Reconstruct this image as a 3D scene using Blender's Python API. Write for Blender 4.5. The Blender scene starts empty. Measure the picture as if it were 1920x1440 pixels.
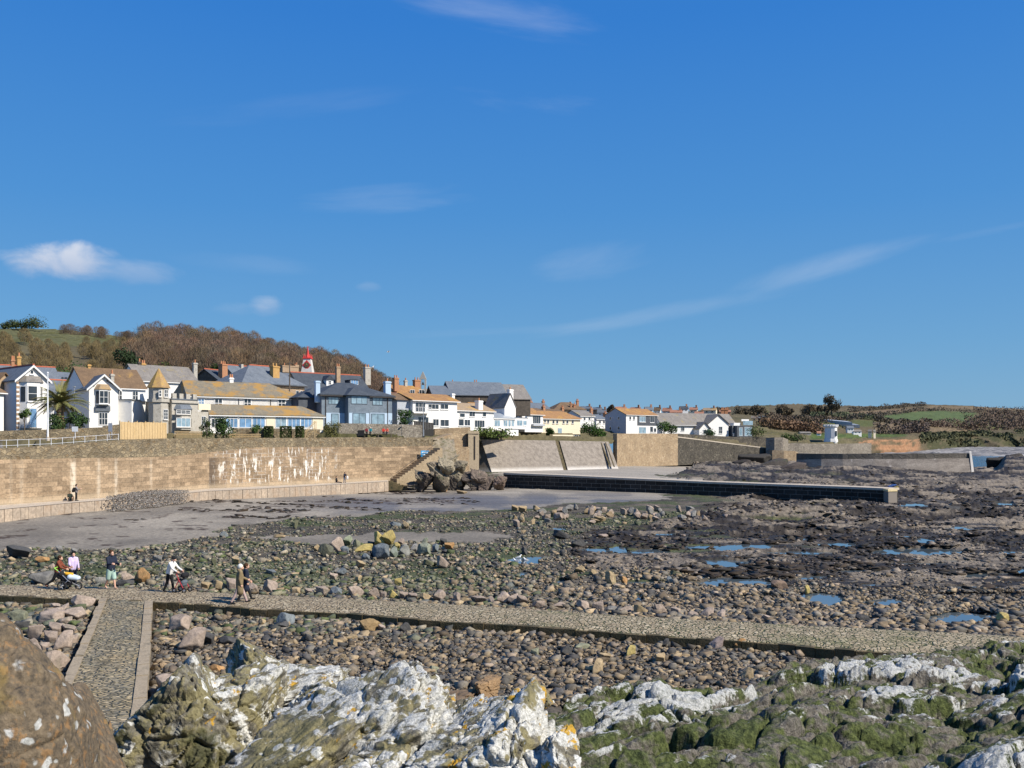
import bpy, bmesh, math, random
import numpy as np
from mathutils import Vector, Matrix
rad = math.radians
S = bpy.context.scene
COL = S.collection
F, HZ, ZC = 1700.0, 825.0, 8.0          # focal length in photo pixels, horizon row, eye height
# ---------------- camera
cd = bpy.data.cameras.new('camera'); cam = bpy.data.objects.new('camera', cd); COL.objects.link(cam)
cam.location = (0, 0, ZC); cam.rotation_euler = (rad(90), 0, 0)
cd.sensor_width = 36; cd.lens = 36*F/1920; cd.shift_y = (HZ-720)/1920
cd.clip_start = 0.1; cd.clip_end = 20000
S.camera = cam
S.view_settings.view_transform = 'Standard'; S.view_settings.look = 'None'
S.view_settings.exposure = 0.35; S.view_settings.gamma = 1
S.cycles.max_bounces = 6; S.cycles.diffuse_bounces = 3; S.cycles.transparent_max_bounces = 12
# ---------------- sun and sky
SUN_AZ, SUN_EL = 113.0, 42.0              # clockwise from +Y, degrees
sd = bpy.data.lights.new('sun', 'SUN'); sun = bpy.data.objects.new('sun', sd); COL.objects.link(sun)
sd.energy = 5.0; sd.angle = rad(0.53); sd.color = (1.0, 0.93, 0.82)
tosun = Vector((math.sin(rad(SUN_AZ))*math.cos(rad(SUN_EL)), math.cos(rad(SUN_AZ))*math.cos(rad(SUN_EL)), math.sin(rad(SUN_EL))))
sun.rotation_euler = tosun.to_track_quat('Z', 'Y').to_euler()

def nd(nt, t, ins=None, **props):
    n = nt.nodes.new(t)
    for k, v in props.items(): setattr(n, k, v)
    for k, v in (ins or {}).items():
        s = n.inputs[k]
        if isinstance(v, bpy.types.NodeSocket): nt.links.new(v, s)
        else:
            if isinstance(v, (tuple, list)) and len(v) == 3 and s.type == 'RGBA': v = (*v, 1)
            s.default_value = v
    return n
def ma(nt, op, a, b=None, c=None, clamp=False):
    n = nt.nodes.new('ShaderNodeMath'); n.operation = op; n.use_clamp = clamp
    for i, v in enumerate((a, b, c)):
        if v is None: continue
        if isinstance(v, bpy.types.NodeSocket): nt.links.new(v, n.inputs[i])
        else: n.inputs[i].default_value = v
    return n.outputs[0]
def noise(nt, scale, vec=None, detail=5, rough=.6, dist=0):
    ins = {'Scale': scale, 'Detail': detail, 'Roughness': rough, 'Distortion': dist}
    if vec is not None: ins['Vector'] = vec
    return nd(nt, 'ShaderNodeTexNoise', ins).outputs['Fac']
def ramp(nt, fac, stops, interp='LINEAR'):
    n = nd(nt, 'ShaderNodeValToRGB', {'Fac': fac}); cr = n.color_ramp; cr.interpolation = interp
    while len(cr.elements) < len(stops): cr.elements.new(0.5)
    for e, (p, c) in zip(cr.elements, stops):
        e.position = p; e.color = (*c, 1) if not isinstance(c, (int, float)) else (c, c, c, 1)
    return n.outputs['Color']
def mixc(nt, f, a, b, blend='MIX'):
    n = nt.nodes.new('ShaderNodeMix'); n.data_type = 'RGBA'; n.blend_type = blend
    for i, v in ((0, f), (6, a), (7, b)):
        if isinstance(v, bpy.types.NodeSocket): nt.links.new(v, n.inputs[i])
        else: n.inputs[i].default_value = (*v, 1) if isinstance(v, (tuple, list)) else v
    return n.outputs[2]
def sstep(nt, x, a, b, lo=0.0, hi=1.0):
    n = nd(nt, 'ShaderNodeMapRange', {'Value': x, 'From Min': a, 'From Max': b, 'To Min': lo, 'To Max': hi}, interpolation_type='SMOOTHSTEP')
    return n.outputs[0]
def vmul(nt, v, s):
    n = nd(nt, 'ShaderNodeVectorMath', {0: v, 1: s}, operation='MULTIPLY'); return n.outputs[0]

W = bpy.data.worlds.new('World'); S.world = W; W.use_nodes = True
nt = W.node_tree
bg = nt.nodes['Background']
sky = nd(nt, 'ShaderNodeTexSky', sky_type='NISHITA', sun_disc=False)
sky.sun_elevation = rad(SUN_EL); sky.sun_rotation = rad(SUN_AZ)
sky.air_density = 1.0; sky.dust_density = 0.35; sky.ozone_density = 1.6
tc = nd(nt, 'ShaderNodeTexCoord').outputs['Generated']
sx = nd(nt, 'ShaderNodeSeparateXYZ', {0: tc})
dx, dy, dz = sx.outputs
ysafe = ma(nt, 'MAXIMUM', dy, 0.02)
cu = ma(nt, 'DIVIDE', dx, ysafe); cv = ma(nt, 'DIVIDE', dz, ysafe)
front = sstep(nt, dy, 0.1, 0.3)
cvec = nd(nt, 'ShaderNodeCombineXYZ', {0: cu, 1: cv, 2: 0.0}).outputs[0]
def cloud(px, py, rx, ry, ang, nscale, stretch, soft, namp, peak):
    """a bank of cloud in one direction of the sky"""
    u0, v0 = (px-960)/F, (HZ-py)/F
    a = rad(ang); ca, sa = math.cos(a), math.sin(a)
    du = ma(nt, 'SUBTRACT', cu, u0); dv = ma(nt, 'SUBTRACT', cv, v0)
    p = ma(nt, 'ADD', ma(nt, 'MULTIPLY', du, ca), ma(nt, 'MULTIPLY', dv, sa))
    q = ma(nt, 'SUBTRACT', ma(nt, 'MULTIPLY', dv, ca), ma(nt, 'MULTIPLY', du, sa))
    pq = nd(nt, 'ShaderNodeCombineXYZ', {0: ma(nt, 'MULTIPLY', p, 1/stretch), 1: q, 2: px*0.01}).outputs[0]
    n = noise(nt, nscale, pq, 7, .58, .4)
    p2 = ma(nt, 'POWER', ma(nt, 'ABSOLUTE', ma(nt, 'MULTIPLY', p, F/rx)), 2.0)
    q2 = ma(nt, 'POWER', ma(nt, 'ABSOLUTE', ma(nt, 'MULTIPLY', q, F/ry)), 2.0)
    d = ma(nt, 'SUBTRACT', 1.0, ma(nt, 'ADD', p2, q2))
    d = ma(nt, 'ADD', d, ma(nt, 'MULTIPLY', ma(nt, 'SUBTRACT', n, 0.5), namp))
    return ma(nt, 'MULTIPLY', sstep(nt, d, 0.0, soft), peak), n
tint = mixc(nt, 1.0, sky.outputs[0], (0.70, 0.88, 1.12), 'MULTIPLY')
hs = nd(nt, 'ShaderNodeHueSaturation', {'Color': tint, 'Saturation': 1.18, 'Value': 1.0})
grad = ramp(nt, dz, [(0.0, (.215, .41, .61)), (.10, (.150, .365, .635)), (.24, (.080, .290, .655)), (.42, (.038, .215, .645)), (1.0, (.025, .13, .45))])
grad = nd(nt, 'ShaderNodeVectorMath', {0: grad, 1: (9.3, 9.3, 9.3)}, operation='MULTIPLY').outputs[0]
colr = mixc(nt, .86, hs.outputs[0], grad)
for a in ((1560, 500, 230, 32, 14, 20, 7, 2.4, 3.4, .27), (1270, 582, 300, 20, 10, 22, 8, 2.4, 3.4, .19), (1130, 488, 120, 34, 10, 22, 4, 2.6, 4.5, .14),
          (960, 35, 200, 44, -12, 22, 5, 2.4, 5, .17), (1010, 190, 150, 30, -5, 24, 6, 2.2, 5, .16), (740, 370, 180, 28, 3, 24, 6, 2.2, 5, .16),
          (540, 200, 240, 26, 6, 22, 6, 2.4, 5, .04), (400, 490, 200, 20, -4, 22, 6, 2.4, 5, .06), (960, 620, 280, 10, 3, 24, 7, 2.2, 5, .06), (1820, 440, 160, 10, 12, 26, 7, 2.2, 5, .07)):
    m, _ = cloud(*a)
    colr = mixc(nt, ma(nt, 'MULTIPLY', m, front), colr, (7.6, 8.0, 8.6))
for a in ((100, 488, 130, 40, -3, 20, 1.7, 1.3, 3.2, .80), (240, 506, 120, 28, -6, 22, 2, 1.9, 3.4, .34), (505, 572, 42, 22, 0, 26, 1.5, 1.6, 3.0, .42), (440, 580, 60, 16, 0, 26, 2, 2.0, 3.2, .18), (690, 538, 24, 11, 0, 26, 2, 1.8, 3, .12)):
    m, n = cloud(*a)
    lit = mixc(nt, sstep(nt, cv, (HZ-a[1]-a[3])/F, (HZ-a[1]+a[3])/F), (4.4, 5.1, 6.6), (7.6, 7.7, 8.2))
    colr = mixc(nt, ma(nt, 'MULTIPLY', m, front), colr, lit)
nt.links.new(colr, bg.inputs['Color']); bg.inputs['Strength'].default_value = 0.085

# ---------------- numpy helpers
def P(px, py, Y): return Vector(((px-960)/F*Y, Y, ZC-(py-HZ)/F*Y))
def G(px, py, z):
    Y = F*(ZC-z)/(py-HZ); return Vector(((px-960)/F*Y, Y, z))
def _h(ix, iy, iz, seed):
    n = (ix.astype(np.int64)*374761393 + iy.astype(np.int64)*668265263 + iz.astype(np.int64)*2147483647 + seed*144665) & 0xffffffff
    n = ((n ^ (n >> 13))*1274126177) & 0xffffffff
    n = ((n ^ (n >> 16))*2246822519) & 0xffffffff
    return ((n ^ (n >> 15)) & 0xffff).astype(np.float32)/65535.0
def vn(x, y, z=None, seed=0):
    x = np.asarray(x, np.float64); y = np.asarray(y, np.float64)
    z = np.zeros_like(x) if z is None else np.asarray(z, np.float64)
    ix, iy, iz = np.floor(x), np.floor(y), np.floor(z)
    fx, fy, fz = x-ix, y-iy, z-iz
    fx = fx*fx*(3-2*fx); fy = fy*fy*(3-2*fy); fz = fz*fz*(3-2*fz)
    ix, iy, iz = ix.astype(np.int64), iy.astype(np.int64), iz.astype(np.int64)
    r = 0
    for c in (0, 1):
        wz = fz if c else 1-fz
        for b in (0, 1):
            wy = fy if b else 1-fy
            for a in (0, 1):
                wx = fx if a else 1-fx
                r = r + wx*wy*wz*_h(ix+a, iy+b, iz+c, seed)
    return r
def fbm(x, y, z=None, seed=0, oct=4, gain=.5, ridge=False):
    s, a, t = 0, 1.0, 0.0
    for o in range(oct):
        f = 2.03**o
        n = vn(x*f, y*f, None if z is None else z*f, seed+o*17)
        if ridge: n = 1-np.abs(2*n-1)
        s = s + a*n; t += a; a *= gain
    return s/t
def worley(x, y, z=None, seed=0):
    """cells of a jittered grid: distance to nearest and second nearest, and four random numbers of the nearest cell"""
    x = np.asarray(x, float); y = np.asarray(y, float); flat_ = z is None; z = np.zeros_like(x) if flat_ else np.asarray(z, float)
    ix, iy, iz = (np.floor(q).astype(np.int64) for q in (x, y, z)); d1 = np.full(x.shape, 9.); d2 = d1.copy(); rr_ = np.zeros(x.shape+(4,)); rel = np.zeros(x.shape+(3,))
    for a in (-1, 0, 1):
        for b in (-1, 0, 1):
            for c in ((0,) if flat_ else (-1, 0, 1)):
                jx, jy, jz = ix+a, iy+b, iz+c; qx, qy = jx+_h(jx, jy, jz, seed), jy+_h(jx, jy, jz, seed+1); qz = z if flat_ else jz+_h(jx, jy, jz, seed+2)
                d = np.sqrt((qx-x)**2+(qy-y)**2+(qz-z)**2); n = d < d1; d2 = np.where(n, d1, np.minimum(d2, d)); d1 = np.where(n, d, d1)
                for k in range(4): rr_[..., k] = np.where(n, _h(jx, jy, jz, seed+5+k), rr_[..., k])
                for k, v in enumerate((x-qx, y-qy, z-qz)): rel[..., k] = np.where(n, v, rel[..., k])
    return d1, d2, rr_, rel
def ss(x, a, b):
    t = np.clip((x-a)/(b-a), 0, 1); return t*t*(3-2*t)
def inpoly(px, py, poly):
    r = np.zeros(px.shape, bool); n = len(poly)
    for i in range(n):
        (x1, y1), (x2, y2) = poly[i], poly[(i+1) % n]
        if y1 == y2: continue
        c = ((y1 > py) != (y2 > py)) & (px < (x2-x1)*(py-y1)/(y2-y1)+x1)
        r ^= c
    return r
def npmesh(name, co, faces, mats, smooth=True, attrs=None, uv=None):
    """faces: (n,k) int array"""
    me = bpy.data.meshes.new(name); n, k = faces.shape
    me.vertices.add(len(co)); me.vertices.foreach_set('co', np.ascontiguousarray(co, np.float32).ravel())
    me.loops.add(n*k); me.loops.foreach_set('vertex_index', faces.astype(np.int32).ravel())
    me.polygons.add(n); me.polygons.foreach_set('loop_start', np.arange(0, n*k, k, dtype=np.int32))
    if smooth: me.polygons.foreach_set('use_smooth', np.ones(n, bool))
    for an, arr in (attrs or {}).items():
        if arr.ndim == 1:
            a = me.attributes.new(an, 'FLOAT', 'POINT'); a.data.foreach_set('value', arr.astype(np.float32))
        else:
            a = me.attributes.new(an, 'FLOAT_COLOR', 'POINT'); c4 = np.ones((len(arr), 4), np.float32); c4[:, :arr.shape[1]] = arr
            a.data.foreach_set('color', c4.ravel())
    me.update(calc_edges=True)
    for m in (mats if isinstance(mats, (list, tuple)) else [mats]): me.materials.append(m)
    return me
def gridfaces(nr, nc):
    i = np.arange(nr*nc).reshape(nr, nc)
    return np.stack([i[:-1, :-1], i[:-1, 1:], i[1:, 1:], i[1:, :-1]], -1).reshape(-1, 4)

# ---------------- objects and tags
def tag(o, label=None, cat=None, group=None, kind=None):
    if label: o['label'] = label
    if cat: o['category'] = cat
    if group: o['group'] = group
    if kind: o['kind'] = kind
    return o
def link(name, me, parent=None):
    o = bpy.data.objects.new(name, me); COL.objects.link(o)
    if parent: o.parent = parent
    return o
def thing(name, label, cat, loc=(0, 0, 0), rz=0, group=None):
    o = bpy.data.objects.new(name, None); COL.objects.link(o); o.empty_display_size = .3
    o.location = loc; o.rotation_euler = (0, 0, rz); return tag(o, label, cat, group)
def clone(o, parent=None):
    c = o.copy(); COL.objects.link(c)
    if parent: c.parent = parent
    for ch in list(o.children): clone(ch, c)
    return c

class MB:
    """mesh builder; optional frame maps local (u, w, z) to world or thing space"""
    def __init__(s, fr=None): s.v = []; s.f = []; s.mi = []; s.uv = []; s.fr = fr; s.cur = 0
    def p(s, q):
        s.v.append(Vector(s.fr(*q)) if s.fr else Vector(q)); return len(s.v)-1
    def face(s, pts, uv=None):
        s.f.append([s.p(q) for q in pts]); s.mi.append(s.cur); s.uv.append(uv)
    def box(s, a, b):
        (x0, y0, z0), (x1, y1, z1) = a, b
        c = [(x0, y0, z0), (x1, y0, z0), (x1, y1, z0), (x0, y1, z0), (x0, y0, z1), (x1, y0, z1), (x1, y1, z1), (x0, y1, z1)]
        i = [s.p(q) for q in c]
        for q in ((3, 2, 1, 0), (4, 5, 6, 7), (0, 1, 5, 4), (1, 2, 6, 5), (2, 3, 7, 6), (3, 0, 4, 7)):
            s.f.append([i[k] for k in q]); s.mi.append(s.cur); s.uv.append(None)
        return s
    def prism(s, bot, top, cap=True):
        n = len(bot); i = [s.p(q) for q in bot]; j = [s.p(q) for q in top]
        for k in range(n):
            s.f.append([i[k], i[(k+1) % n], j[(k+1) % n], j[k]]); s.mi.append(s.cur); s.uv.append(None)
        if cap:
            for q in (i[::-1], j): s.f.append(list(q)); s.mi.append(s.cur); s.uv.append(None)
        return s
    def cyl(s, a, b, r0, r1=None, n=8):
        r1 = r0 if r1 is None else r1
        a, b = Vector(a), Vector(b); d = (b-a).normalized()
        t = Vector((1, 0, 0)) if abs(d.x) < .9 else Vector((0, 1, 0))
        e1 = d.cross(t).normalized(); e2 = d.cross(e1)
        A = [a+(e1*math.cos(2*math.pi*k/n)+e2*math.sin(2*math.pi*k/n))*r0 for k in range(n)]
        B = [b+(e1*math.cos(2*math.pi*k/n)+e2*math.sin(2*math.pi*k/n))*r1 for k in range(n)]
        return s.prism(A, B)
    def tube(s, pts, r, n=6):
        for a, b in zip(pts[:-1], pts[1:]): s.cyl(a, b, r, r, n)
        return s
    def ball(s, c, r, sc=(1, 1, 1), n=8, m=6):
        c = Vector(c); ring = []
        for i in range(1, m):
            th = math.pi*i/m
            ring.append([s.p(c+Vector((r*sc[0]*math.sin(th)*math.cos(2*math.pi*k/n), r*sc[1]*math.sin(th)*math.sin(2*math.pi*k/n), r*sc[2]*math.cos(th)))) for k in range(n)])
        t = s.p(c+Vector((0, 0, r*sc[2]))); b = s.p(c-Vector((0, 0, r*sc[2])))
        for k in range(n):
            s.f.append([t, ring[0][k], ring[0][(k+1) % n]]); s.f.append([b, ring[-1][(k+1) % n], ring[-1][k]])
            for i in range(m-2): s.f.append([ring[i][k], ring[i+1][k], ring[i+1][(k+1) % n], ring[i][(k+1) % n]])
        while len(s.mi) < len(s.f): s.mi.append(s.cur); s.uv.append(None)
        return s
    def obj(s, name, mats, parent=None, smooth=False):
        me = bpy.data.meshes.new(name); me.from_pydata(s.v, [], s.f)
        mats = mats if isinstance(mats, (list, tuple)) else [mats]
        for m in mats: me.materials.append(m)
        for p_, k in zip(me.polygons, s.mi): p_.material_index = k; p_.use_smooth = smooth
        if any(u is not None for u in s.uv):
            L = me.uv_layers.new(name='UVMap')
            for p_, u in zip(me.polygons, s.uv):
                if u is not None:
                    for li, q in zip(p_.loop_indices, u): L.data[li].uv = q
        me.update()
        bm = bmesh.new(); bm.from_mesh(me); bmesh.ops.recalc_face_normals(bm, faces=bm.faces); bm.to_mesh(me); bm.free()
        return link(name, me, parent)

# ---------------- materials
MATS = {}
def newmat(name, rough=.85, spec=.3):
    m = bpy.data.materials.new(name); m.use_nodes = True; nt = m.node_tree
    b = nt.nodes['Principled BSDF']; b.inputs['Roughness'].default_value = rough; b.inputs['Specular IOR Level'].default_value = spec
    MATS[name] = m; return m, nt, b
def coord(nt, kind):
    if kind == 'world': return nd(nt, 'ShaderNodeNewGeometry').outputs['Position']
    if kind == 'uv': return nd(nt, 'ShaderNodeTexCoord').outputs['UV']
    return nd(nt, 'ShaderNodeTexCoord').outputs['Object']
def bump(nt, b, h, strength=.5, dist=.05):
    n = nd(nt, 'ShaderNodeBump', {'Height': h, 'Strength': strength, 'Distance': dist}); nt.links.new(n.outputs[0], b.inputs['Normal'])
def pm(name, cols, scale=3.0, rough=.85, bmp=.3, bdist=.03, kind='world', spec=.3, fine=8.0, objcol=False, stretch=None, metal=0):
    """mottled material: cols along a noise ramp, finer noise on top"""
    m, nt, b = newmat(name, rough, spec); v = coord(nt, kind)
    if stretch: v = vmul(nt, v, stretch)
    n1 = noise(nt, scale, v, 6, .62); n2 = noise(nt, scale*fine, v, 4, .6)
    n = len(cols)
    c = ramp(nt, n1, [(.3+.4*i/max(1, n-1), q) for i, q in enumerate(cols)]) if n > 1 else cols[0]
    c = mixc(nt, 1.0, c, ramp(nt, n2, [(.25, .72), (.75, 1.28)]), 'MULTIPLY')
    if objcol: c = mixc(nt, 1.0, c, nd(nt, 'ShaderNodeObjectInfo').outputs['Color'], 'MULTIPLY')
    nt.links.new(c, b.inputs['Base Color']); b.inputs['Metallic'].default_value = metal
    if bmp: bump(nt, b, ma(nt, 'ADD', n1, ma(nt, 'MULTIPLY', n2, .5)), bmp, bdist)
    return m
def flat(name, col, rough=.6, spec=.4, metal=0, var=.12):
    m, nt, b = newmat(name, rough, spec)
    n = noise(nt, 2.5, coord(nt, 'obj'), 4)
    c = mixc(nt, 1.0, col, ramp(nt, n, [(.3, 1-var), (.7, 1+var)]), 'MULTIPLY')
    nt.links.new(c, b.inputs['Base Color']); b.inputs['Metallic'].default_value = metal
    return m
def walls(name, c1, c2, mortar, bw, bh, msize=.03, white=None, streak=False, bumpd=.05, rows=True, big=((.75, 1.15)), warp=.06):
    """coursed masonry; UV in metres"""
    m, nt, b = newmat(name, .9, .2); uv = coord(nt, 'uv')
    wv = noise(nt, 1.3, uv, 3)
    off = nd(nt, 'ShaderNodeVectorMath', {0: uv, 1: nd(nt, 'ShaderNodeCombineXYZ', {0: ma(nt, 'MULTIPLY', wv, warp), 1: ma(nt, 'MULTIPLY', wv, warp)}).outputs[0]}, operation='ADD').outputs[0]
    br = nd(nt, 'ShaderNodeTexBrick', {'Vector': off, 'Color1': c1, 'Color2': c2, 'Mortar': mortar, 'Scale': 1.0, 'Mortar Size': msize, 'Mortar Smooth': .3, 'Bias': 0.0, 'Brick Width': bw, 'Row Height': bh})
    n1 = noise(nt, .35, uv, 5, .6); n2 = noise(nt, 4.0, uv, 5, .65); n3 = noise(nt, 1.4, uv, 3)
    c = mixc(nt, 1.0, br.outputs['Color'], ramp(nt, n1, [(.3, big[0]), (.7, big[1])]), 'MULTIPLY')
    c = mixc(nt, 1.0, c, ramp(nt, n2, [(.25, .55), (.5, 1.0), (.8, 1.4)]), 'MULTIPLY')
    return m, nt, b, uv, c, br, n2

PT = {}
def G3(c): return c
stone_grey = (.27, .245, .21)
m, nt, b = newmat('cobble', .82, .35)
at = nd(nt, 'ShaderNodeAttribute', attribute_name='tint').outputs['Color']
v = coord(nt, 'world'); n = noise(nt, 9, v, 5, .65)
c = mixc(nt, 1.0, at, ramp(nt, n, [(.25, .55), (.75, 1.4)]), 'MULTIPLY'); nt.links.new(c, b.inputs['Base Color'])
bump(nt, b, n, .5, .03)
m, nt, b = newmat('boulder', .88, .25)
oc = nd(nt, 'ShaderNodeObjectInfo').outputs['Color']; v = coord(nt, 'world')
n1 = noise(nt, 1.6, v, 6, .65); n2 = noise(nt, 11, v, 5, .65)
c = mixc(nt, 1.0, oc, ramp(nt, n1, [(.3, .62), (.7, 1.25)]), 'MULTIPLY')
c = mixc(nt, 1.0, c, ramp(nt, n2, [(.25, .65), (.75, 1.3)]), 'MULTIPLY')
alg = ma(nt, 'MULTIPLY', sstep(nt, noise(nt, .9, v, 4), .58, .7), .5)
c = mixc(nt, alg, c, (.055, .075, .03)); nt.links.new(c, b.inputs['Base Color'])
bump(nt, b, ma(nt, 'ADD', n1, ma(nt, 'MULTIPLY', n2, .4)), .7, .07)
# ================= THE FORESHORE =================
rng = np.random.default_rng(7); random.seed(7)
CW_FAR = [(-260, 1093), (0, 1097), (200, 1101), (300, 1106), (480, 1115), (640, 1122), (800, 1131), (960, 1140), (1200, 1156), (1440, 1169), (1600, 1177), (1800, 1187), (1950, 1197), (2150, 1208)]
CW_NEAR = [(-260, 1112), (0, 1117), (185, 1124), (285, 1128), (390, 1134), (480, 1142), (640, 1149), (800, 1163), (960, 1172), (1200, 1189), (1340, 1199), (1440, 1205), (1600, 1219), (1800, 1231), (1950, 1241), (2150, 1256)]
SAND = [(-400, 1050), (0, 1036), (110, 1030), (250, 1031), (330, 1018), (390, 1008), (440, 985), (560, 972), (680, 966), (760, 956), (830, 958), (960, 956), (1050, 945), (1250, 938), (1250, 922), (1000, 915), (945, 900), (930, 880), (900, 872), (1300, 860), (1320, 884), (1230, 892), (1340, 905), (1340, 925), (940, 915), (760, 900), (700, 900), (0, 940), (-400, 960)]
SAND2 = [(470, 1006), (700, 1000), (900, 998), (970, 1006), (900, 1016), (560, 1021)]
RB_Y = [860, 880, 905, 940, 960, 1000, 1040, 1060, 1080, 1100, 1130, 1160, 1180]
RB_X = [1190, 1230, 1330, 1340, 1330, 1120, 1040, 1060, 1280, 1400, 1640, 1900, 2100]
POOLS = [(990, 1051, 30, 7), (1105, 1034, 28, 4), (1160, 1032, 18, 5), (1217, 1036, 36, 4), (1295, 1027, 30, 3), (1395, 1027, 55, 5), (1370, 1057, 52, 6), (1396, 1077, 12, 3),
         (1366, 1093, 70, 7), (985, 1077, 14, 4), (1058, 1093, 13, 4), (966, 1104, 10, 4), (1575, 1023, 45, 4), (1735, 1017, 20, 6), (1715, 1037, 80, 6), (1795, 992, 28, 3), (1905, 1037, 30, 3),
         (1524, 1084, 24, 4), (1828, 1081, 20, 4), (1915, 1071, 14, 4), (1885, 945, 18, 2.5), (1715, 948, 26, 2.5), (1558, 1126, 34, 11), (1655, 1133, 36, 9), (1510, 1122, 9, 6), (1793, 1162, 60, 11), (1628, 1164, 20, 6), (1200, 1123, 8, 6), (1070, 1122, 8, 4), (1085, 1290, 22, 5), (622, 1252, 10, 4)]
_r = random.Random(31)
POOLS += [(_r.uniform(1040, 1900), y, _r.uniform(14, 62), _r.uniform(1.3, 2.6)) for y in np.linspace(992, 1108, 24)]
def z0(X, Y):
    px = 960+F*X/Y
    base = np.interp(Y, [10, 28, 34, 48, 70, 110, 160, 230, 400], [.35, .62, .70, .58, .32, .08, .0, -.1, -.3])
    left = ss(px, 900, 300)*np.interp(Y, [40, 70, 90, 130, 160], [0, .25, .55, .8, .8])
    up = ss(px, 1330, 1120)*np.interp(Y, [150, 165, 200, 250], [0, .45, .9, 1.3])*ss(px, 800, 950)
    return base+np.maximum(left, up)
def toimg(X, Y, Z): return 960+F*X/Y, HZ+F*(ZC-Z)/Y
def sandmask(X, Y):
    px, py = toimg(X, Y, z0(X, Y))
    a = (fbm(X*.35, Y*.35, seed=3)-.5); b = (fbm(X*.9, Y*.25, seed=5)-.5)
    qx, qy = px+a*70, py+b*14*np.clip(40/Y, .4, 1)
    return (inpoly(qx, qy, SAND) | inpoly(qx, qy, SAND2)).astype(float), px, py
def rockmask(X, Y, px, py):
    a = (fbm(X*.2, Y*.12, seed=11)-.5)
    return ss(px+a*160, np.interp(py, RB_Y, RB_X)-50, np.interp(py, RB_Y, RB_X)+50)*(py > 862)*(Y > 36)
def poolmask(X, Y, px, py):
    r = np.zeros_like(X); ring = np.zeros(X.shape, bool); jx = (fbm(X*.5, Y*.5, seed=21, oct=4)-.5)*1.5; jy = (fbm(X*.5, Y*.4, seed=23, oct=4)-.5)*1.5
    for (x, y, a, b_) in POOLS:
        near = (np.abs(px-x) < a*2.6) & (np.abs(py-y) < b_*3.4+2)
        if not near.any(): continue
        d = ((px[near]-x)/a+jx[near]*.9)**2+((py[near]-y)/b_+jy[near]*1.1)**2
        r[near] = np.maximum(r[near], 1-ss(d, .8, 1.5)); ring |= near
    return r, ring
def beach(X, Y, full=True):
    zb = z0(X, Y); sm, px, py = sandmask(X, Y); rm = rockmask(X, Y, px, py)*(1-sm)
    amp = np.clip((Y-28)/50, 0.25, 1.15)
    rid = fbm(X*.10+Y*.05, Y*.30-X*.04, seed=31, oct=5, ridge=True, gain=.55)
    big = fbm(X*.04, Y*.09, seed=37, oct=3)
    rz = (rid-.62)*1.5*amp+(big-.5)*.7*amp
    fine = (fbm(X*1.6, Y*1.3, seed=41, oct=4, ridge=True)-.6)*.4
    cob = (fbm(X*.25, Y*.25, seed=43, oct=3)-.5)*.35+(fbm(X*3, Y*3, seed=45, oct=3)-.5)*.14
    sz = (fbm(X*.15, Y*.3, seed=47, oct=3)-.5)*.12
    z = zb+rm*(rz+fine)+(1-rm)*(1-sm)*cob+sm*sz
    # raised reef behind the slip and by the far wall
    z = z+rm*1.3*ss(Y, 175, 215)*ss(px, 1180, 1330)*(.4+fbm(X*.12, Y*.12, seed=49, oct=3))*ss(px, 1830, 1600)
    z = z+rm*3.4*ss(px, 1866, 1890)*ss(Y, 205, 240)*(.3+fbm(X*.1, Y*.1, seed=50, oct=4))
    for (bx, by, w, h) in ((1560, 953, 90, .5), (1420, 862, 90, 1.8), (1720, 925, 120, .7)):     # named humps of bare rock
        Yb = F*8/(by-HZ); Xb = (bx-960)/F*Yb; rx = w/F*Yb
        z = z+h*np.exp(-(((X-Xb)/rx)**2+((Y-Yb)/(rx*.9))**2))*(.7+.6*rid)
    z = z-1.4*ss(Y, 268, 300)*ss(px, 1815, 1826)
    ey = np.interp(px, [940, 1200, 1440, 1690], [912, 926, 939, 948]); z = z-.55*rm*np.exp(-((py-ey)/5.0)**2)*(px < 1720)
    pmk, ring = poolmask(X, Y, px, py); zw = z0(X, Y)+.02; z = np.where(ring & (pmk < .25), np.maximum(z, zw+.05), z); z = np.where(ring & (pmk < .25), zw+.05+(z-zw-.05)*.6, z)
    zp = z0(X, Y)-.18
    z = np.where(pmk > 0, z*(1-pmk)+zp*pmk, z)
    return (z, sm, rm, pmk, px, py, rid) if full else z
def beachz(x, y): return float(beach(np.array([float(x)]), np.array([float(y)]), False)[0])
ys = np.concatenate([[8, 10, 12, 14, 16], F*8/(np.concatenate([np.arange(1330, 1000, -1.5), np.arange(1000, 862, -.7)])-HZ)])
xs = np.concatenate([np.arange(-420, -20, 8), np.arange(-20, 1945, 2.2), np.arange(1945, 2400, 8)])
Yg, PXg = np.meshgrid(ys, xs, indexing='ij'); Xg = (PXg-960)/F*Yg
z, sm, rm, pmk, px, py, rid = beach(Xg, Yg)
# ground colours: sand, stones between, weed-dark and bare rock
n1 = fbm(Xg*.5, Yg*.5, seed=61, oct=5); n2 = fbm(Xg*.25, Yg*.12, seed=63, oct=5); n3 = fbm(Xg*.12+Yg*.02, Yg*.35, seed=65, oct=4); n4 = fbm(Xg*2.2, Yg*1.6, seed=67, oct=4)
def L(a, b, t): t = t[..., None]; return np.array(a)*(1-t)+np.array(b)*t
wet = ss(px, 470, 720)*ss(py, 920, 935)*sm*ss(px, 1350, 1150)*ss(py, 968, 955)*(py > 915)*(.45+.55*ss(n2, .35, .6))
sandc = L((.295, .258, .205), (.205, .18, .146), ss(n2, .35, .65)); sandc = sandc*(1-wet[..., None])+np.array((.125, .118, .115))*wet[..., None]
up = ss(Yg, 150, 175)*ss(px, 860, 930); sandc = L0 = sandc*(1-up[..., None])+np.array((.30, .268, .222))*up[..., None]
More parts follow.
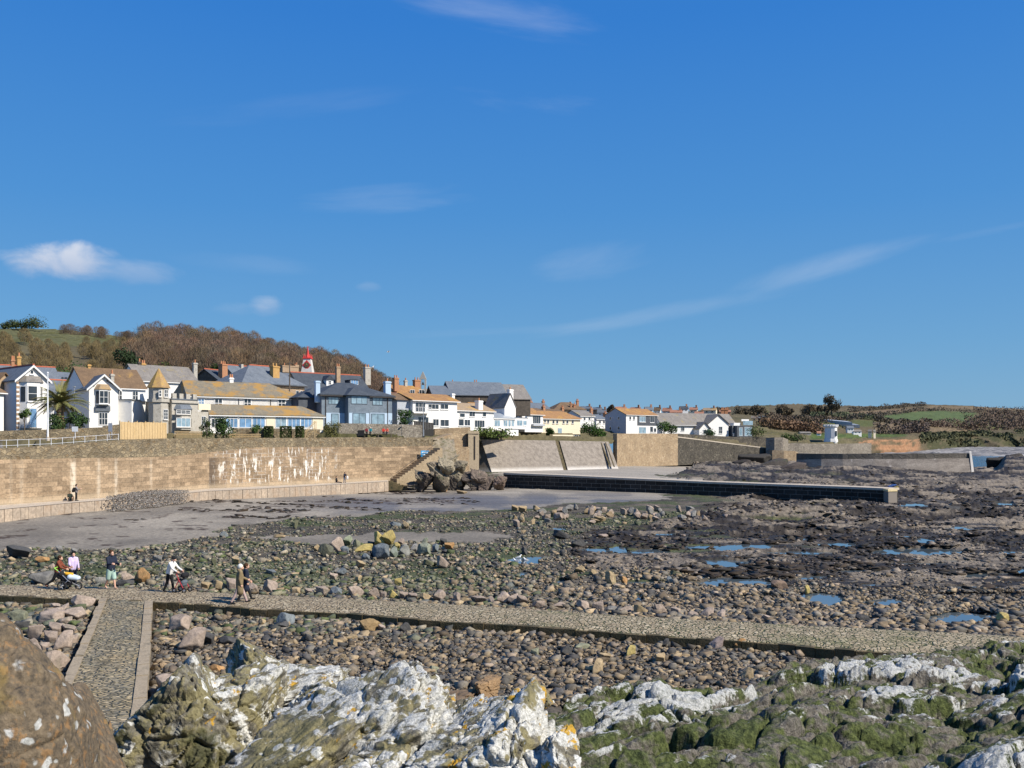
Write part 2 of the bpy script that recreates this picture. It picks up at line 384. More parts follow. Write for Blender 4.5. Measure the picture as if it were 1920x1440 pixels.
streak = ss(n3, .54, .62)*ss(n4, .42, .56)*ss(py, 995, 930)*ss(px, 120, 330)*ss(px, 960, 800)*(Yg < 150)
streak = np.maximum(streak, ss(n3, .5, .6)*ss(n4, .45, .6)*np.exp(-((py-np.interp(px, [0, 380, 500, 800], [1030, 975, 962, 935]))/7)**2)*ss(px, 150, 320)*ss(px, 800, 700))
sandc = sandc*(1+.5*(fbm(Xg*.08, Yg*.45, seed=77, oct=5)-.5))[..., None]
sandc = sandc*(1-.22*ss(py, 985, 996))[..., None]
streak = np.maximum(streak, ss(fbm(Xg*.6, Yg*.6, seed=69, oct=4), .66, .74)*.9*(px < 400))
sandc = L(np.array(0), (.045, .028, .02), streak)+sandc*(1-streak[..., None])
cobc = L((.055, .048, .038), (.12, .10, .075), ss(n1, .35, .65))
green = ss(fbm(Xg*.22, Yg*.3, seed=71, oct=5), .47, .62)*ss(Yg, 37, 44)*(1-rm)
cobc = cobc*(1-.75*green[..., None])+np.array((.05, .07, .022))*.75*green[..., None]
bare = ss(rid+.12*(n4-.5), .53, .70)*ss(n2+.35*(n4-.5), .44, .58)
rockc = L((.024, .018, .013), (.225, .185, .14), bare)
rockc = rockc*(1-.5*ss(n1, .55, .7)[..., None])+np.array((.12, .10, .078))*.5*ss(n1, .55, .7)[..., None]
gf = ss(fbm(Xg*.09, Yg*.16, seed=73, oct=4)+.12*np.exp(-((py-1024)/22)**2), .52, .62)*ss(rid, .66, .5)*ss(px, 1700, 1450)
rockc = rockc*(1-gf[..., None])+np.array((.085, .09, .03))*gf[..., None]
basec = cobc*(1-rm[..., None])+rockc*rm[..., None]; basec = basec*(1-sm[..., None])+sandc*sm[..., None]
basec = basec*(1-.6*pmk[..., None])+np.array((.03, .035, .02))*.6*pmk[..., None]
rgh = .92-.32*wet-.25*rm*(1-bare)
m, nt, b = newmat('foreshore', .9, .3)
at = nd(nt, 'ShaderNodeAttribute', attribute_name='ground').outputs['Color']; v = coord(nt, 'world')
n_ = noise(nt, 3.0, v, 7, .68); n2_ = noise(nt, 14, v, 4, .65)
c = mixc(nt, 1.0, at, ramp(nt, n_, [(.3, .6), (.7, 1.4)]), 'MULTIPLY'); c = mixc(nt, 1.0, c, ramp(nt, n2_, [(.3, .75), (.7, 1.25)]), 'MULTIPLY')
nt.links.new(c, b.inputs['Base Color'])
nt.links.new(nd(nt, 'ShaderNodeAttribute', attribute_name='gloss').outputs['Fac'], b.inputs['Roughness'])
rk = nd(nt, 'ShaderNodeAttribute', attribute_name='rocky').outputs['Fac']
bn = nd(nt, 'ShaderNodeBump', {'Height': ma(nt, 'ADD', n_, ma(nt, 'MULTIPLY', n2_, .4)), 'Strength': ma(nt, 'ADD', .15, ma(nt, 'MULTIPLY', rk, .75)), 'Distance': .16}); nt.links.new(bn.outputs[0], b.inputs['Normal'])
me = npmesh('beach', np.stack([Xg, Yg, z], -1).reshape(-1, 3), gridfaces(*Xg.shape)[:, ::-1], MATS['foreshore'], True,
            {'ground': basec.reshape(-1, 3), 'gloss': rgh.reshape(-1), 'rocky': (1-sm).reshape(-1)})
o = link('beach', me); tag(o, kind='structure')
# one great sheet of ground under everything, out to the horizon
MB().box((-9000, -300, -8), (9000, 14000, -6)).obj('ground', pm('seabed', [(.1, .09, .07), (.2, .17, .13)], .05))
tag(bpy.data.objects['ground'], kind='structure')
m, nt, b = newmat('water', .03, .5); b.inputs['Base Color'].default_value = (.075, .10, .115, 1); b.inputs['IOR'].default_value = 1.6
n_ = noise(nt, 6, coord(nt, 'world'), 3); bump(nt, b, n_, .06, .02)
m, nt, b = newmat('sea', .08, .5); b.inputs['Base Color'].default_value = (.02, .085, .16, 1); b.inputs['IOR'].default_value = 1.33
n_ = noise(nt, .5, vmul(nt, coord(nt, 'world'), (1, 2.5, 1)), 5, .6); bump(nt, b, n_, .5, .3)
for (x, y, a, b_) in POOLS:                                                      # each tide pool its own sheet
    c = G(x, y, .2); zz = float(z0(np.array([c.x]), np.array([c.y]))[0])+.02
    c = G(x, y, zz); rx = a/F*c.y*1.5; ry = min(c.y*c.y*b_/(F*(ZC-zz))*1.6, 14)
    mb = MB(); mb.face([(c.x+rx*math.cos(t)*(.75+.5*vn(np.array([math.cos(t)*2.2+x]), np.array([math.sin(t)*2.2+y]))[0]), c.y+ry*math.sin(t)*(.75+.5*vn(np.array([math.cos(t)*2.2+y]), np.array([math.sin(t)*2.2+x]))[0]), zz) for t in np.linspace(0, 2*math.pi, 44, endpoint=False)])
    tag(mb.obj('water', MATS['water']), kind='structure')
mb = MB(); mb.face([(60, 225, -.75), (4000, 225, -.75), (5000, 13000, -.75), (150, 13000, -.75)]); tag(mb.obj('sea', MATS['sea']), kind='structure')

# ---------------- the cobbled causeway and the ramp
m, nt, b = newmat('setts', .82, .3); v = coord(nt, 'world')
vv = vmul(nt, nd(nt, 'ShaderNodeVectorRotate', {'Vector': v, 'Angle': .26}, rotation_type='Z_AXIS').outputs[0], (1, .8, 0))
vo = nd(nt, 'ShaderNodeTexVoronoi', {'Vector': vv, 'Scale': 6.3, 'Randomness': .8}, feature='DISTANCE_TO_EDGE').outputs['Distance']
vc = nd(nt, 'ShaderNodeTexVoronoi', {'Vector': vv, 'Scale': 6.3, 'Randomness': .8}).outputs['Color']
hue = nd(nt, 'ShaderNodeSeparateColor', {0: vc}).outputs[0]
c = ramp(nt, hue, [(0, (.27, .21, .135)), (.35, (.40, .32, .205)), (.7, (.33, .27, .175)), (1, (.48, .40, .27))])
c = mixc(nt, 1.0, c, ramp(nt, noise(nt, 12, v, 5), [(.3, .7), (.7, 1.25)]), 'MULTIPLY')
px_ = nd(nt, 'ShaderNodeSeparateXYZ', {0: v}).outputs[0]
gap = mixc(nt, sstep(nt, px_, -10, 6), (.11, .085, .055), (.035, .05, .016))
c = mixc(nt, sstep(nt, vo, .02, .09), gap, c)
mossy = ma(nt, 'MULTIPLY', sstep(nt, noise(nt, .5, v, 5, .65), .5, .7), sstep(nt, px_, -14, 4))
c = mixc(nt, ma(nt, 'MULTIPLY', mossy, .55), c, (.12, .13, .05)); nt.links.new(c, b.inputs['Base Color'])
bump(nt, b, ma(nt, 'ADD', sstep(nt, vo, 0, .12), ma(nt, 'MULTIPLY', noise(nt, 20, v, 3), .25)), .9, .05)
m, nt, b = newmat('ramp_setts', .85, .3); v = coord(nt, 'uv')
br = nd(nt, 'ShaderNodeTexBrick', {'Vector': nd(nt, 'ShaderNodeVectorMath', {0: v, 1: vmul(nt, nd(nt, 'ShaderNodeTexNoise', {'Vector': v, 'Scale': 1.6}).outputs['Color'], (.22, .16, 0))}, operation='ADD').outputs[0],
        'Color1': (.42, .32, .215), 'Color2': (.25, .215, .175), 'Mortar': (.07, .06, .045), 'Scale': 1.0, 'Mortar Size': .018, 'Mortar Smooth': .6, 'Brick Width': .36, 'Row Height': .085})
vv = vmul(nt, nd(nt, 'ShaderNodeVectorMath', {0: v, 1: vmul(nt, nd(nt, 'ShaderNodeTexNoise', {'Vector': v, 'Scale': 2.5}).outputs['Color'], (.2, .12, 0))}, operation='ADD').outputs[0], (3.2, 7.5, 0)); vce = nd(nt, 'ShaderNodeTexVoronoi', {'Vector': vv, 'Scale': 1.0}, feature='DISTANCE_TO_EDGE').outputs['Distance']; vcc = nd(nt, 'ShaderNodeSeparateColor', {0: nd(nt, 'ShaderNodeTexVoronoi', {'Vector': vv, 'Scale': 1.0}).outputs['Color']}).outputs[0]
c = mixc(nt, sstep(nt, vce, .01, .07), (.14, .125, .08), ramp(nt, vcc, [(0, (.27, .24, .19)), (.4, (.41, .345, .25)), (.7, (.34, .295, .22)), (1, (.50, .42, .31))])); c = mixc(nt, 1.0, c, ramp(nt, noise(nt, 1.6, vmul(nt, v, (1, 2.2, 1)), 7, .76), [(.34, .45), (.5, .95), (.68, 1.5)]), 'MULTIPLY'); c = mixc(nt, 1.0, c, ramp(nt, noise(nt, .45, v, 6, .75), [(.32, (.72, .76, .72)), (.68, (1.3, 1.25, 1.12))]), 'MULTIPLY'); c = mixc(nt, ma(nt, 'MULTIPLY', sstep(nt, noise(nt, .9, v, 5, .7), .55, .66), .55), c, (.13, .13, .06))
c = mixc(nt, 1.0, c, ramp(nt, noise(nt, .5, v, 4), [(.3, (.8, .86, .95)), (.7, (1.2, 1.08, .9))]), 'MULTIPLY')
nt.links.new(c, b.inputs['Base Color']); bump(nt, b, ma(nt, 'ADD', sstep(nt, vce, 0, .2), noise(nt, 2.2, vmul(nt, v, (1, 2, 1)), 7, .74)), 1.0, .08)
kerbm = pm('kerb_stone', [(.20, .165, .115), (.34, .275, .19), (.27, .215, .145)], 2.2, .9, .6, .04)
wetstone = pm('wet_weedy_stone', [(.03, .032, .014), (.09, .07, .032), (.14, .10, .05)], 1.6, .75, .8, .06)
far = [G(x, y, 1.0) for x, y in CW_FAR]; near = [G(x, y, 1.0) for x, y in CW_NEAR]
def resample(pl, n):
    pl = np.array([tuple(p) for p in pl]); d = np.r_[0, np.cumsum(np.linalg.norm(np.diff(pl, axis=0), axis=1))]
    t = np.linspace(0, d[-1], n); return np.stack([np.interp(t, d, pl[:, k]) for k in range(3)], -1), t
A, _ = resample(near, 400); B_, _ = resample(far, 400)
T = np.linspace(0, 1, 40)
rows = []
for t in T:
    q = A*(1-t)+B_*t; q[:, 2] += .07*math.sin(math.pi*t)+(fbm(q[:, 0]*3.5, q[:, 1]*3.5, seed=81, oct=3)-.5)*.07
    rows.append(q)
dn = np.array(rows); dn0 = dn[0].copy(); dn0[:, 2] = .1; dnL = dn[-1].copy(); dnL[:, 2] = .1
dn = np.concatenate([dn[:1]*[1, 1, 0]+[0, 0, .05], dn, dnL[None]])
causeway = thing('causeway', 'long cobbled causeway of green-jointed setts crossing the stony foreshore', 'causeway')
link('paving', npmesh('paving', dn.reshape(-1, 3), gridfaces(*dn.shape[:2]), MATS['setts']), causeway)
# kerb: one long course of blocks on the near edge, joints modelled
kb = MB(); q, t = resample(near, 900); i = 0; rnd = random.Random(3)
while i < 860:
    j = min(899, i+rnd.randint(8, 17)); a = Vector(q[i]); b2 = Vector(q[j]); d = (b2-a).normalized(); nrm = Vector((d.y, -d.x, 0))
    a = a+d*.012; b2 = b2-d*.012; k = rnd.uniform(-.03, .03); h = rnd.uniform(-.025, .025)
    lo = [a-nrm*.16, b2-nrm*.16, b2+nrm*(.13+k), a+nrm*(.13+k)]
    kb.prism([Vector((p.x, p.y, .15)) for p in lo], [Vector((p.x, p.y, 1.0+h)) for p in lo]); i = j
ko = kb.obj('kerb', wetstone, causeway)
# ramp
RL = [G(x, y, 1.0) for x, y in ((196, 1124), (164, 1200), (117, 1310), (82, 1400), (46, 1500))]; RR = [G(x, y, 1.0) for x, y in ((277, 1127), (272, 1190), (259, 1310), (247, 1400), (240, 1500))]
A, ta = resample(RL, 120); B_, _ = resample(RR, 120)
rows = []
for t in np.linspace(0, 1, 16):
    q = A*(1-t)+B_*t; q[:, 2] += -.02+.04*math.sin(math.pi*t)+(fbm(q[:, 0]*4, q[:, 1]*4, seed=83, oct=3)-.5)*.05; rows.append(q)
dn = np.array(rows)
mer = npmesh('paving', dn.reshape(-1, 3), gridfaces(*dn.shape[:2])[:, ::-1], MATS['ramp_setts'])
uvl = mer.uv_layers.new(name='UVMap'); wid = 2.45
vi = np.zeros(len(mer.loops), np.int32); mer.loops.foreach_get('vertex_index', vi)
uvl.data.foreach_set('uv', np.stack([(vi//120)/15*wid, ta[vi % 120]], -1).astype(np.float32).ravel())
rampo = thing('stone_ramp', 'straight cobbled ramp with kerbs leading down towards the lichen rocks', 'ramp')
link('paving', mer, rampo)
for edge, sgn, wk in ((RL, -1, .17), (RR, 1, .2)):
    kb = MB(); q, t = resample(edge, 300); i = 0
    while i < 290:
        j = min(299, i+rnd.randint(9, 18)); a, b2 = Vector(q[i]), Vector(q[j]); d = (b2-a).normalized(); nrm = Vector((-d.y, d.x, 0))*sgn
        a = a+d*.012; b2 = b2-d*.012; k = rnd.uniform(-.03, .03); h = rnd.uniform(.02, .07)
        lo = [a-nrm*wk*.6, b2-nrm*wk*.6, b2+nrm*(wk+k), a+nrm*(wk+k)]
        kb.prism([Vector((p.x, p.y, .15)) for p in lo], [Vector((p.x, p.y, 1.0+h)) for p in lo]); i = j
    kb.obj('kerb', kerbm, rampo)

# ================= SEA WALLS =================
def arcuv(pl):
    d = [0]
    for a, b2 in zip(pl[:-1], pl[1:]): d.append(d[-1]+(Vector(b2).xy-Vector(a).xy).length)
    return d
def wallmesh(name, bot, top, mat, parent=None, thick=.7, sub=1):
    """a masonry wall: front face along bot/top polylines, top and back; UV in metres"""
    mb = MB(); d = arcuv(bot)
    nrm = []
    for i in range(len(bot)):
        a, c2 = Vector(bot[max(0, i-1)]), Vector(bot[min(len(bot)-1, i+1)]); t = (c2-a).normalized(); nrm.append(Vector((-t.y, t.x, 0)).normalized())
    for i in range(len(bot)-1):
        a, b2, c2, e = Vector(bot[i]), Vector(bot[i+1]), Vector(top[i+1]), Vector(top[i])
        mb.face([a, b2, c2, e], [(d[i], a.z), (d[i+1], b2.z), (d[i+1], c2.z), (d[i], e.z)])
        k0, k1 = nrm[i]*thick, nrm[i+1]*thick
        mb.face([e, c2, c2+k1, e+k0], [(d[i], e.z), (d[i+1], c2.z), (d[i+1], c2.z+thick), (d[i], e.z+thick)])
        mb.face([e+k0, c2+k1, Vector((c2.x+k1.x, c2.y+k1.y, b2.z)), Vector((e.x+k0.x, e.y+k0.y, a.z))], [(d[i], e.z), (d[i+1], c2.z), (d[i+1], b2.z), (d[i], a.z)])
    for i in (0, -1):
        a, e = Vector(bot[i]), Vector(top[i]); k = nrm[i]*thick
        mb.face([a, e, e+k, Vector((e.x+k.x, e.y+k.y, a.z))], [(0, a.z), (0, e.z), (thick, e.z), (thick, a.z)])
    return mb.obj(name, mat, parent)
WP = [(-300, 70), (-150, 77), (0, 86.4), (70, 90), (140, 94), (250, 101), (320, 107.5), (392, 116), (480, 121), (560, 126.5), (640, 132.5), (725, 140.5), (812, 147)]
def at(px, Y, z): return Vector(((px-960)/F*Y, Y, z))
WT = {-300: 842, -150: 843, 0: 841, 70: 837, 140: 832, 250: 824, 320: 822, 392: 822, 480: 821, 560: 821, 640: 820, 725: 820, 812: 820}
WM = {-300: 866, -150: 864, 0: 862, 70: 861, 140: 859, 250: 858, 320: 856, 392: 848, 480: 839, 560: 838, 640: 838, 725: 838, 812: 836}
def zof(py, Y): return ZC-(py-HZ)/F*Y
# ashlar with lime streaks
m, nt, b, uv, c, br, n2 = walls('ashlar', (.415, .30, .19), (.24, .172, .108), (.33, .25, .165), 1.15, .48, .02, big=(.70, 1.22))
u_, v_, _ = nd(nt, 'ShaderNodeSeparateXYZ', {0: uv}).outputs
WU = arcuv([at(p, Y, 0) for p, Y in WP]); U = {p: u for (p, _), u in zip(WP, WU)}
def band(a, b2, s): return ma(nt, 'MULTIPLY', sstep(nt, u_, a-s, a+s), sstep(nt, u_, b2+s, b2-s))
reg = band(U[392]+1.0, U[640]-1.5, 2.0); regv = ma(nt, 'MULTIPLY', sstep(nt, v_, 1.9, 2.6), sstep(nt, v_, 7.4, 6.3))
dr = noise(nt, 1.0, vmul(nt, uv, (1.9, .34, 1)), 5, .62); dr2 = noise(nt, .8, uv, 4, .6)
drip = ma(nt, 'MULTIPLY', sstep(nt, dr, .535, .59), sstep(nt, dr2, .40, .50))
joint = ma(nt, 'MULTIPLY', br.outputs['Fac'], sstep(nt, noise(nt, .55, uv, 3), .46, .58))
white = ma(nt, 'MULTIPLY', ma(nt, 'MULTIPLY', ma(nt, 'MAXIMUM', drip, joint), reg), regv)
dkst = ma(nt, 'MULTIPLY', ma(nt, 'MULTIPLY', sstep(nt, noise(nt, 1.0, vmul(nt, uv, (.45, .03, 1)), 3), .56, .66), reg), .6)
c = mixc(nt, dkst, c, (.14, .10, .075))
for pu, w, s in ((137, .30, .9), (183, .2, .5), (216, .2, .55), (40, .18, .25), (20, .12, .2), (282, .2, .3)):
    uu = float(np.interp(pu, [q for q, _ in WP], WU)); st = ma(nt, 'MULTIPLY', band(uu-w, uu+w, .18), ma(nt, 'MULTIPLY', sstep(nt, noise(nt, 2.5, vmul(nt, uv, (1, .5, 1)), 4), .3, .55), s))
    c = mixc(nt, ma(nt, 'MULTIPLY', st, sstep(nt, v_, 6.4, 5.2)), c, (.66, .57, .44))
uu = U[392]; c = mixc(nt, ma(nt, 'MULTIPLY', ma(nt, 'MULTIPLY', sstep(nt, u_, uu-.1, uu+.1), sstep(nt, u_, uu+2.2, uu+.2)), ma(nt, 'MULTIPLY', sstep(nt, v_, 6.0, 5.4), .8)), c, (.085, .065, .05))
c = mixc(nt, white, c, (.74, .70, .62))
c = mixc(nt, ma(nt, 'MULTIPLY', sstep(nt, v_, 2.7, 1.8), .55), c, (.52, .42, .29))
nt.links.new(c, b.inputs['Base Color']); bump(nt, b, ma(nt, 'SUBTRACT', ma(nt, 'MULTIPLY', n2, .8), br.outputs['Fac']), .7, .06)
def rubble(name, cols, sc=2.2, mortar=(.2, .165, .115), drk=1.0):
    m, nt, b = newmat(name, .92, .2); uv = coord(nt, 'uv'); v = vmul(nt, uv, (1, 1.35, 1))
    vo = nd(nt, 'ShaderNodeTexVoronoi', {'Vector': v, 'Scale': sc}, feature='DISTANCE_TO_EDGE').outputs['Distance']
    h = nd(nt, 'ShaderNodeSeparateColor', {0: nd(nt, 'ShaderNodeTexVoronoi', {'Vector': v, 'Scale': sc}).outputs['Color']}).outputs[0]
    c = ramp(nt, h, [(i/(len(cols)-1), q) for i, q in enumerate(cols)])
    c = mixc(nt, 1.0, c, ramp(nt, noise(nt, 5, uv, 5), [(.3, .65), (.7, 1.3)]), 'MULTIPLY')
    c = mixc(nt, 1.0, c, ramp(nt, noise(nt, .25, uv, 5, .65), [(.3, .72), (.7, 1.25)]), 'MULTIPLY')
    c = mixc(nt, sstep(nt, vo, .01, .05), mortar, c)
    nt.links.new(c, b.inputs['Base Color']); bump(nt, b, sstep(nt, vo, 0, .12), .8, .06); return m, nt, b, uv, c
rubble('rubble', [(.13, .10, .06), (.24, .19, .12), (.17, .14, .095), (.30, .24, .15), (.19, .135, .075)])
rubble('rubble_grey', [(.17, .15, .125), (.30, .265, .215), (.23, .20, .165), (.36, .32, .26)], 2.4)
rubble('rubble_tan', [(.28, .20, .125), (.40, .30, .19), (.33, .235, .14), (.44, .34, .22)], 1.9, (.30, .23, .15))
rubble('rubble_dark', [(.06, .055, .045), (.12, .105, .085), (.085, .075, .06), (.17, .15, .115)], 1.8, (.05, .045, .035))
seawall = thing('sea_wall', 'high tan granite sea wall with a rubble parapet and white lime streaks below the town', 'sea wall')
bot = [at(p, Y, 1.5) for p, Y in WP]; mid = [at(p, Y+.25, zof(WM[p], Y)) for p, Y in WP]; top = [at(p, Y+.35, zof(WT[p], Y)) for p, Y in WP]
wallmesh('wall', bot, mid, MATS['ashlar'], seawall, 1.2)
wallmesh('parapet', [q+Vector((0, .06, -.02)) for q in mid], top, MATS['rubble'], seawall, .7)
'''
q = at(392, 116, 0); k = MB(); 
dirw = (at(392, 116, 0)-at(320, 107.5, 0)).normalized(); nw = Vector((dirw.y, -dirw.x, 0))
lo = [q-dirw*1.4+nw*.0, q+nw*.0, q+nw*.75, q-dirw*1.4+nw*.5]
k.prism([p+Vector((0, 0, 1.6)) for p in lo], [p+Vector((0, 0, 5.6)) for p in lo]); k.obj('buttress', MATS['kerb_stone'], seawall)
'''
# promenade ledge
PF = [(-300, 60, .95), (-150, 70, .95), (0, 81, .95), (140, 90, .95), (250, 97, .9), (390, 110, .9), (480, 115, .9), (600, 124, .85), (728, 136, .8)]
prom = thing('promenade', 'narrow pale concrete promenade ledge running along the foot of the sea wall', 'promenade')
mb = MB()
for (p, Y, zb), (p2, Y2, zb2) in zip(PF[:-1], PF[1:]):
    Yb = np.interp(p, [q for q, _ in WP], [y for _, y in WP]); Yb2 = np.interp(p2, [q for q, _ in WP], [y for _, y in WP])
    mb.face([at(p, Y, 1.8), at(p2, Y2, 1.8), at(p2, Yb2+.2, 1.8), at(p, Yb+.2, 1.8)])
mb.obj('deck', pm('concrete_pale', [(.42, .35, .27), (.52, .45, .36)], 1.2, .9, .3), prom)
mb = MB(); pts, _ = resample([at(p, Y, 1.78) for p, Y, _ in PF], 90); 
for a, b2 in zip(pts[:-1], pts[1:]):
    a, b2 = Vector(a), Vector(b2); d = (b2-a).normalized(); nn = Vector((-d.y, d.x, 0)); kk = rnd.uniform(-.03, .03); a2 = a+d*.02; b3 = b2-d*.02
    lo = [a2-nn*(.04+kk), b3-nn*(.04+kk), b3+nn*.6, a2+nn*.6]
    mb.prism([Vector((p.x, p.y, .3)) for p in lo], [Vector((p.x, p.y, 1.76)) for p in lo])
mb.obj('edge_blocks', pm('pink_granite', [(.42, .30, .20), (.36, .29, .22), (.47, .37, .27)], .45, .9, .4), prom)
# steps up the wall and down to the sand
st = thing('stone_steps', 'worn stone steps climbing beside the sea wall from the promenade end', 'steps')
mb = MB(); n = 17; a = at(733, 140, 0); b2 = at(818, 145.5, 0); d = (b2-a)/n; nn = Vector((d.y, -d.x, 0)).normalized()
for i in range(n):
    zt = 1.8+(i+1)*.29; p0 = a+d*i; p1 = b2
    lo = [p0-nn*.2, p1-nn*.2, p1+nn*1.7, p0+nn*1.7]; lo = [p0-nn*.2, p0+d*1.02-nn*.2, p0+d*1.02+nn*1.7, p0+nn*1.7]
    mb.prism([Vector((p.x, p.y, 1.0)) for p in lo], [Vector((p.x, p.y, zt)) for p in lo])
mb.obj('treads', pm('step_stone', [(.30, .225, .14), (.42, .33, .21)], .8, .9, .5), st)
hr = MB(); hr.tube([a+Vector((0, 0, 2.9))-nn*.05+d*2, b2+Vector((0, 0, 7.4))-nn*.05], .035); hr.obj('handrail', flat('rusty_iron', (.05, .04, .035)), st)
sp = thing('beach_steps', 'short dark weedy steps dropping from the promenade end to the sand', 'steps')
mb = MB(); a = at(727, 136.2, 0); d = (at(760, 137, 0)-a)/5
for i in range(5):
    p0 = a+d*i; mb.prism([Vector((p.x, p.y, .4)) for p in (p0, p0+d, p0+d+Vector((0, 2.6, 0)), p0+Vector((0, 2.6, 0)))], [Vector((p.x, p.y, 1.78-i*.22)) for p in (p0, p0+d, p0+d+Vector((0, 2.6, 0)), p0+Vector((0, 2.6, 0)))])
mb.obj('treads', wetstone, sp)
# blue sign
sg = thing('blue_sign', 'blue notice board with white lettering fixed high on the sea wall by the steps', 'sign')
fr = None; a = at(789, 144.6, zof(856, 145)); b2 = at(804, 145.6, zof(856, 145)); up_ = Vector((0, 0, .95)); nn2 = Vector((.55, -.83, 0))*.06
mb = MB(); mb.prism([a, b2, b2+nn2, a+nn2], [a+up_, b2+up_, b2+up_+nn2, a+up_+nn2]); mb.obj('board', flat('sign_blue', (.02, .30, .62)), sg)
flat('white_paint', (.8, .8, .78), .55); rr = random.Random(5); dd = (b2-a)
for row, (s0, s1) in ((.62, (.1, .9)), (.25, (.18, .82))):
    t = s0; mb = MB()
    while t < s1:
        w = rr.uniform(.03, .06); q0 = a+dd*t+up_*row+nn2*1.05; q1 = a+dd*(t+w)+up_*row+nn2*1.05; hh = Vector((0, 0, .17))
        mb.prism([q0, q1, q1+nn2*.2, q0+nn2*.2], [q0+hh, q1+hh, q1+hh+nn2*.2, q0+hh+nn2*.2]); t += w+.025
    mb.obj('lettering', MATS['white_paint'], sg)
# wall right of the steps with slotted pier
w2 = thing('terrace_wall', 'stepped tan granite wall with a tall pier and a dark drain slot beside the concrete slopes', 'wall')
wallmesh('wall', [at(812, 160, 1.5), at(850, 163, 1.5), at(884, 166, 1.5)], [at(812, 160.3, zof(824, 160)), at(850, 163.3, zof(813, 163)), at(884, 166.3, zof(813, 166))], MATS['rubble_tan'], w2, 2)
wallmesh('lower_wall', [at(836, 159.5, 1.5), at(880, 164, 1.5)], [at(836, 159.9, zof(838, 159)), at(880, 164.4, zof(838, 164))], MATS['rubble_tan'], w2, 3)
mb = MB(); a, b2 = at(878, 164.3, 0), at(897, 165.8, 0); k = Vector((0, 3, 0))
mb.prism([Vector((p.x, p.y, 1.5)) for p in (a, b2, b2+k, a+k)], [Vector((p.x, p.y, zof(808, 162))) for p in (a, b2, b2+k, a+k)]); mb.obj('pier', MATS['kerb_stone'], w2)
a, b2 = at(877.3, 164.1, 0), at(897.7, 165.6, 0)
mb = MB(); mb.prism([Vector((p.x, p.y, zof(813, 162))) for p in (a, b2, b2+k, a+k)], [Vector((p.x, p.y, zof(811, 162))) for p in (a, b2, b2+k, a+k)]); mb.obj('cap', MATS['kerb_stone'], w2)
mb = MB(); a = at(888.5, 165.1, 0); mb.box((a.x, a.y-.06, zof(862, 162)), (a.x+.25, a.y+.3, zof(818, 162))); mb.obj('drain_pipe', MATS['rusty_iron'], w2)
w3 = thing('grassy_bank', 'sloping scrubby bank with a path beside the steps down to the shore', 'bank')
rb = random.Random(9); g = []
for r in range(14):
    for c_ in range(12):
        u, v2 = c_/11, r/13; p = at(806+u*44+v2*10, 158-v2*9+u*2, zof(822+v2*48, 156)+rb.uniform(-.25, .25)); g.append(tuple(p))
link('slope', npmesh('slope', np.array(g), gridfaces(14, 12), pm('scrub_earth', [(.10, .10, .045), (.22, .18, .11), (.30, .25, .18), (.12, .12, .06)], .9, .95, .9, .15)), w3)
# concrete slope revetment, two bays
m, nt, b = newmat('slope_concrete', .92, .2); v = coord(nt, 'world'); 
n_ = noise(nt, 1.1, vmul(nt, v, (1, 1, .5)), 6, .7); n2_ = noise(nt, 7, v, 4, .7); zz = nd(nt, 'ShaderNodeSeparateXYZ', {0: v}).outputs[2]
c = ramp(nt, n_, [(.3, (.165, .14, .115)), (.5, (.25, .215, .175)), (.75, (.34, .295, .245))]); c = mixc(nt, 1.0, c, ramp(nt, n2_, [(.3, .65), (.7, 1.35)]), 'MULTIPLY')
c = mixc(nt, ma(nt, 'MULTIPLY', sstep(nt, ma(nt, 'ADD', zz, ma(nt, 'MULTIPLY', n_, 1.2)), 2.6, 1.6), .8), c, (.62, .58, .52)); nt.links.new(c, b.inputs['Base Color']); bump(nt, b, n2_, .7, .1)
rv = thing('concrete_slope', 'pair of sloping grey concrete sea defence panels below the white houses', 'sea defence')
def slab(name, bl, br_, tr, tl, mat, th=1.0):
    mb = MB(); k = Vector((0, th, -th*.3)); mb.prism([bl, br_, tr, tl], [p+k for p in (bl, br_, tr, tl)]); return mb.obj(name, mat, rv)
slab('panel', at(922, 203, .8), at(1057, 213, .8), at(1041, 221, zof(826, 221)), at(902, 211, zof(824, 211)), MATS['slope_concrete'])
slab('panel', at(1065, 213.6, .8), at(1160, 224, .8), at(1141, 232, zof(828, 232)), at(1049, 222, zof(826, 222)), MATS['slope_concrete'])
slab('channel', at(1057.2, 213.6, .8), at(1064.8, 214.2, .8), at(1048.8, 222.6, zof(826.6, 222)), at(1041.2, 221.6, zof(826.6, 221)), wetstone)
slab('end_wall', at(897, 206, .8), at(922, 203.05, .8), at(902, 211.05, zof(824, 211)), at(897, 212, zof(824, 212)), MATS['slope_concrete'], 3)
for a0, a1, t0, t1 in ((1143, 1146, 1126, 1127.5), (1151, 1153, 1135, 1136.2)):
    slab('stain_gutter', at(a0, 221.6, 1.5), at(a1, 221.8, 1.5), at(t1, 230.2, zof(829, 231)), at(t0, 230, zof(829, 231)), wetstone, .4)
def wallthing(name, label, pts, tops, mat, th=1.0, zb=.5, cat='wall', lean=.5, cope=None):
    t = thing(name, label, cat); b0 = [at(p, Y, zb) for p, Y in pts]; t0 = [at(p, Y+lean, zof(y, Y)) for (p, Y), y in zip(pts, tops)]
    wallmesh('wall', b0, t0, MATS[mat], t, th)
    if cope: wallmesh('coping', [q+Vector((0, -.12, -.02)) for q in t0], [q+Vector((0, -.1, .3)) for q in t0], MATS[cope], t, th+.2)
    return t
wallthing('retaining_wall', 'tall battered tan rubble wall under the orange-roofed grey gabled house', [(1157, 240), (1200, 252), (1240, 262), (1271, 268)], [813, 813, 813, 813.5], 'rubble_tan', 1.2, lean=1.4)
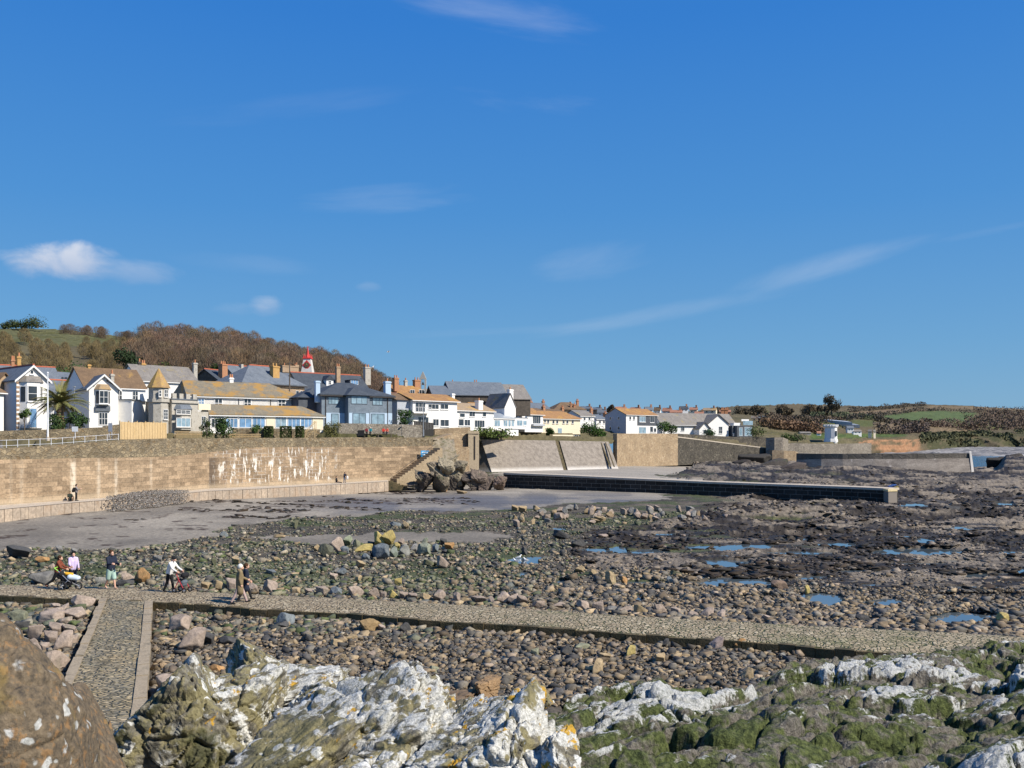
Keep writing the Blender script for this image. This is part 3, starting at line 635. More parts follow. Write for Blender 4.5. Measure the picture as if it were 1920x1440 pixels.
wallthing('lower_rock_wall', 'dark seaweed-stained wall with a sloping pale coping under the long slate roof', [(1269, 270), (1310, 279), (1380, 292), (1446, 300)], [820, 825, 834, 842], 'rubble_dark', 3, cope='concrete_pale')
wallthing('garden_wall', 'long dark garden wall in front of the gabled white cottage', [(1269, 276), (1310, 285), (1366, 296), (1438, 306)], [813, 815, 819, 820], 'rubble_dark', .6, zb=3)
wallthing('bastion_wall', 'round-cornered grey bastion wall with a small green sign', [(1436, 297), (1452, 295), (1468, 295.5), (1478, 299)], [821, 820, 820, 824], 'rubble_grey', 4, zb=.5, lean=.8)
wallthing('bastion_base', 'low stained masonry base in front of the grey bastion', [(1448, 288), (1470, 287.5), (1492, 289), (1497, 294)], [844, 845, 846, 849], 'rubble_tan', 6)
wallthing('field_wall', 'long low buff wall below the castellated white folly', [(1476, 305), (1540, 312), (1600, 322), (1634, 330)], [831, 832, 832, 831], 'rubble_grey', 1.2, cope=None)
mb = MB(); a = at(1442, 298, zof(838, 298)); mb.box((a.x, a.y-.6, a.z), (a.x+1.0, a.y-.4, a.z+1.1)); tag(mb.obj('notice_board', flat('mint_green', (.25, .5, .42))), 'small mint green notice board on the bastion wall', 'sign')
# the far breakwater
bw = thing('breakwater', 'curving stained concrete breakwater with a ledge and a pale end, beyond the slipway pier', 'breakwater')
m, nt, b = newmat('stained_concrete', .9, .2); v = coord(nt, 'uv'); u_, v_, _ = nd(nt, 'ShaderNodeSeparateXYZ', {0: v}).outputs
n_ = noise(nt, .5, vmul(nt, v, (.6, 1.6, 1)), 6, .68); n2_ = noise(nt, 3, v, 4, .65)
c = ramp(nt, n_, [(.3, (.16, .135, .115)), (.5, (.25, .215, .18)), (.72, (.34, .295, .25))]); c = mixc(nt, 1.0, c, ramp(nt, n2_, [(.3, .75), (.7, 1.25)]), 'MULTIPLY')
wm = ma(nt, 'MULTIPLY', sstep(nt, noise(nt, .35, vmul(nt, v, (1, .5, 1)), 4), .6, .68), .7); c = mixc(nt, wm, c, (.55, .5, .44)); nt.links.new(c, b.inputs['Base Color']); bump(nt, b, n2_, .5, .08)
rubble('dark_concrete', [(.09, .08, .065), (.13, .115, .095), (.11, .095, .08)], .6, (.1, .09, .075))
BW = [(1493, 233), (1510, 229.5), (1540, 227), (1580, 225), (1640, 223.6), (1700, 223), (1760, 223.5), (1822, 225)]
wallmesh('lower_wall', [at(p, Y, -.6) for p, Y in BW], [at(p, Y+1.2, zof(y, Y)) for (p, Y), y in zip(BW, (862, 862, 861, 861, 861, 861, 860, 859.5))], MATS['stained_concrete'], bw, 5)
wallmesh('upper_wall', [at(p, Y+1.6, zof(864, Y)) for p, Y in BW], [at(p, Y+1.7, zof(y, Y)) for (p, Y), y in zip(BW, (850, 851, 851, 851, 851, 850.5, 850.5, 850))], MATS['dark_concrete'], bw, 3)
mb = MB(); a = at(1815, 225, 0); b2 = at(1821, 223.2, 0); k = Vector((.5, 6, 0))
mb.prism([at(1822, 224.9, -.6), at(1827, 225, -.6), at(1827, 229, -.6), at(1822, 229, -.6)], [at(1817.5, 226.3, zof(846, 226)), at(1821, 226.3, zof(846, 226)), at(1821, 229, zof(846, 226)), at(1817.5, 229, zof(846, 226))]); mb.obj('end_post', flat('pale_render', (.62, .58, .52), .9), bw)
# near pier / slipway
pier = thing('slipway_pier', 'long low stone slipway pier with a side coloured near-black for its shade, reaching across the beach', 'pier')
m, nt, b, uv, c, br, n2 = walls('pier_blocks', (.045, .04, .034), (.026, .023, .02), (.21, .19, .16), 1.7, .62, .028, big=(.7, 1.3))  # near-black blocks: the side's shade is put into the colour
nt.links.new(c, b.inputs['Base Color']); bump(nt, b, ma(nt, 'SUBTRACT', n2, br.outputs['Fac']), .6, .05)
PR = [(944, 152, 889.5), (1040, 146, 893.5), (1200, 137.5, 901), (1330, 131, 907), (1480, 124, 912.5), (1600, 118, 917), (1666, 114.5, 920)]
b0 = [at(p, Y, -.8) for p, Y, _ in PR]; t0 = [at(p, Y+.15, zof(y, Y)) for p, Y, y in PR]
wallmesh('side_wall', b0, t0, MATS['pier_blocks'], pier, 2.6)
wallmesh('coping', [q+Vector((0, -.1, .0)) for q in t0], [q+Vector((0, -.08, .28)) for q in t0], MATS['concrete_pale'], pier, 2.9)
a, b2 = at(1665.8, 113.2, 0), at(1682, 113.8, 0); k = Vector((.3, 3.2, 0))
mb = MB(); mb.prism([Vector((p.x, p.y, -.8)) for p in (a, b2, b2+k, a+k)], [Vector((p.x, p.y, zof(921, 114))) for p in (a, b2, b2+k, a+k)]); mb.obj('end_block', MATS['stained_concrete'], pier)
a, b2 = at(1665.2, 113.1, 0), at(1682.6, 113.7, 0); k = Vector((.3, 3.4, 0))
mb = MB(); mb.prism([Vector((p.x, p.y, zof(921, 114))) for p in (a, b2, b2+k, a+k)], [Vector((p.x, p.y, zof(917, 114))) for p in (a, b2, b2+k, a+k)]); mb.obj('painted_edge', pm('yellowed_paint', [(.72, .58, .32), (.62, .5, .28)], 1.5, .8, .2), pier)
# ================= THE LAND BEHIND =================
LC = [-500, 0, 100, 200, 300, 450, 550, 650, 720, 770, 850, 893, 902, 960, 1100, 1250, 1400, 1480, 1560, 1640, 1700, 1800, 1920, 2150]
def hp(py, Y): return (Y, zof(py, Y))
LP = {-500: [(58, 6.6), (100, 7.5), (130, 9.5), (200, 14), hp(690, 300), hp(625, 430), hp(618, 500), (800, 60)],
 0: [(88, 6.9), (106, 7.7), (113, 9.0), (140, 9.7), (200, 15), hp(692, 300), hp(625, 430), hp(614, 500), (800, 58)],
 100: [(94, 7.1), (108, 7.9), (115, 9.2), (140, 9.7), (200, 15), hp(692, 300), hp(632, 430), hp(616, 500), (800, 58)],
 200: [(100, 7.5), (112, 8.0), (120, 9.3), (150, 9.8), (205, 15), hp(695, 300), hp(640, 430), hp(626, 500), (800, 58)],
 300: [(109, 7.9), (125, 8.3), (135, 9.0), (160, 9.8), (210, 15), hp(700, 300), hp(650, 430), hp(640, 500), (800, 50)],
 450: [(122, 7.9), (134, 8.2), (146, 9.2), (165, 10.0), (215, 15), hp(715, 300), hp(665, 430), hp(652, 490), (800, 45)],
 550: [(128, 7.9), (136, 8.2), (148, 9.3), (175, 10.4), (220, 15), hp(725, 300), hp(685, 420), hp(676, 470), (800, 36)],
 650: [(135, 8.1), (142, 8.4), (152, 10.0), (180, 11.2), (220, 15), hp(738, 300), hp(708, 410), hp(703, 450), (800, 30)],
 720: [(143, 8.1), (148, 8.4), (158, 10.4), (185, 11.2), (220, 14), hp(750, 300), hp(732, 400), hp(735, 450), (800, 26)],
 770: [(146, 8.1), (152, 8.4), (165, 10.4), (195, 11.2), (230, 14), hp(762, 300), hp(756, 400), hp(758, 460), (800, 26)],
 850: [(166, 8.2), (172, 9.0), (182, 9.4), (205, 10.6), (240, 14), hp(768, 320), hp(764, 420), hp(764, 480), (800, 28)],
 893: [(168, 8.4), (174, 9.0), (186, 9.4), (208, 10.6), (240, 14), hp(770, 320), hp(766, 420), hp(766, 480), (800, 28)],
 902: [(213, 7.9), (216, 8.2), (220, 9.2), (228, 10.4), (250, 13.5), hp(772, 320), hp(766, 420), hp(766, 480), (800, 28)],
 960: [(217, 7.7), (222, 8.2), (228, 9.2), (240, 10.4), (270, 12.5), hp(778, 340), hp(770, 430), hp(768, 480), (800, 30)],
 1100: [(227, 7.7), (232, 8.3), (245, 9.2), (262, 10.2), (300, 12.0), hp(790, 360), hp(780, 440), hp(776, 520), (800, 32)],
 1250: [(268, 8.6), (275, 9.4), (290, 9.6), (305, 10.2), (340, 12.0), hp(794, 400), hp(784, 470), hp(780, 560), (800, 32)],
 1400: [(299, 5.5), (304, 8.8), (318, 9.0), (330, 9.4), (360, 11.0), hp(804, 420), hp(788, 520), hp(778, 620), (900, 42)],
 1480: [(306, 5.2), (320, 7.0), (332, 7.6), (345, 8.4), (380, 10.0), hp(808, 460), hp(790, 580), hp(774, 720), (1000, 48)],
 1560: [(318, 5.6), (328, 6.8), (338, 7.6), (352, 8.2), (400, 9.4), hp(812, 480), hp(790, 640), hp(776, 900), (1300, 58)],
 1640: [(560, 0.5), (566, 8.0), (575, 9.2), (590, 9.6), (640, 12), hp(806, 720), hp(786, 900), hp(764, 1300), (1900, 78)],
 1700: [(590, 0.5), (598, 8.0), (610, 9.6), (640, 11), (700, 13), hp(806, 800), hp(786, 1000), hp(757, 1450), (2100, 85)],
 1800: [(820, 0.5), (850, 9.5), (870, 12), (900, 14), (950, 18), hp(800, 1020), hp(784, 1200), hp(760, 1550), (2200, 90)],
 1920: [(860, 0.5), (900, 12), (930, 15), (960, 17), (1020, 20), hp(800, 1080), hp(786, 1250), hp(768, 1600), (2200, 78)],
 2150: [(900, 0.5), (940, 10), (970, 14), (1000, 15), (1060, 17), hp(806, 1150), hp(798, 1300), hp(790, 1700), (2200, 40)]}
for k, q in LP.items():
    while len(q) < 9: q.insert(-1, tuple((np.array(q[-1])+np.array(q[-2]))/2))
LY = np.array([[q[0] for q in LP[k]] for k in LC]); LZ = np.array([[q[1] for q in LP[k]] for k in LC])
def landcol(px):
    return np.array([np.interp(px, LC, LY[:, j]) for j in range(LY.shape[1])]), np.array([np.interp(px, LC, LZ[:, j]) for j in range(LZ.shape[1])])
def landz(px, Y):
    a, b2 = landcol(px); return float(np.interp(Y, a, b2))
pxs = np.concatenate([np.arange(-500, -20, 20), np.arange(-20, 1960, 4), np.arange(1960, 2150, 20)]); ts = np.concatenate([np.linspace(0, 4, 40), np.linspace(4, 8, 110)[1:]])
PXl, Tl = np.meshgrid(pxs, ts, indexing='xy'); Yl = np.zeros_like(PXl); Zl = np.zeros_like(PXl)
for j, p in enumerate(pxs):
    a, b2 = landcol(p); Yl[:, j] = np.interp(ts, np.arange(9), a); Zl[:, j] = np.interp(ts, np.arange(9), b2)
Xl = (PXl-960)/F*Yl
cl = (PXl > 1600)
Zl = Zl+(fbm(Xl*.05, Yl*.05, seed=91, oct=4)-.5)*np.interp(Yl, [100, 200, 400, 1200], [.1, .6, 2.2, 5])*(Tl > .2)
cn = fbm(Xl*.05, Zl*.03, seed=93, oct=4, ridge=True)
Yl = Yl-np.where(cl & (Tl < 2.5), (cn-.5)*np.interp(PXl, [1600, 1640, 1750, 1850], [0, 8, 16, 26]), 0); Xl = (PXl-960)/F*Yl
PYl = HZ+F*(ZC-Zl)/Yl
g1 = fbm(Xl*.02, Yl*.02, seed=95, oct=5); g2 = fbm(Xl*.1, Yl*.1, seed=97, oct=4)
lc = L((.075, .072, .03), (.13, .11, .06), ss(g1, .35, .65))
woodfloor = ss(PXl, 90, 240)*ss(Yl, 210, 260)*ss(PXl, 800, 740)
lc = lc*(1-woodfloor[..., None])+np.array((.075, .058, .04))*woodfloor[..., None]
fld = (PXl < 260)*ss(Yl, 385, 400); lc = lc*(1-fld[..., None])+(np.array((.105, .104, .046))+.05*(g2[..., None]-.5))*fld[..., None]
twn = ss(PXl, 760, 860)*ss(Yl, 235, 300)*(PXl < 1420); lc = lc*(1-.6*twn[..., None])+np.array((.10, .085, .055))*.6*twn[..., None]
def field(px0, px1, top, bot, col, w=1.0):
    """a field on the far hill, its upper and lower hedges given where they run"""
    global lc
    t = np.interp(PXl, *zip(*top)); b2 = np.interp(PXl, *zip(*bot)); k = ss(PXl, px0-6, px0+6)*ss(PXl, px1+6, px1-6)*ss(PYl, t-1, t+1)*ss(PYl, b2+1, b2-1)*(PXl > 1450)*w
    lc = lc*(1-k[..., None])+(np.array(col)*(1+.35*(g2[..., None]-.5)))*k[..., None]
farl = (PXl > 1440)*ss(Yl, 420, 520)*1.0; lc = lc*(1-farl[..., None])+(np.array((.105, .085, .05))*(1+.6*(g1[..., None]-.5)))*farl[..., None]
field(1500, 1640, [(1500, 783), (1640, 788)], [(1500, 800), (1640, 800)], (.075, .085, .032))
field(1600, 1760, [(1600, 772), (1700, 766), (1760, 763)], [(1600, 782), (1700, 776), (1760, 770)], (.16, .115, .07))
field(1650, 1830, [(1650, 779), (1720, 771), (1770, 770), (1830, 774)], [(1650, 788), (1720, 795), (1770, 792), (1830, 788)], (.082, .112, .045))
field(1790, 1880, [(1790, 790), (1880, 794)], [(1790, 800), (1880, 806)], (.12, .13, .05))
field(1640, 1830, [(1640, 792), (1720, 797), (1830, 806)], [(1640, 806), (1720, 808), (1830, 815)], (.17, .125, .075))
field(1740, 1930, [(1740, 760), (1930, 764)], [(1740, 766), (1860, 768), (1930, 770)], (.16, .12, .07))
field(1520, 1700, [(1520, 812), (1700, 814)], [(1520, 824), (1700, 818)], (.07, .10, .03))
clf = ((PXl > 1610) & (Tl < 1.3) & (PXl < 1745))*ss(fbm(Xl*.12, Zl*.5, seed=99, oct=4), .34, .56)*ss(PXl, 1735, 1715); lc = lc*(1-clf[..., None])+np.array((.30, .165, .09))*clf[..., None]
clf2 = ((PXl >= 1735) & (Tl < 2.2))*1.0*ss(g2, .62, .5); lc = lc*(1-clf2[..., None])+np.array((.06, .06, .028))*clf2[..., None]
road = ((PXl < 240) & (Yl < 107))*1.0; lc = lc*(1-road[..., None])+np.array((.20, .19, .18))*road[..., None]
m, nt, b = newmat('land', .95, .15); atc = nd(nt, 'ShaderNodeAttribute', attribute_name='ground').outputs['Color']; v = coord(nt, 'world')
n_ = noise(nt, .5, v, 7, .7); c = mixc(nt, 1.0, atc, ramp(nt, n_, [(.3, .62), (.7, 1.38)]), 'MULTIPLY'); nt.links.new(c, b.inputs['Base Color']); bump(nt, b, n_, .6, .5)
link('hills', npmesh('hills', np.stack([Xl, Yl, Zl], -1).reshape(-1, 3), gridfaces(*Xl.shape), MATS['land'], True, {'ground': lc.reshape(-1, 3)})); tag(bpy.data.objects['hills'], kind='structure')
def onland(px, Y): return Vector(((px-960)/F*Y, Y, landz(px, Y)))

# ---------------- trees and bushes
bark = pm('bark', [(.10, .08, .06), (.17, .14, .11)], 2.0, .95, .3, kind='obj')
twig = pm('twigs', [(.105, .075, .052), (.18, .135, .095), (.14, .11, .08)], .35, .95, 0, kind='world', objcol=True)
leafm = pm('dark_leaves', [(.018, .032, .012), (.045, .07, .022), (.03, .05, .018)], .6, .75, 0, kind='world', objcol=True)
def bare_tree(seed, h=11.0):
    """trunk with limbs, a domed crown of fine upswept twigs"""
    r = random.Random(seed); tr = MB(); tw = MB(); rx, ry = h*r.uniform(.36, .46), h*r.uniform(.36, .46)
    top = Vector((r.uniform(-.4, .4), r.uniform(-.4, .4), h*.34)); tr.cyl((0, 0, -1), top, h*.02, h*.014, 5)
    for k in range(11):
        a = r.uniform(0, 6.283); q = Vector((math.cos(a)*rx*r.uniform(.2, .8), math.sin(a)*ry*r.uniform(.2, .8), h*r.uniform(.6, .86))); m_ = top.lerp(q, .5)+Vector((r.uniform(-.4, .4), r.uniform(-.4, .4), -.3)); b0 = Vector((0, 0, h*r.uniform(.12, .34)))
        tr.cyl(b0, m_, h*.010, h*.006, 4); tr.cyl(m_, q, h*.006, h*.003, 3)
        for _ in range(3): e = m_.lerp(q, r.random()); tr.cyl(e, e+Vector((r.uniform(-1, 1), r.uniform(-1, 1), r.uniform(.6, 1.6)))*h*.09, h*.004, h*.001, 3)
    for k in range(1150):
        a, z_ = r.uniform(0, 6.283), r.random(); rr_ = math.sqrt(r.uniform(.12, 1)); prof = math.sqrt(max(0, 1-((z_-.35)/.65)**2)) if z_ > .35 else .55+z_*1.28
        q = Vector((math.cos(a)*rx*rr_*prof, math.sin(a)*ry*rr_*prof, h*(.12+.80*z_))); d = Vector((q.x*.10+r.gauss(0, .35), q.y*.10+r.gauss(0, .35), 1.0)).normalized(); l = r.uniform(.6, 1.7); s_ = d.cross(Vector((r.uniform(-1, 1), r.uniform(-1, 1), r.uniform(-1, 1)))).normalized()*r.uniform(.028, .06); q = q-d*l*.5; tw.face([q-s_, q+s_, q+d*l])
    return tr, tw
def tree_thing(name, label, cat, trunk, crown, tm, cm, group, tone=None):
    t = thing(name, label, cat, group=group)
    trunk.obj('trunk', tm, t); o = crown.obj('crown', cm, t, True); return t
def settone(t, c):
    for ch in t.children:
        if ch.name.startswith('crown'): ch.color = (*c, 1)
WL = 'bare brown tree of the dense leafless wood covering the hill above the town'
protos = []
for sd_ in range(5):
    tr, tw = bare_tree(100+sd_); t = tree_thing('bare_tree', WL, 'tree', tr, tw, bark, twig, 'bare trees of the hill wood'); protos.append(t)
rt = random.Random(4); used = [0]*5
def put_tree(protos, used, px, Y, s, tone, rz=None, dz=0):
    i = rt.randrange(len(protos)); t = protos[i] if not used[i] else clone(protos[i]); used[i] += 1
    p = onland(px, Y); t.location = (p.x, p.y, p.z+dz); t.rotation_euler = (0, 0, rt.uniform(0, 6.28)); t.scale = (s*rt.uniform(.9, 1.15), s*rt.uniform(.9, 1.15), s); settone(t, tone); return t
spots = []
while len(spots) < 246:
    px = rt.uniform(115, 735); Y = rt.choice((rt.uniform(262, 330), rt.uniform(330, 440), rt.uniform(380, 470)))
    if px < np.interp(Y, [262, 330, 450], [235, 255, 275]) and Y < 455: continue
    if px < 285 and Y < 462 and px < 240+ (Y-262)*.2: continue
    if all(abs(px-q[0]) > 9 or abs(Y-q[1]) > 14 for q in spots): spots.append((px, Y))
spots2 = [(rt.uniform(118, 290), rt.uniform(458, 474)) for _ in range(34)]
for px, Y in spots2: k = rt.uniform(.7, 1.0); put_tree(protos, used, px, Y, rt.uniform(.45, .68), (k, k*.92, k*.85), dz=-1.2)
spots = [q for q in spots if not (q[0] < 285 and q[1] > 440)]
for px, Y in sorted(spots, key=lambda q: -q[1]):
    k = rt.uniform(.75, 1.25); s = rt.uniform(.85, 1.2)*np.interp(px, [110, 200, 640, 735], [.85, 1.02, .95, .66])
    put_tree(protos, used, px, Y, float(s), (k*rt.uniform(.95, 1.25), k, k*rt.uniform(.75, 1.0)))
sp = []; us2 = [0]*3
for sd_ in range(3):
    tr, tw = bare_tree(200+sd_, 7.5); sp.append(tree_thing('scrub_tree', 'low olive-grey leafless scrub tree on the slope below the green field', 'tree', tr, tw, bark, twig, 'scrub trees below the field'))
for i in range(74):
    px = rt.uniform(-25, 262); Y = rt.uniform(262, 392); k = rt.uniform(.85, 1.3)
    put_tree(sp, us2, px, Y, rt.uniform(.65, .95), (k*1.05, k*1.05, k*.7))
def leaf_tree(seed, h, w, n=900, leaf=.45, trunk_h=.35, core=True):
    """evergreen: leaf clumps through an uneven crown"""
    r = random.Random(seed); tr = MB(); cr = MB()
    tr.cyl((0, 0, -.4), (0, 0, h*.7), w*.05, w*.02, 6)
    lobes = [(Vector((r.uniform(-.32, .32)*w, r.uniform(-.32, .32)*w, h*r.uniform(trunk_h+.1, .85))), r.uniform(.18, .34)*w) for _ in range(11)]
    for c0, _ in lobes[:6]: tr.cyl((0, 0, h*.3), c0, w*.02, w*.008, 4)
    for k in range(n):
        c0, rr2 = lobes[r.randrange(len(lobes))]; d = Vector((r.gauss(0, 1), r.gauss(0, 1), r.gauss(0, 1))).normalized()
        p = c0+d*rr2*r.uniform(.55, 1.05); e = Vector((r.gauss(0, 1), r.gauss(0, 1), r.gauss(0, 1))).normalized(); f = e.cross(d).normalized()*leaf*r.uniform(.5, 1); e = e*leaf*r.uniform(.5, 1)
        if p.z < .02*h: continue
        cr.face([p-f, p+e, p+f, p-e*.6])
    return tr, cr
def shrub(name, label, cat, px, Y, h, w, seed, tone=(1, 1, 1), n=700, leaf=.3, th=.02, mat=None, group=None, py=None):
    tr, cr = leaf_tree(seed, h, w, n, leaf, th); t = tree_thing(name, label, cat, tr, cr, bark, mat or leafm, group); p = onland(px, Y)
    t.location = (p.x, p.y, zof(py, Y) if py else p.z-.1); settone(t, tone); return t
shrub('evergreen_tree', 'tall dark evergreen tree standing out among the bare wood above the hotel roof', 'tree', 247, 255, 11.5, 8.5, 1, (.5, .6, .5), 2200, .42, .0)
for i, (px, py, h, w) in enumerate(((30, 612, 2.5, 9), (70, 612, 3.4, 12), (48, 614, 2.6, 10), (8, 614, 2.5, 10))):
    t = shrub('hilltop_bush', 'dark windswept bush along the skyline of the green field', 'bush', px, 470, h, w, 20+i, (1.3, 1.05, .8), 800, .45, 0, group='bushes on the field skyline', py=py+2)
for i, (px, Y, h, w, tn) in enumerate(((305, 262, 7, 6, (1.2, 1.25, .7)), (398, 268, 9, 5, (.9, 1.1, .6)), (122, 252, 5, 12, (.8, 1.05, .7)), (150, 250, 5, 9, (.9, 1.1, .7)), (470, 270, 6, 6, (.8, 1, .6)))):
    shrub('ivy_tree', ('pale green ivy-clad tree in the wood above the turret', 'narrow ivy-clad tree above the slate terrace', 'wide green laurel bush behind the low slate roof', 'rounded green bush beside the skylight roof', 'dim green tree behind the red-ridged slate roof')[i], 'tree', px, Y, h, w, 40+i, tn, 700, .4, 0)
# ---------------- far hill: hedges, woods, trees, sheds
hedgem = pm('hedge_leaves', [(.07, .068, .045), (.13, .108, .078), (.10, .085, .065)], .05, .95, 0, kind='world', objcol=True)
def hedge(pts, h, label, seed, tone=(1, 1, 1), n=900, leaf=1.6, w=4.0, name='hedge'):
    """a far hedgerow: leaf clumps along a line of ground points"""
    r = random.Random(seed); mb = MB(); pl = []
    for px, py in pts:
        a, b2 = landcol(px); yy = np.linspace(a[4], a[7], 160); zz_ = np.interp(yy, a, b2); pp = HZ+F*(ZC-zz_)/yy; k = int(np.argmin(np.abs(pp-py))); pl.append(Vector(((px-960)/F*yy[k], yy[k], zz_[k])))
    seg = [(b2-a).length for a, b2 in zip(pl[:-1], pl[1:])]; tot = sum(seg)
    for k in range(int(n*2.2)):
        s = r.uniform(0, tot); i = 0
        while s > seg[i] and i < len(seg)-1: s -= seg[i]; i += 1
        p = pl[i].lerp(pl[i+1], s/seg[i]); hh = h*(.45+.6*vn(np.array([p.x*.08+seed]), np.array([0.0]))[0]); p = p+Vector((r.uniform(-.3, .3)*w, r.uniform(-1, 1)*w, r.random()**1.4*hh))
        e = Vector((r.gauss(0, 1), r.gauss(0, 1), r.gauss(0, 1))).normalized()*leaf*.6; f = Vector((r.gauss(0, 1), r.gauss(0, 1), r.gauss(0, 1))).normalized()*leaf*.6
        mb.face([p-f, p+e, p+f, p-e*.7])
    o = mb.obj(name, hedgem); o.color = (*tone, 1); return tag(o, label, 'hedge' if name == 'hedge' else 'trees', None, None)
hedge([(1590, 773), (1640, 769), (1690, 764), (1735, 760)], 7, 'dark hedge along the skyline left of the ploughed brow', 1)
hedge([(1590, 787), (1650, 780), (1720, 771), (1770, 769), (1840, 774)], 6, 'dark hedge along the upper edge of the bright green field', 2)
hedge([(1640, 789), (1690, 794), (1725, 797)], 6, 'short dark hedge at the lower corner of the bright green field', 3)
hedge([(1720, 799), (1770, 801), (1830, 804)], 10, 'line of purple-grey trees below the bright green field', 4, (1.3, 1.1, 1.1), 900)
hedge([(1640, 812), (1690, 813), (1740, 815)], 10, 'thick dark hedge above the orange cliff', 5, (1, .9, 1))
hedge([(1430, 800), (1500, 806), (1540, 811)], 5, 'brown bramble thicket above the field wall', 6, (1.5, 1.1, .9), 1300, 1.2, 10)
hedge([(1430, 790), (1500, 790), (1580, 792)], 5, 'dark thicket beside the white chalets', 7, (1, .85, .8), 1300, 1.3, 14)
hedge([(1520, 783), (1580, 784), (1640, 786)], 6, 'green hedge above the polytunnels', 8, (.8, 1.1, .8), 700)
mb = MB(); r = random.Random(77)
for k in range(9000):
    px = r.uniform(1780, 2000); py = r.uniform(770, 808)
    if vn(np.array([px*.03]), np.array([py*.16]), seed=4)[0] > ss(px, 1770, 1880)*.95 or px < 1795+(py-770)*.6: continue
    a, b2 = landcol(px); yy = np.linspace(a[4], a[7], 60); pp = HZ+F*(ZC-np.interp(yy, a, b2))/yy; i = int(np.argmin(np.abs(pp-py))); p = Vector(((px-960)/F*yy[i], yy[i], float(np.interp(yy[i], a, b2))+r.random()**1.3*8))
    e = Vector((r.gauss(0, 1), r.gauss(0, 1), r.gauss(0, 1))).normalized()*1.1; f = Vector((r.gauss(0, 1), r.gauss(0, 1), r.gauss(0, 1))).normalized()*1.1; mb.face([p-f, p+e, p+f, p-e])
o = mb.obj('woods', hedgem); o.color = (1.15, .95, .95, 1); tag(o, 'leafless purple-brown wood filling the hillside at the edge of the bay', 'woods', None, 'stuff')
# scrub on the dark cliffs
mb = MB()
for k in range(3500):
    px = r.uniform(1725, 2050); t = r.uniform(.1, 3.2); a, b2 = landcol(px); Y = float(np.interp(t, range(9), a))-4; z_ = float(np.interp(t, range(9), b2)); p = Vector(((px-960)/F*Y, Y, z_+r.uniform(0, 2.5)))
    if vn(np.array([px*.035]), np.array([t*.9]), seed=8)[0] < .45: continue
    e = Vector((r.gauss(0, 1), r.gauss(0, 1), r.gauss(0, 1))).normalized()*1.5; f = Vector((r.gauss(0, 1), r.gauss(0, 1), r.gauss(0, 1))).normalized()*1.5; mb.face([p-f, p+e, p+f, p-e])
o = mb.obj('undergrowth', hedgem); o.color = (.7, .85, .55, 1); tag(o, 'dark scrub hanging over the low cliffs across the bay', 'scrub', None, 'stuff')
for i, (px, py, h, w, lab) in enumerate(((1469, 776, 6.5, 13, 'low rounded dark tree on the skyline left of the white skyline house'), (1518, 775, 8, 15, 'broad dark skyline tree beside the white skyline house'), (1542, 775, 6, 9, 'small skyline tree right of the white skyline house'), (1559, 774, 14, 13, 'tallest dark tree on the far skyline'), (1482, 776, 5, 6, 'tiny conical skyline tree'), (1420, 776, 6, 15, 'dark spreading tree behind the white skyline villa'), (1395, 778, 5, 16, 'low dark skyline hedge tree above the glass house'), (1345, 776, 4, 12, 'low dark skyline bush left of the pink chimneys'), (1144, 774, 7, 6, 'dark green tree poking over the grey gabled house'))):
    Y = 640 if px < 1500 else 720; Y = 420 if px < 1200 else Y
    t = shrub('skyline_tree', lab, 'tree', px, Y, h*Y/720*1.08, w*Y/720*.95, 60+i, (.85, .78, .66), 2000, .7, .05, hedgem, py=py+3)
m = flat('white_render', (.80, .78, .74), .85, .2, 0, .05)

# rocky shore across the bay
ys_ = np.linspace(478, 900, 60); pq = np.arange(1600, 2300, 4.0); PQ, YQ = np.meshgrid(pq, ys_); XQ = (PQ-960)/F*YQ; ZQ = np.interp(YQ, [478, 500, 700, 900], [-1.2, -.6, .3, 1.5])+(fbm(XQ*.12, YQ*.12, seed=701, oct=4, ridge=True)-.6)*2.6*ss(YQ, 478, 520)
ce = np.clip((fbm(XQ*.1, YQ*.06, seed=703, oct=4)-.3)*2.2, 0, 1)[..., None]; gs = np.array((.10, .10, .105))*(1-ce)+np.array((.34, .32, .30))*ce; snd = (ss(PQ, 1720, 1690)*ss(YQ, 560, 600))[..., None]; gs = gs*(1-snd)+np.array((.42, .35, .27))*snd
link('shore', npmesh('shore', np.stack([XQ, YQ, ZQ], -1).reshape(-1, 3), gridfaces(*XQ.shape), MATS['land'], True, {'ground': gs.reshape(-1, 3)})); tag(bpy.data.objects['shore'], kind='structure')
# ================= HOUSES =================
WM_ = dict(white=MATS['white_render'], cream=flat('cream_render', (.78, .68, .50), .85, .2, 0, .05), grey=flat('grey_render', (.42, .44, .47), .85, .2, 0, .06), blue=flat('pale_blue_render', (.46, .58, .70), .8, .2, 0, .05),
  slateblue=pm('slate_hung', [(.13, .165, .20), (.20, .24, .28)], 1.2, .7, .3, .02), brown=pm('brown_stone', [(.30, .20, .125), (.42, .30, .19), (.24, .165, .11)], 1.3, .9, .5, .04), stone=pm('grey_stone', [(.30, .275, .23), (.46, .43, .37), (.38, .34, .28)], 1.6, .9, .5, .04),
  palestone=pm('limewashed_stone', [(.50, .48, .43), (.66, .64, .60), (.58, .55, .49)], 1.0, .9, .4, .03), dark=pm('dark_stone', [(.06, .05, .04), (.12, .10, .08)], 1.5, .9, .4, .04), slatedark=pm('charcoal_slate', [(.06, .068, .08), (.10, .11, .125)], 1.0, .7, .3, .02))
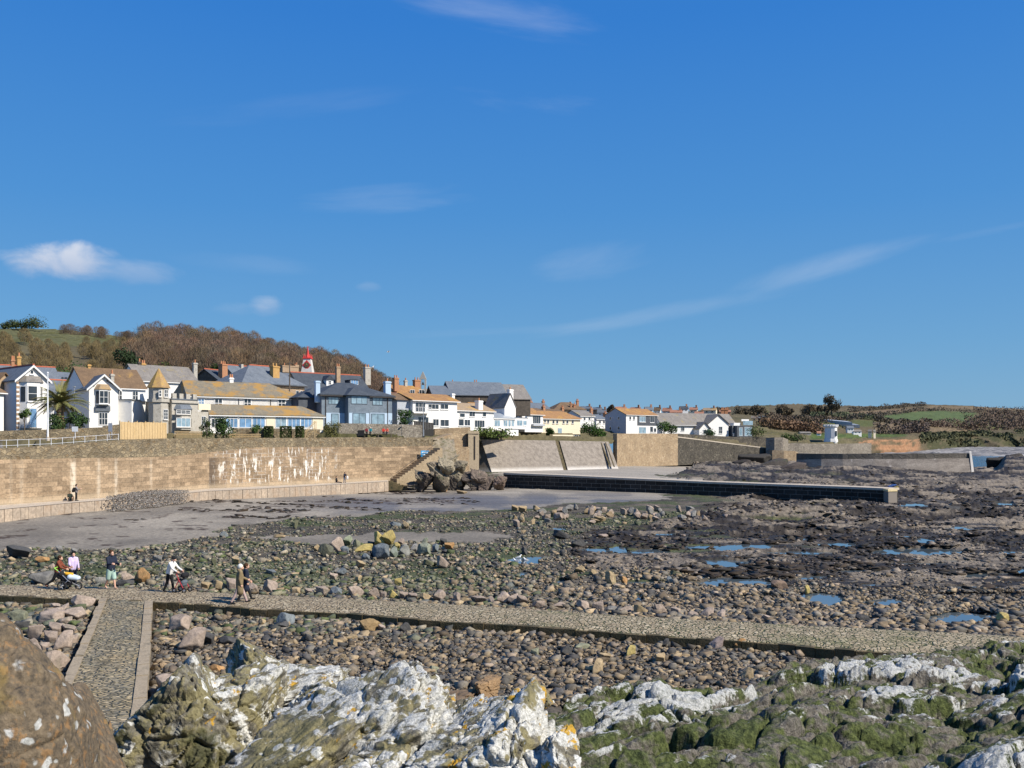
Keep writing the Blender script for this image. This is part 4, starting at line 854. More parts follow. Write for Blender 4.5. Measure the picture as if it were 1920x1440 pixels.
def roofm(name, cols, lichen=None, la=(.5, .62), rough=.75):
    m, nt, b = newmat(name, rough, .3); v = coord(nt, 'world'); z_ = nd(nt, 'ShaderNodeSeparateXYZ', {0: v}).outputs[2]
    n1 = noise(nt, .8, v, 6, .65); n2 = noise(nt, 5, vmul(nt, v, (1, 1, 3)), 4, .6)
    row = ma(nt, 'FRACT', ma(nt, 'MULTIPLY', z_, 4.5)); c = ramp(nt, n1, [(.3, cols[0]), (.7, cols[1])]); c = mixc(nt, 1.0, c, ramp(nt, n2, [(.25, .65), (.75, 1.35)]), 'MULTIPLY')
    c = mixc(nt, sstep(nt, row, .16, .0), c, tuple(x*.45 for x in cols[0]))
    if lichen: c = mixc(nt, ma(nt, 'MULTIPLY', sstep(nt, noise(nt, .35, v, 6, .7), *la), .85), c, lichen)
    nt.links.new(c, b.inputs['Base Color']); bump(nt, b, ma(nt, 'ADD', row, n2), .5, .04); return m
RM = dict(slate=roofm('slate_roof', ((.11, .13, .155), (.17, .19, .215))), darkslate=roofm('dark_slate_roof', ((.045, .055, .07), (.075, .088, .105))), brown=roofm('brown_tile_roof', ((.13, .085, .05), (.21, .135, .075)), (.33, .20, .06), (.6, .72)),
  yellow=roofm('lichen_slate_roof', ((.17, .15, .115), (.25, .21, .14)), (.37, .205, .045), (.46, .60)), orange=roofm('orange_tile_roof', ((.27, .145, .065), (.38, .21, .085)), (.42, .235, .06)), grey=roofm('grey_tile_roof', ((.17, .155, .14), (.26, .235, .205)), (.26, .21, .11), (.56, .66)),
  tan=roofm('tan_tile_roof', ((.28, .205, .13), (.38, .28, .18)), (.42, .27, .1)), pink=roofm('terracotta_roof', ((.30, .14, .09), (.40, .2, .13))))
clay = flat('red_ridge_tiles', (.46, .13, .07), .8, .2); brick = pm('brick', [(.36, .17, .09), (.46, .24, .13)], 3, .9, .4); orangelichen = pm('orange_chimney', [(.45, .25, .09), (.52, .33, .12)], 2, .9, .4)
timber_w = flat('white_joinery', (.78, .77, .74), .5, .4, 0, .04); sillm = flat('sill_stone', (.5, .47, .42), .85)
def glass(name, col, rough, spec=.8):
    m, nt, b = newmat(name, rough, spec); n = noise(nt, .9, coord(nt, 'world'), 3); c = mixc(nt, 1.0, col, ramp(nt, n, [(.3, .6), (.7, 1.35)]), 'MULTIPLY'); nt.links.new(c, b.inputs['Base Color']); b.inputs['IOR'].default_value = 1.5; return m
GD = glass('dark_glass', (.035, .042, .05), .08); GB = glass('sky_glass', (.16, .29, .46), .06, 1.0); GP = glass('pale_glass', (.24, .34, .40), .06, 1.0)  # sky and pale panes carry the reflected sky in their base colour
GL = dict(d=GD, b=GB, p=GP)
class House:
    def __init__(s, name, label, cat, L_, R_, base, eave, depth, wall, group=None):
        """L_, R_: (px, Y) of the front base corners; base, eave rows at the first corner"""
        (pl, Yl_), (pr, Yr) = L_, R_
        s.o = Vector(((pl-960)/F*Yl_, Yl_, 0)); e = Vector(((pr-960)/F*Yr, Yr, 0)); s.W = (e-s.o).length; s.u = (e-s.o)/s.W; s.n = Vector((-s.u.y, s.u.x, 0)); s.D = depth
        Ym = (Yl_+Yr)/2; s.Ym = Ym; s.zb = zof(base, Ym); s.ze = zof(eave, Ym); s.t = thing(name, label, cat, (s.o.x, s.o.y, s.zb), 0, group); s.wm = wall; s.T = Vector((s.o.x, s.o.y, s.zb))
    def fr(s, u, w, z): return s.o+s.u*u+s.n*w+Vector((0, 0, z))-s.T
    def ray(s, px, py, w=0.0):
        """where a sight line meets the front plane pushed back by w"""
        d = Vector(((px-960)/F, 1, -(py-HZ)/F)); o = s.o+s.n*w; k = (o-Vector((0, 0, ZC))).dot(s.n)/d.dot(s.n); p = Vector((0, 0, ZC))+d*k; return (p-s.o).dot(s.u), p.z
    def side(s, px, py, u0):
        d = Vector(((px-960)/F, 1, -(py-HZ)/F)); o = s.o+s.u*u0; k = (Vector((o.x, o.y, 0))-Vector((0, 0, 0))).dot(s.u)/d.dot(s.u); p = Vector((0, 0, ZC))+d*k; return (p-s.o).dot(s.n), p.z
    def mb(s): return MB(s.fr)
    def build(s, roof='side', ridge=None, rm='slate', over=.3, th=.16, ridgecap=None, deep=0, verge=None, hipl=None, hipr=None, u0=0, u1=None, parent=None, wallname='wall', w0=0, D=None, zb=None, ze=None):
        W_ = s.W if u1 is None else u1; D_ = s.D if D is None else D; zb = (s.zb-deep-.6) if zb is None else zb; ze = s.ze if ze is None else ze; wm = WM_[s.wm] if isinstance(s.wm, str) else s.wm
        zr = ze+1.5 if ridge is None else ZC-(ridge-HZ)/F*(s.Ym+(w0+D_/2 if roof in ('side', 'hip', 'mono') else .0))
        m = s.mb(); a, b2, c, d = (u0, w0), (W_, w0), (W_, w0+D_), (u0, w0+D_)
        m.prism([(*q, zb) for q in (a, b2, c, d)], [(*q, ze) for q in (a, b2, c, d)])
        um, wm_ = (u0+W_)/2, w0+D_/2; R = s.mb()
        if roof == 'side':
            for uu in (u0, W_): m.face([(uu, w0, ze), (uu, w0+D_, ze), (uu, wm_, zr-.05)])
            sl = (zr-ze)/(D_/2)
            for sg_ in (-1, 1):
                wa = wm_+sg_*(D_/2+over); za = ze-sl*over
                R.prism([(u0-over, wa, za), (W_+over, wa, za), (W_+over, wm_, zr), (u0-over, wm_, zr)], [(u0-over, wa, za+th), (W_+over, wa, za+th), (W_+over, wm_, zr+th), (u0-over, wm_, zr+th)])
            rl = [(u0-over, wm_, zr+th), (W_+over, wm_, zr+th)]
        elif roof == 'front':
            for ww in (w0, w0+D_): m.face([(u0, ww, ze), (W_, ww, ze), (um, ww, zr-.05)])
            sl = (zr-ze)/((W_-u0)/2)
            for sg_ in (-1, 1):
                ua = um+sg_*((W_-u0)/2+over); za = ze-sl*over
                R.prism([(ua, w0-over, za), (ua, w0+D_+over, za), (um, w0+D_+over, zr), (um, w0-over, zr)], [(ua, w0-over, za+th), (ua, w0+D_+over, za+th), (um, w0+D_+over, zr+th), (um, w0-over, zr+th)])
            rl = [(um, w0-over, zr+th), (um, w0+D_+over, zr+th)]
        elif roof == 'hip':
            hl = min(D_/2, (W_-u0)/2) if hipl is None else hipl; hr_ = min(D_/2, (W_-u0)/2) if hipr is None else hipr; o_ = over; za = ze-.05
            A = [(u0-o_, w0-o_, za), (W_+o_, w0-o_, za), (W_+o_, w0+D_+o_, za), (u0-o_, w0+D_+o_, za)]; r1, r2 = (u0+hl, wm_, zr), (W_-hr_, wm_, zr)
            up = lambda q: (q[0], q[1], q[2]+th)
            for poly in ([A[0], A[1], r2, r1], [A[2], A[3], r1, r2], [A[3], A[0], r1], [A[1], A[2], r2]): R.prism(poly, [up(q) for q in poly])
            rl = [(r1[0], r1[1], zr+th), (r2[0], r2[1], zr+th)]
        elif roof == 'mono':
            R.prism([(u0-over, w0-over, ze), (W_+over, w0-over, ze), (W_+over, w0+D_, zr), (u0-over, w0+D_, zr)], [(u0-over, w0-over, ze+th), (W_+over, w0-over, ze+th), (W_+over, w0+D_, zr+th), (u0-over, w0+D_, zr+th)])
            for uu in (u0, W_): m.face([(uu, w0, ze), (uu, w0+D_, ze), (uu, w0+D_, zr-.02)])
            m.face([(u0, w0+D_, ze), (W_, w0+D_, ze), (W_, w0+D_, zr-.02), (u0, w0+D_, zr-.02)]); rl = None
        else:
            R.prism([(u0-.1, w0-.1, ze), (W_+.1, w0-.1, ze), (W_+.1, w0+D_+.1, ze), (u0-.1, w0+D_+.1, ze)], [(u0-.1, w0-.1, ze+th), (W_+.1, w0-.1, ze+th), (W_+.1, w0+D_+.1, ze+th), (u0-.1, w0+D_+.1, ze+th)]); rl = None
        s.wall = m.obj(wallname, wm, parent or s.t); s.roof = R.obj('roof', RM[rm] if isinstance(rm, str) else rm, parent or s.t); s.zr = zr; s.u0, s.u1 = u0, W_
        if ridgecap and rl: k = s.mb(); k.tube(rl, .16, 5); k.obj('ridge', ridgecap, s.roof)
        if verge and roof == 'front':
            k = s.mb()
            for sg_ in (-1, 1):
                ua = um+sg_*((W_-u0)/2+over); za = ze-sl*over; k.prism([(ua, w0-over-.06, za-.2), (ua, w0-over, za-.2), (um, w0-over, zr-.2), (um, w0-over-.06, zr-.2)], [(ua, w0-over-.06, za+.1), (ua, w0-over, za+.1), (um, w0-over, zr+.1), (um, w0-over-.06, zr+.1)])
            k.obj('bargeboard', verge, s.roof)
        if roof in ('side', 'hip') and rm not in ('none',):
            k = s.mb(); k.box((u0-over, w0-over-.1, ze-.24), (W_+over, w0-over+.02, ze-.1)); k.obj('gutter', timber_w if s.wm in ('white', 'cream', 'palestone') else MATS['rusty_iron'], s.roof)
        return s
    def win(s, x0, y0, x1, y1, nx=2, ny=2, g='d', w=0.0, fw=.07, side=None, sill=True, frame=None, arch=False):
        fm = frame or timber_w
        if side is None: (a, zt), (b2, zb) = s.ray(x0, y0, w), s.ray(x1, y1, w); q = lambda u, d, z: (u, w-d, z)
        else: (a, zt), (b2, zb) = s.side(x0, y0, side), s.side(x1, y1, side); sg_ = -1 if side <= s.W/2 else 1; q = lambda u, d, z: (side+sg_*d, u, z)
        if a > b2: a, b2 = b2, a
        M_ = lambda: MB(lambda x, y, z: s.fr(*q(x, y, z)))
        f = M_()
        def bar(ua, ub, za, zc): f.box((ua, .0, za), (ub, .075, zc))
        bar(a-fw, a, zb-fw, zt+fw); bar(b2, b2+fw, zb-fw, zt+fw); bar(a, b2, zt, zt+fw); bar(a, b2, zb-fw, zb)
        for i in range(1, nx): c = a+(b2-a)*i/nx; bar(c-fw*.4, c+fw*.4, zb, zt)
        for j in range(1, ny): c = zb+(zt-zb)*j/ny; bar(a, b2, c-fw*.4, c+fw*.4)
        if arch: f.prism([(a-fw, 0, zt+fw), (b2+fw, 0, zt+fw), (b2+fw, .07, zt+fw), (a-fw, .07, zt+fw)], [((a+b2)/2-.02, 0, zt+fw+(b2-a)*.3), ((a+b2)/2+.02, 0, zt+fw+(b2-a)*.3), ((a+b2)/2+.02, .07, zt+fw+(b2-a)*.3), ((a+b2)/2-.02, .07, zt+fw+(b2-a)*.3)])
        fo = f.obj('window', fm, s.t); p = M_(); p.box((a, .005, zb), (b2, .03, zt)); p.obj('pane', GL[g], fo)
        if sill: k = M_(); k.box((a-.15, 0, zb-fw-.12), (b2+.15, .16, zb-fw)); k.obj('sill', sillm if s.wm not in ('white',) else timber_w, fo)
        return fo
    def panel(s, name, x0, y0, x1, y1, mat, w=0.0, t=.08, parent=None, label=None):
        (a, zt), (b2, zb) = s.ray(x0, y0, w), s.ray(x1, y1, w); k = s.mb(); k.box((a, w-t, zb), (b2, w-.004, zt)); o = k.obj(name, mat, parent or s.t)
        if label: o['label'] = label
        return o
    def door(s, x0, y0, x1, y1, mat, w=0.0, glazed=None):
        (a, zt), (b2, zb) = s.ray(x0, y0, w), s.ray(x1, y1, w); k = s.mb(); k.box((a, w-.06, zb), (b2, w-.004, zt)); d = k.obj('door', mat, s.t)
        k = s.mb(); k.box((b2-.14, w-.1, zb+(zt-zb)*.42), (b2-.09, w-.06, zb+(zt-zb)*.5)); k.obj('handle', MATS['rusty_iron'], d)
        k = s.mb(); k.box((a-.08, w-.09, zb), (a, w-.003, zt+.08)); k.box((b2, w-.09, zb), (b2+.08, w-.003, zt+.08)); k.box((a, w-.09, zt), (b2, w-.003, zt+.08)); k.obj('door_frame', timber_w, d)
        if glazed: k = s.mb(); k.box((a+(b2-a)*.2, w-.075, zb+(zt-zb)*.45), (b2-(b2-a)*.2, w-.05, zt-(zt-zb)*.1)); k.obj('door_pane', glazed, d)
        return d
    def bay(s, x0, x1, ytop, ybot, yroof, wins, d=.9, wall=None, rm='slate', name='bay'):
        """canted bay with hipped cap and windows on its front"""
        (a, zt), (b2, zb) = s.ray(x0, ytop), s.ray(x1, ybot); zr = s.ray(x0, yroof)[1]; c = min(.7, (b2-a)*.25)
        k = s.mb(); lo = [(a, .0, zb), (a+c, -d, zb), (b2-c, -d, zb), (b2, .0, zb)]; k.prism(lo, [(q[0], q[1], zt) for q in lo]); o = k.obj(name, wall or (WM_[s.wm] if isinstance(s.wm, str) else s.wm), s.t)
        k = s.mb(); ov = .15; lo = [(a-ov, 0, zt), (a+c-ov, -d-ov, zt), (b2-c+ov, -d-ov, zt), (b2+ov, 0, zt)]; hi = [(a+.3, 0, zr), (a+c+.2, -.12, zr), (b2-c-.2, -.12, zr), (b2-.3, 0, zr)]; k.prism(lo, hi); k.obj('bay_roof', RM[rm], o)
        fu = [s.win(*q, w=-d) for q in wins]
        for yy0, yy1 in {(q[1], q[3]) for q in wins}:      # narrow lights on the canted cheeks
            z1, z0_ = s.ray(x0, yy0, -d)[1], s.ray(x0, yy1, -d)[1]
            for (p0, p1) in (((a, 0), (a+c, -d)), ((b2, 0), (b2-c, -d))):
                v0, v1 = Vector((*p0, 0)), Vector((*p1, 0)); t_ = (v1-v0); nn_ = Vector((t_.y, -t_.x, 0)).normalized(); nn_ = nn_ if nn_.y < 0 else -nn_
                qa, qb = v0+t_*.22+nn_*.02, v0+t_*.78+nn_*.02; k = s.mb()
                k.prism([(qa.x, qa.y, z0_), (qb.x, qb.y, z0_), (qb.x+nn_.x*.03, qb.y+nn_.y*.03, z0_), (qa.x+nn_.x*.03, qa.y+nn_.y*.03, z0_)], [(qa.x, qa.y, z1), (qb.x, qb.y, z1), (qb.x+nn_.x*.03, qb.y+nn_.y*.03, z1), (qa.x+nn_.x*.03, qa.y+nn_.y*.03, z1)]); k.obj('side_pane', GD, o)
        return o
    def chim(s, px0, px1, ytop, ybot, w=None, mat=None, pots=2, potm=None, cap=None):
        w = s.D/2 if w is None else w; (a, zt), (b2, zb) = s.ray(px0, ytop, w), s.ray(px1, ybot, w); k = s.mb(); dp = max(.5, min(1.1, (b2-a)*.8))
        k.box((a, w-dp/2, zb-1), (b2, w+dp/2, zt)); k.box((a-.09, w-dp/2-.09, zt-.32), (b2+.09, w+dp/2+.09, zt-.1)); o = k.obj('chimney', mat or brick, s.roof)
        for i in range(pots):
            c = a+(b2-a)*(i+.5)/pots; k = s.mb(); k.cyl((c, w, zt), (c, w, zt+.62), .17, .13, 8); k.obj('chimney_pot', potm or MATS['terracotta'], o)
        return o
pm('terracotta', [(.42, .17, .08), (.5, .25, .13)], 2, .9, .2)
H = {}
def house(key, *a, **k): H[key] = House(*a, **k); return H[key]
W2 = timber_w
# far left white sliver and its roof
h = house('a', 'house', 'white rendered house cut by the edge of the picture beside the Victorian villa', 'house', (-70, 112), (7, 119), 806, 733, 8, 'white').build('side', 704, 'brown')
# Victorian villa with bay
h = house('b', 'villa', 'white Victorian villa with a tall two-storey bay under a gable and quoined corners', 'house', (31, 125), (91, 128.2), 804, 712, 12, 'white')
h.build('front', 686, 'slate', .35, ridgecap=clay, verge=W2); h.bay(36, 80, 716, 803, 704, [(53, 724, 69, 752, 1, 2, 'd')], .9, None, 'grey')
h.win(41, 764, 47, 785, 1, 2, 'd', w=-.0, sill=False); h.door(56, 766, 68, 801, GB, w=-.9); h.win(57, 694, 62, 701, 1, 1, 'd')
k = h.mb(); [k.box((-.05, -.06, h.zb+i*.62), (.5 if i % 2 else .32, -.002, h.zb+i*.62+.3)) for i in range(11)]; k.obj('quoins', pm('quoin_stone', [(.3, .2, .13), (.36, .25, .16)], 2), h.t)
h2 = house('b2', 'house', 'brown-roofed house with slate wing and red ridge standing behind the Victorian villa', 'house', (-10, 146), (112, 152), 800, 716, 9, 'white').build('side', 689, 'slate', ridgecap=clay)
h2.chim(21, 27, 674, 694); h2.chim(32, 39, 668, 692, mat=orangelichen, pots=1)
h = house('b3', 'house', 'low tan-roofed side building with a brown stone flank left of the villa', 'house', (-14, 126), (29, 130), 806, 724, 10, 'brown').build('front', 700, 'brown')
# skylight slate roof, shaded wing behind the palm
h = house('c1', 'house', 'grey slate-roofed house with three skylights behind the palm', 'house', (104, 178), (165, 184), 800, 716, 9, 'white').build('side', 700, 'slate')
for a, b2 in ((115, 119), (121, 126), (135, 141)): h.panel('skylight', a, 707, b2, 712, GD, w=h.D*.12-.2)
h = house('c2', 'outbuilding', 'low white wing with slate roof and red ridge half hidden by the palm', 'building', (97, 139), (168, 144), 803, 738, 7, 'white').build('side', 716, 'slate', ridgecap=clay)
h.win(143, 779, 150, 790, 2, 1); h.win(120, 784, 128, 796, 2, 2)
h.bay(93, 108, 768, 803, 760, [(96, 775, 104, 795, 2, 2, 'd')], .5)
# white hotel
h = house('d', 'hotel', 'white gabled hotel with an oriel window over tall panes and a brown tiled wing', 'hotel', (167, 132.6), (222, 135), 802, 727, 9, 'white').build('front', 703, 'slate', .4, verge=W2)
h.win(186, 774, 201, 796, 3, 2, 'd', sill=False); h.bay(178, 207, 730, 760, 720, [(187, 733, 202, 756, 2, 2, 'd')], .7, None, 'tan', 'oriel'); h.panel('slate_apron', 178, 761, 206, 771, RM['slate'], t=.3)
sc = h.mb(); rr = random.Random(12)
for i in range(26):
    t_ = i/25; x = 172+ 20*t_ if i < 13 else 195+18*(t_-.5)*2; y = 722-14*(i/12) if i < 13 else 712+9*((i-13)/12); (u_1, z_1) = h.ray(x+3, y+3); sc.box((u_1, -.05, z_1), (u_1+rr.uniform(.05, .13), -.01, z_1+rr.uniform(.1, .24)))
sc.obj('gable_lettering', flat('dark_paint', (.06, .06, .065)), h.t)
w = house('d2', 'hotel_wing', 'white hotel wing under a mossy brown roof with a yellow sign and blue door', 'hotel', (222, 139.5), (273, 142.5), 802, 728, 8, 'white').build('side', 695, 'brown', .25, u0=-5)
w.chim(164, 169, 683, 698, mat=orangelichen, pots=0); w.chim(207, 213, 701, 713, w=1.2, mat=WM_['stone'], pots=1)
w.win(220, 733, 228, 749, 2, 2); w.win(249, 734, 258, 750, 2, 2); w.panel('yellow_sign', 221, 760, 232, 769, flat('yellow_paint', (.75, .40, .03)), t=.14); w.win(221, 778, 228, 791, 2, 2, sill=False); w.panel('red_board', 221, 776, 227, 790, flat('red_paint', (.55, .03, .03)), t=.1)
w.panel('yellow_board', 231, 778, 238, 789, MATS['yellow_paint'], t=.1); w.door(244, 770, 249, 792, flat('blue_paint', (.05, .22, .5))); w.panel('blue_awning', 242, 767, 250, 771, MATS['blue_paint'], t=.6)
h = house('e', 'house', 'house with a broad mottled grey-brown roof behind the pointed turret', 'house', (262, 168), (372, 176), 800, 716, 10, 'white').build('side', 688, 'grey', .3)
h.chim(259, 264, 678, 700, mat=WM_['dark'], pots=1); h.chim(265, 272, 681, 699, pots=2, mat=orangelichen); h.chim(362, 369, 680, 702, pots=1, mat=WM_['stone'])
# castellated white block
h = house('f1', 'outbuilding', 'flat-topped white outbuilding with shaded walls between the hotel and the turret', 'building', (247, 136), (292, 143), 802, 752, 6, 'white').build('flat')
h.panel('parapet_cap', 246, 750, 293, 753, WM_['stone'], t=.2); h.panel('chimney_stack', 262, 738, 272, 753, WM_['white'], t=.5)
# turret house
h = house('f', 'turret_house', 'grey stone house with battlements, tall bay window and a pointed octagonal turret', 'house', (322, 137), (371, 141), 807, 750, 8, 'stone').build('flat')
k = h.mb(); z_ = h.ze
for i in range(4): a = h.W*(.03+.26*i); k.box((a, -.02, z_+.16), (a+h.W*.15, .35, z_+.95))
k.box((-.1, -.22, z_-.5), (h.W+.1, .0, z_-.25)); k.obj('battlements', WM_['stone'], h.t)
h.bay(327, 359, 767, 806, 758, [(331, 784, 356, 800, 3, 1, 'p', ), (331, 769, 356, 776, 3, 2, 'd')], .8, None, 'slate')
tx, ty = h.ray(307, 780)[0], 1.2; k = h.mb(); n8 = [(tx+1.45*math.cos(math.pi/8+i*math.pi/4), ty+1.45*math.sin(math.pi/8+i*math.pi/4)) for i in range(8)]; zt = h.ray(307, 727)[1]; zl = h.ray(307, 751)[1]
k.prism([(*q, h.zb-.5) for q in n8], [(*q, zt) for q in n8]); n8b = [(tx+1.68*math.cos(math.pi/8+i*math.pi/4), ty+1.68*math.sin(math.pi/8+i*math.pi/4)) for i in range(8)]; k.prism([(*q, zl-.25) for q in n8b], [(*q, zl+.25) for q in n8b]); tu = k.obj('turret', WM_['stone'], h.t)
za = h.ray(307, 690)[1]; k = h.mb(); n8c = [(tx+1.78*math.cos(math.pi/8+i*math.pi/4), ty+1.78*math.sin(math.pi/8+i*math.pi/4)) for i in range(8)]; k.prism([(*q, zt) for q in n8c], [(tx+.05*math.cos(i*math.pi/4+.39), ty+.05*math.sin(i*math.pi/4+.39), za) for i in range(8)]); k.obj('turret_roof', roofm('turret_tiles', ((.30, .19, .09), (.40, .26, .12)), (.45, .29, .08)), tu)
h.win(308.5, 731, 314, 744, 2, 2, 'd', w=-.16); h.win(298, 732, 301.5, 743, 1, 2, 'd', w=-.16); h.win(307, 768, 314, 786, 2, 3, 'd', w=-.16)
k = h.mb(); k.box((h.W, -.0+1.5, h.zb-.4), (h.W+3.2, 5, h.zb+3.0)); k.obj('porch', WM_['stone'], h.t); h.win(378, 781, 385, 797, 2, 2, 'd', w=1.5, sill=False); h.panel('porch_parapet', 371, 757, 394, 769, WM_['cream'], w=1.5, t=.15)
# long lichen-roofed house and its sun room
h = house('g', 'long_house', 'long limewashed stone house under a bright orange lichen slate roof', 'house', (352, 152), (571, 164), 806, 745, 9, 'palestone').build('hip', 719, 'yellow', .3, hipl=.3, hipr=5)
h.chim(430, 437, 708, 724, mat=WM_['white'], pots=2); 
for x0, x1, ny in ((372, 382, 3), (403, 416, 2), (458, 470, 2), (522, 534, 2)): h.win(x0, 748, x1, 764, 2, ny, 'b' if ny == 3 else 'd', fw=.12)
for x in (447, 507): h.panel('drain_pipe', x, 746, x+.8, 770, MATS['rusty_iron'], t=.1)
g2_ = house('g2', 'sun_room', 'long low sun room with rows of blue panes under a grey and orange slate roof', 'building', (394, 146), (606, 158), 806, 779, 4.5, 'white').build('hip', 762, 'yellow', .3, hipl=.2, hipr=3)
g2_.panel('cream_pier', 499, 781, 515, 806, WM_['cream'], t=.1); g2_.panel('cream_pier', 586, 781, 605, 806, WM_['cream'], t=.1)
for x0, x1, nx, g in ((397, 419, 4, 'd'), (424, 445, 3, 'b'), (449, 471, 2, 'b'), (474, 496, 3, 'b'), (517, 536, 2, 'p'), (540, 562, 3, 'b'), (564, 584, 3, 'b'), (594, 602, 1, 'p')):
    g2_.win(x0, 785, x1, 801, nx, 1, g, fw=.09, sill=False); g2_.win(x0, 781.5, x1, 783.8, nx*2, 1, 'd', fw=.05, sill=False)
# slate hip house with red ridges behind
h = house('i', 'house', 'brown stone house with hipped slate roof, red ridges and a yellow-topped chimney', 'house', (492, 176), (571, 184), 764, 722, 10, 'brown').build('hip', 690, 'slate', .4, ridgecap=clay, u0=-4.5)
h.chim(509, 521, 686, 713, w=2, mat=orangelichen, pots=2, potm=orangelichen); h.win(555, 733, 560, 745, 1, 2); h.win(563, 733, 566, 745, 1, 2)
h = house('i2', 'house', 'slate-roofed house with a stone-coped gable and red ridge behind the long lichen roof', 'house', (447, 200), (487, 205), 760, 713, 9, 'brown').build('side', 688, 'slate', ridgecap=clay)
h.panel('coping', 447, 683, 451, 714, WM_['stone'], w=h.D/2, t=1)
h = house('i3', 'house', 'dark slate house with a tall brick chimney beside the red-ridged low terrace', 'house', (412, 192), (438, 196), 750, 716, 8, 'dark').build('side', 696, 'darkslate', ridgecap=clay); h.chim(413, 423, 682, 714, w=1, pots=3)
h = house('i4', 'terrace', 'low slate-roofed terrace with a red ridge in front of the wood', 'house', (372, 200), (412, 205), 745, 718, 8, 'brown').build('side', 708, 'slate', ridgecap=clay)
h = house('i5', 'house', 'distant house with a long stone chimney stack beside the telegraph pole', 'house', (528, 215), (562, 218), 740, 706, 8, 'brown').build('side', 700, 'slate'); h.chim(528, 558, 685, 692, mat=WM_['brown'], pots=3); h.chim(553, 559, 684, 706, mat=WM_['brown'], pots=1)
# clock tower
ct = thing('clock_tower', 'tapering pale clock tower with a red diamond clock and a red pinnacled crown', 'clock tower'); Yt = 205; c0 = at(577, Yt, 0)
fr = lambda x, y, z: Vector((c0.x+x*1.0, c0.y+y, z)); k = MB(fr); z1, z2, z3, z4 = zof(702, Yt), zof(673, Yt), zof(664, Yt), zof(648, Yt)
def sq(r): return [(-r, -r), (r, -r), (r, r), (-r, r)]
k.prism([(*q, z1-8) for q in sq(1.35)], [(*q, z1) for q in sq(1.3)]); k.prism([(*q, z1) for q in sq(1.3)], [(*q, z2) for q in sq(.78)]); k.obj('shaft', pm('pale_stone', [(.55, .52, .47), (.68, .65, .6)], 1.5), ct)
red = flat('red_paint_bright', (.62, .05, .04)); k = MB(fr); k.prism([(*q, z2) for q in sq(.95)], [(*q, z2+.25) for q in sq(.95)])
for q in sq(.75): k.cyl((*q, z2+.2), (*q, z3+.1), .14, .02, 6)
for q in ((0, -.75), (.75, 0), (0, .75), (-.75, 0)): k.cyl((*q, z2+.2), (*q, z3-.2), .14, .02, 6)
k.cyl((0, 0, z2), (0, 0, z3), .55, .35, 8); k.cyl((0, 0, z3), (0, 0, z4), .3, .03, 8); k.obj('crown', red, ct)
zc = (z1*.42+z2*.58); k = MB(fr); k.prism([(0, -1.12, zc-1.15), (1.0, -1.12, zc), (0, -1.12, zc+1.15), (-1.0, -1.12, zc)], [(0, -1.02, zc-1.15), (1.0, -1.02, zc), (0, -1.02, zc+1.15), (-1.0, -1.02, zc)]); cs = k.obj('clock_surround', red, ct)
k = MB(fr); k.cyl((0, -1.12, zc), (0, -1.17, zc), .58, .58, 20); k.obj('clock_face', flat('bronze_dial', (.12, .085, .05)), cs)
k = MB(fr); k.box((-.03, -1.21, zc), (.03, -1.18, zc+.42)); k.box((0, -1.21, zc-.03), (.3, -1.18, zc+.03)); k.obj('clock_hand', flat('gilt', (.7, .5, .15)), cs)
# big slate house with dormers
h = house('j', 'house', 'wide dark slate house with a white dormer and a glazed dormer behind the blue villa', 'house', (566, 190), (694, 200), 770, 733, 10, 'brown').build('side', 703, 'darkslate', ridgecap=clay)
h.chim(630, 637, 687, 718, w=2, pots=2, mat=WM_['brown']); h.chim(683, 693, 688, 714, w=5, pots=2, mat=WM_['stone'])
for (x0, x1, yt, ya, yb, g) in ((612, 625, 712, 704, 724, None), (656, 673, 712, 711, 723, 'b')):
    (a, z1), (b2, z0_) = h.ray(x0, yt, 1.2), h.ray(x1, yb, 1.2); k = h.mb(); k.box((a, 1.2, z0_), (b2, 5, z1)); dm = k.obj('dormer', WM_['white'] if not g else WM_['slatedark'], h.roof)
    zp = h.ray(x0, ya, 1.2)[1]; k = h.mb(); k.prism([(a-.2, 1.0, z1), (b2+.2, 1.0, z1), (b2+.2, 5.4, z1), (a-.2, 5.4, z1)], [((a+b2)/2-.05, 1.0, zp+.1), ((a+b2)/2+.05, 1.0, zp+.1), ((a+b2)/2+.05, 5.4, zp+.1), ((a+b2)/2-.05, 5.4, zp+.1)]); k.obj('dormer_roof', RM['darkslate'], dm)
    if g: h.win(x0+2, 713, x1-2, 721, 3, 1, g, w=1.2, sill=False)
    else: h.win(x0+4.5, 714, x1-4.5, 720, 1, 2, 'd', w=1.2, sill=False)
# blue villa
h = house('k', 'blue_villa', 'two-storey blue-grey slate-hung villa with pale blue ground floor and hipped dark roof', 'house', (603, 160), (735, 168), 797, 742, 11, 'slateblue').build('hip', 720, 'darkslate', .5)
(a, z1), (b2, _) = h.ray(653, 745, -1.6), h.ray(693, 745, -1.6); zt = h.ze; k = h.mb(); lo = [(a, 0, h.zb-.4), (a, -1.6, h.zb-.4), (b2, -1.6, h.zb-.4), (b2, 0, h.zb-.4)]; k.prism(lo, [(q[0], q[1], zt) for q in lo]); bay_ = k.obj('front_bay', WM_['slateblue'], h.t)
k = h.mb(); zp = h.ray(665, 726, -.5)[1]; k.prism([(a-.5, 1, zt-.03), (a-.5, -2.1, zt-.03), (b2+.5, -2.1, zt-.03), (b2+.5, 1, zt-.03)], [((a+b2)/2-.1, 2.5, zp), ((a+b2)/2-.1, .4, zp), ((a+b2)/2+.1, .4, zp), ((a+b2)/2+.1, 2.5, zp)]); k.obj('bay_roof', RM['darkslate'], bay_)
dkfr = flat('grey_joinery', (.12, .15, .18), .5)
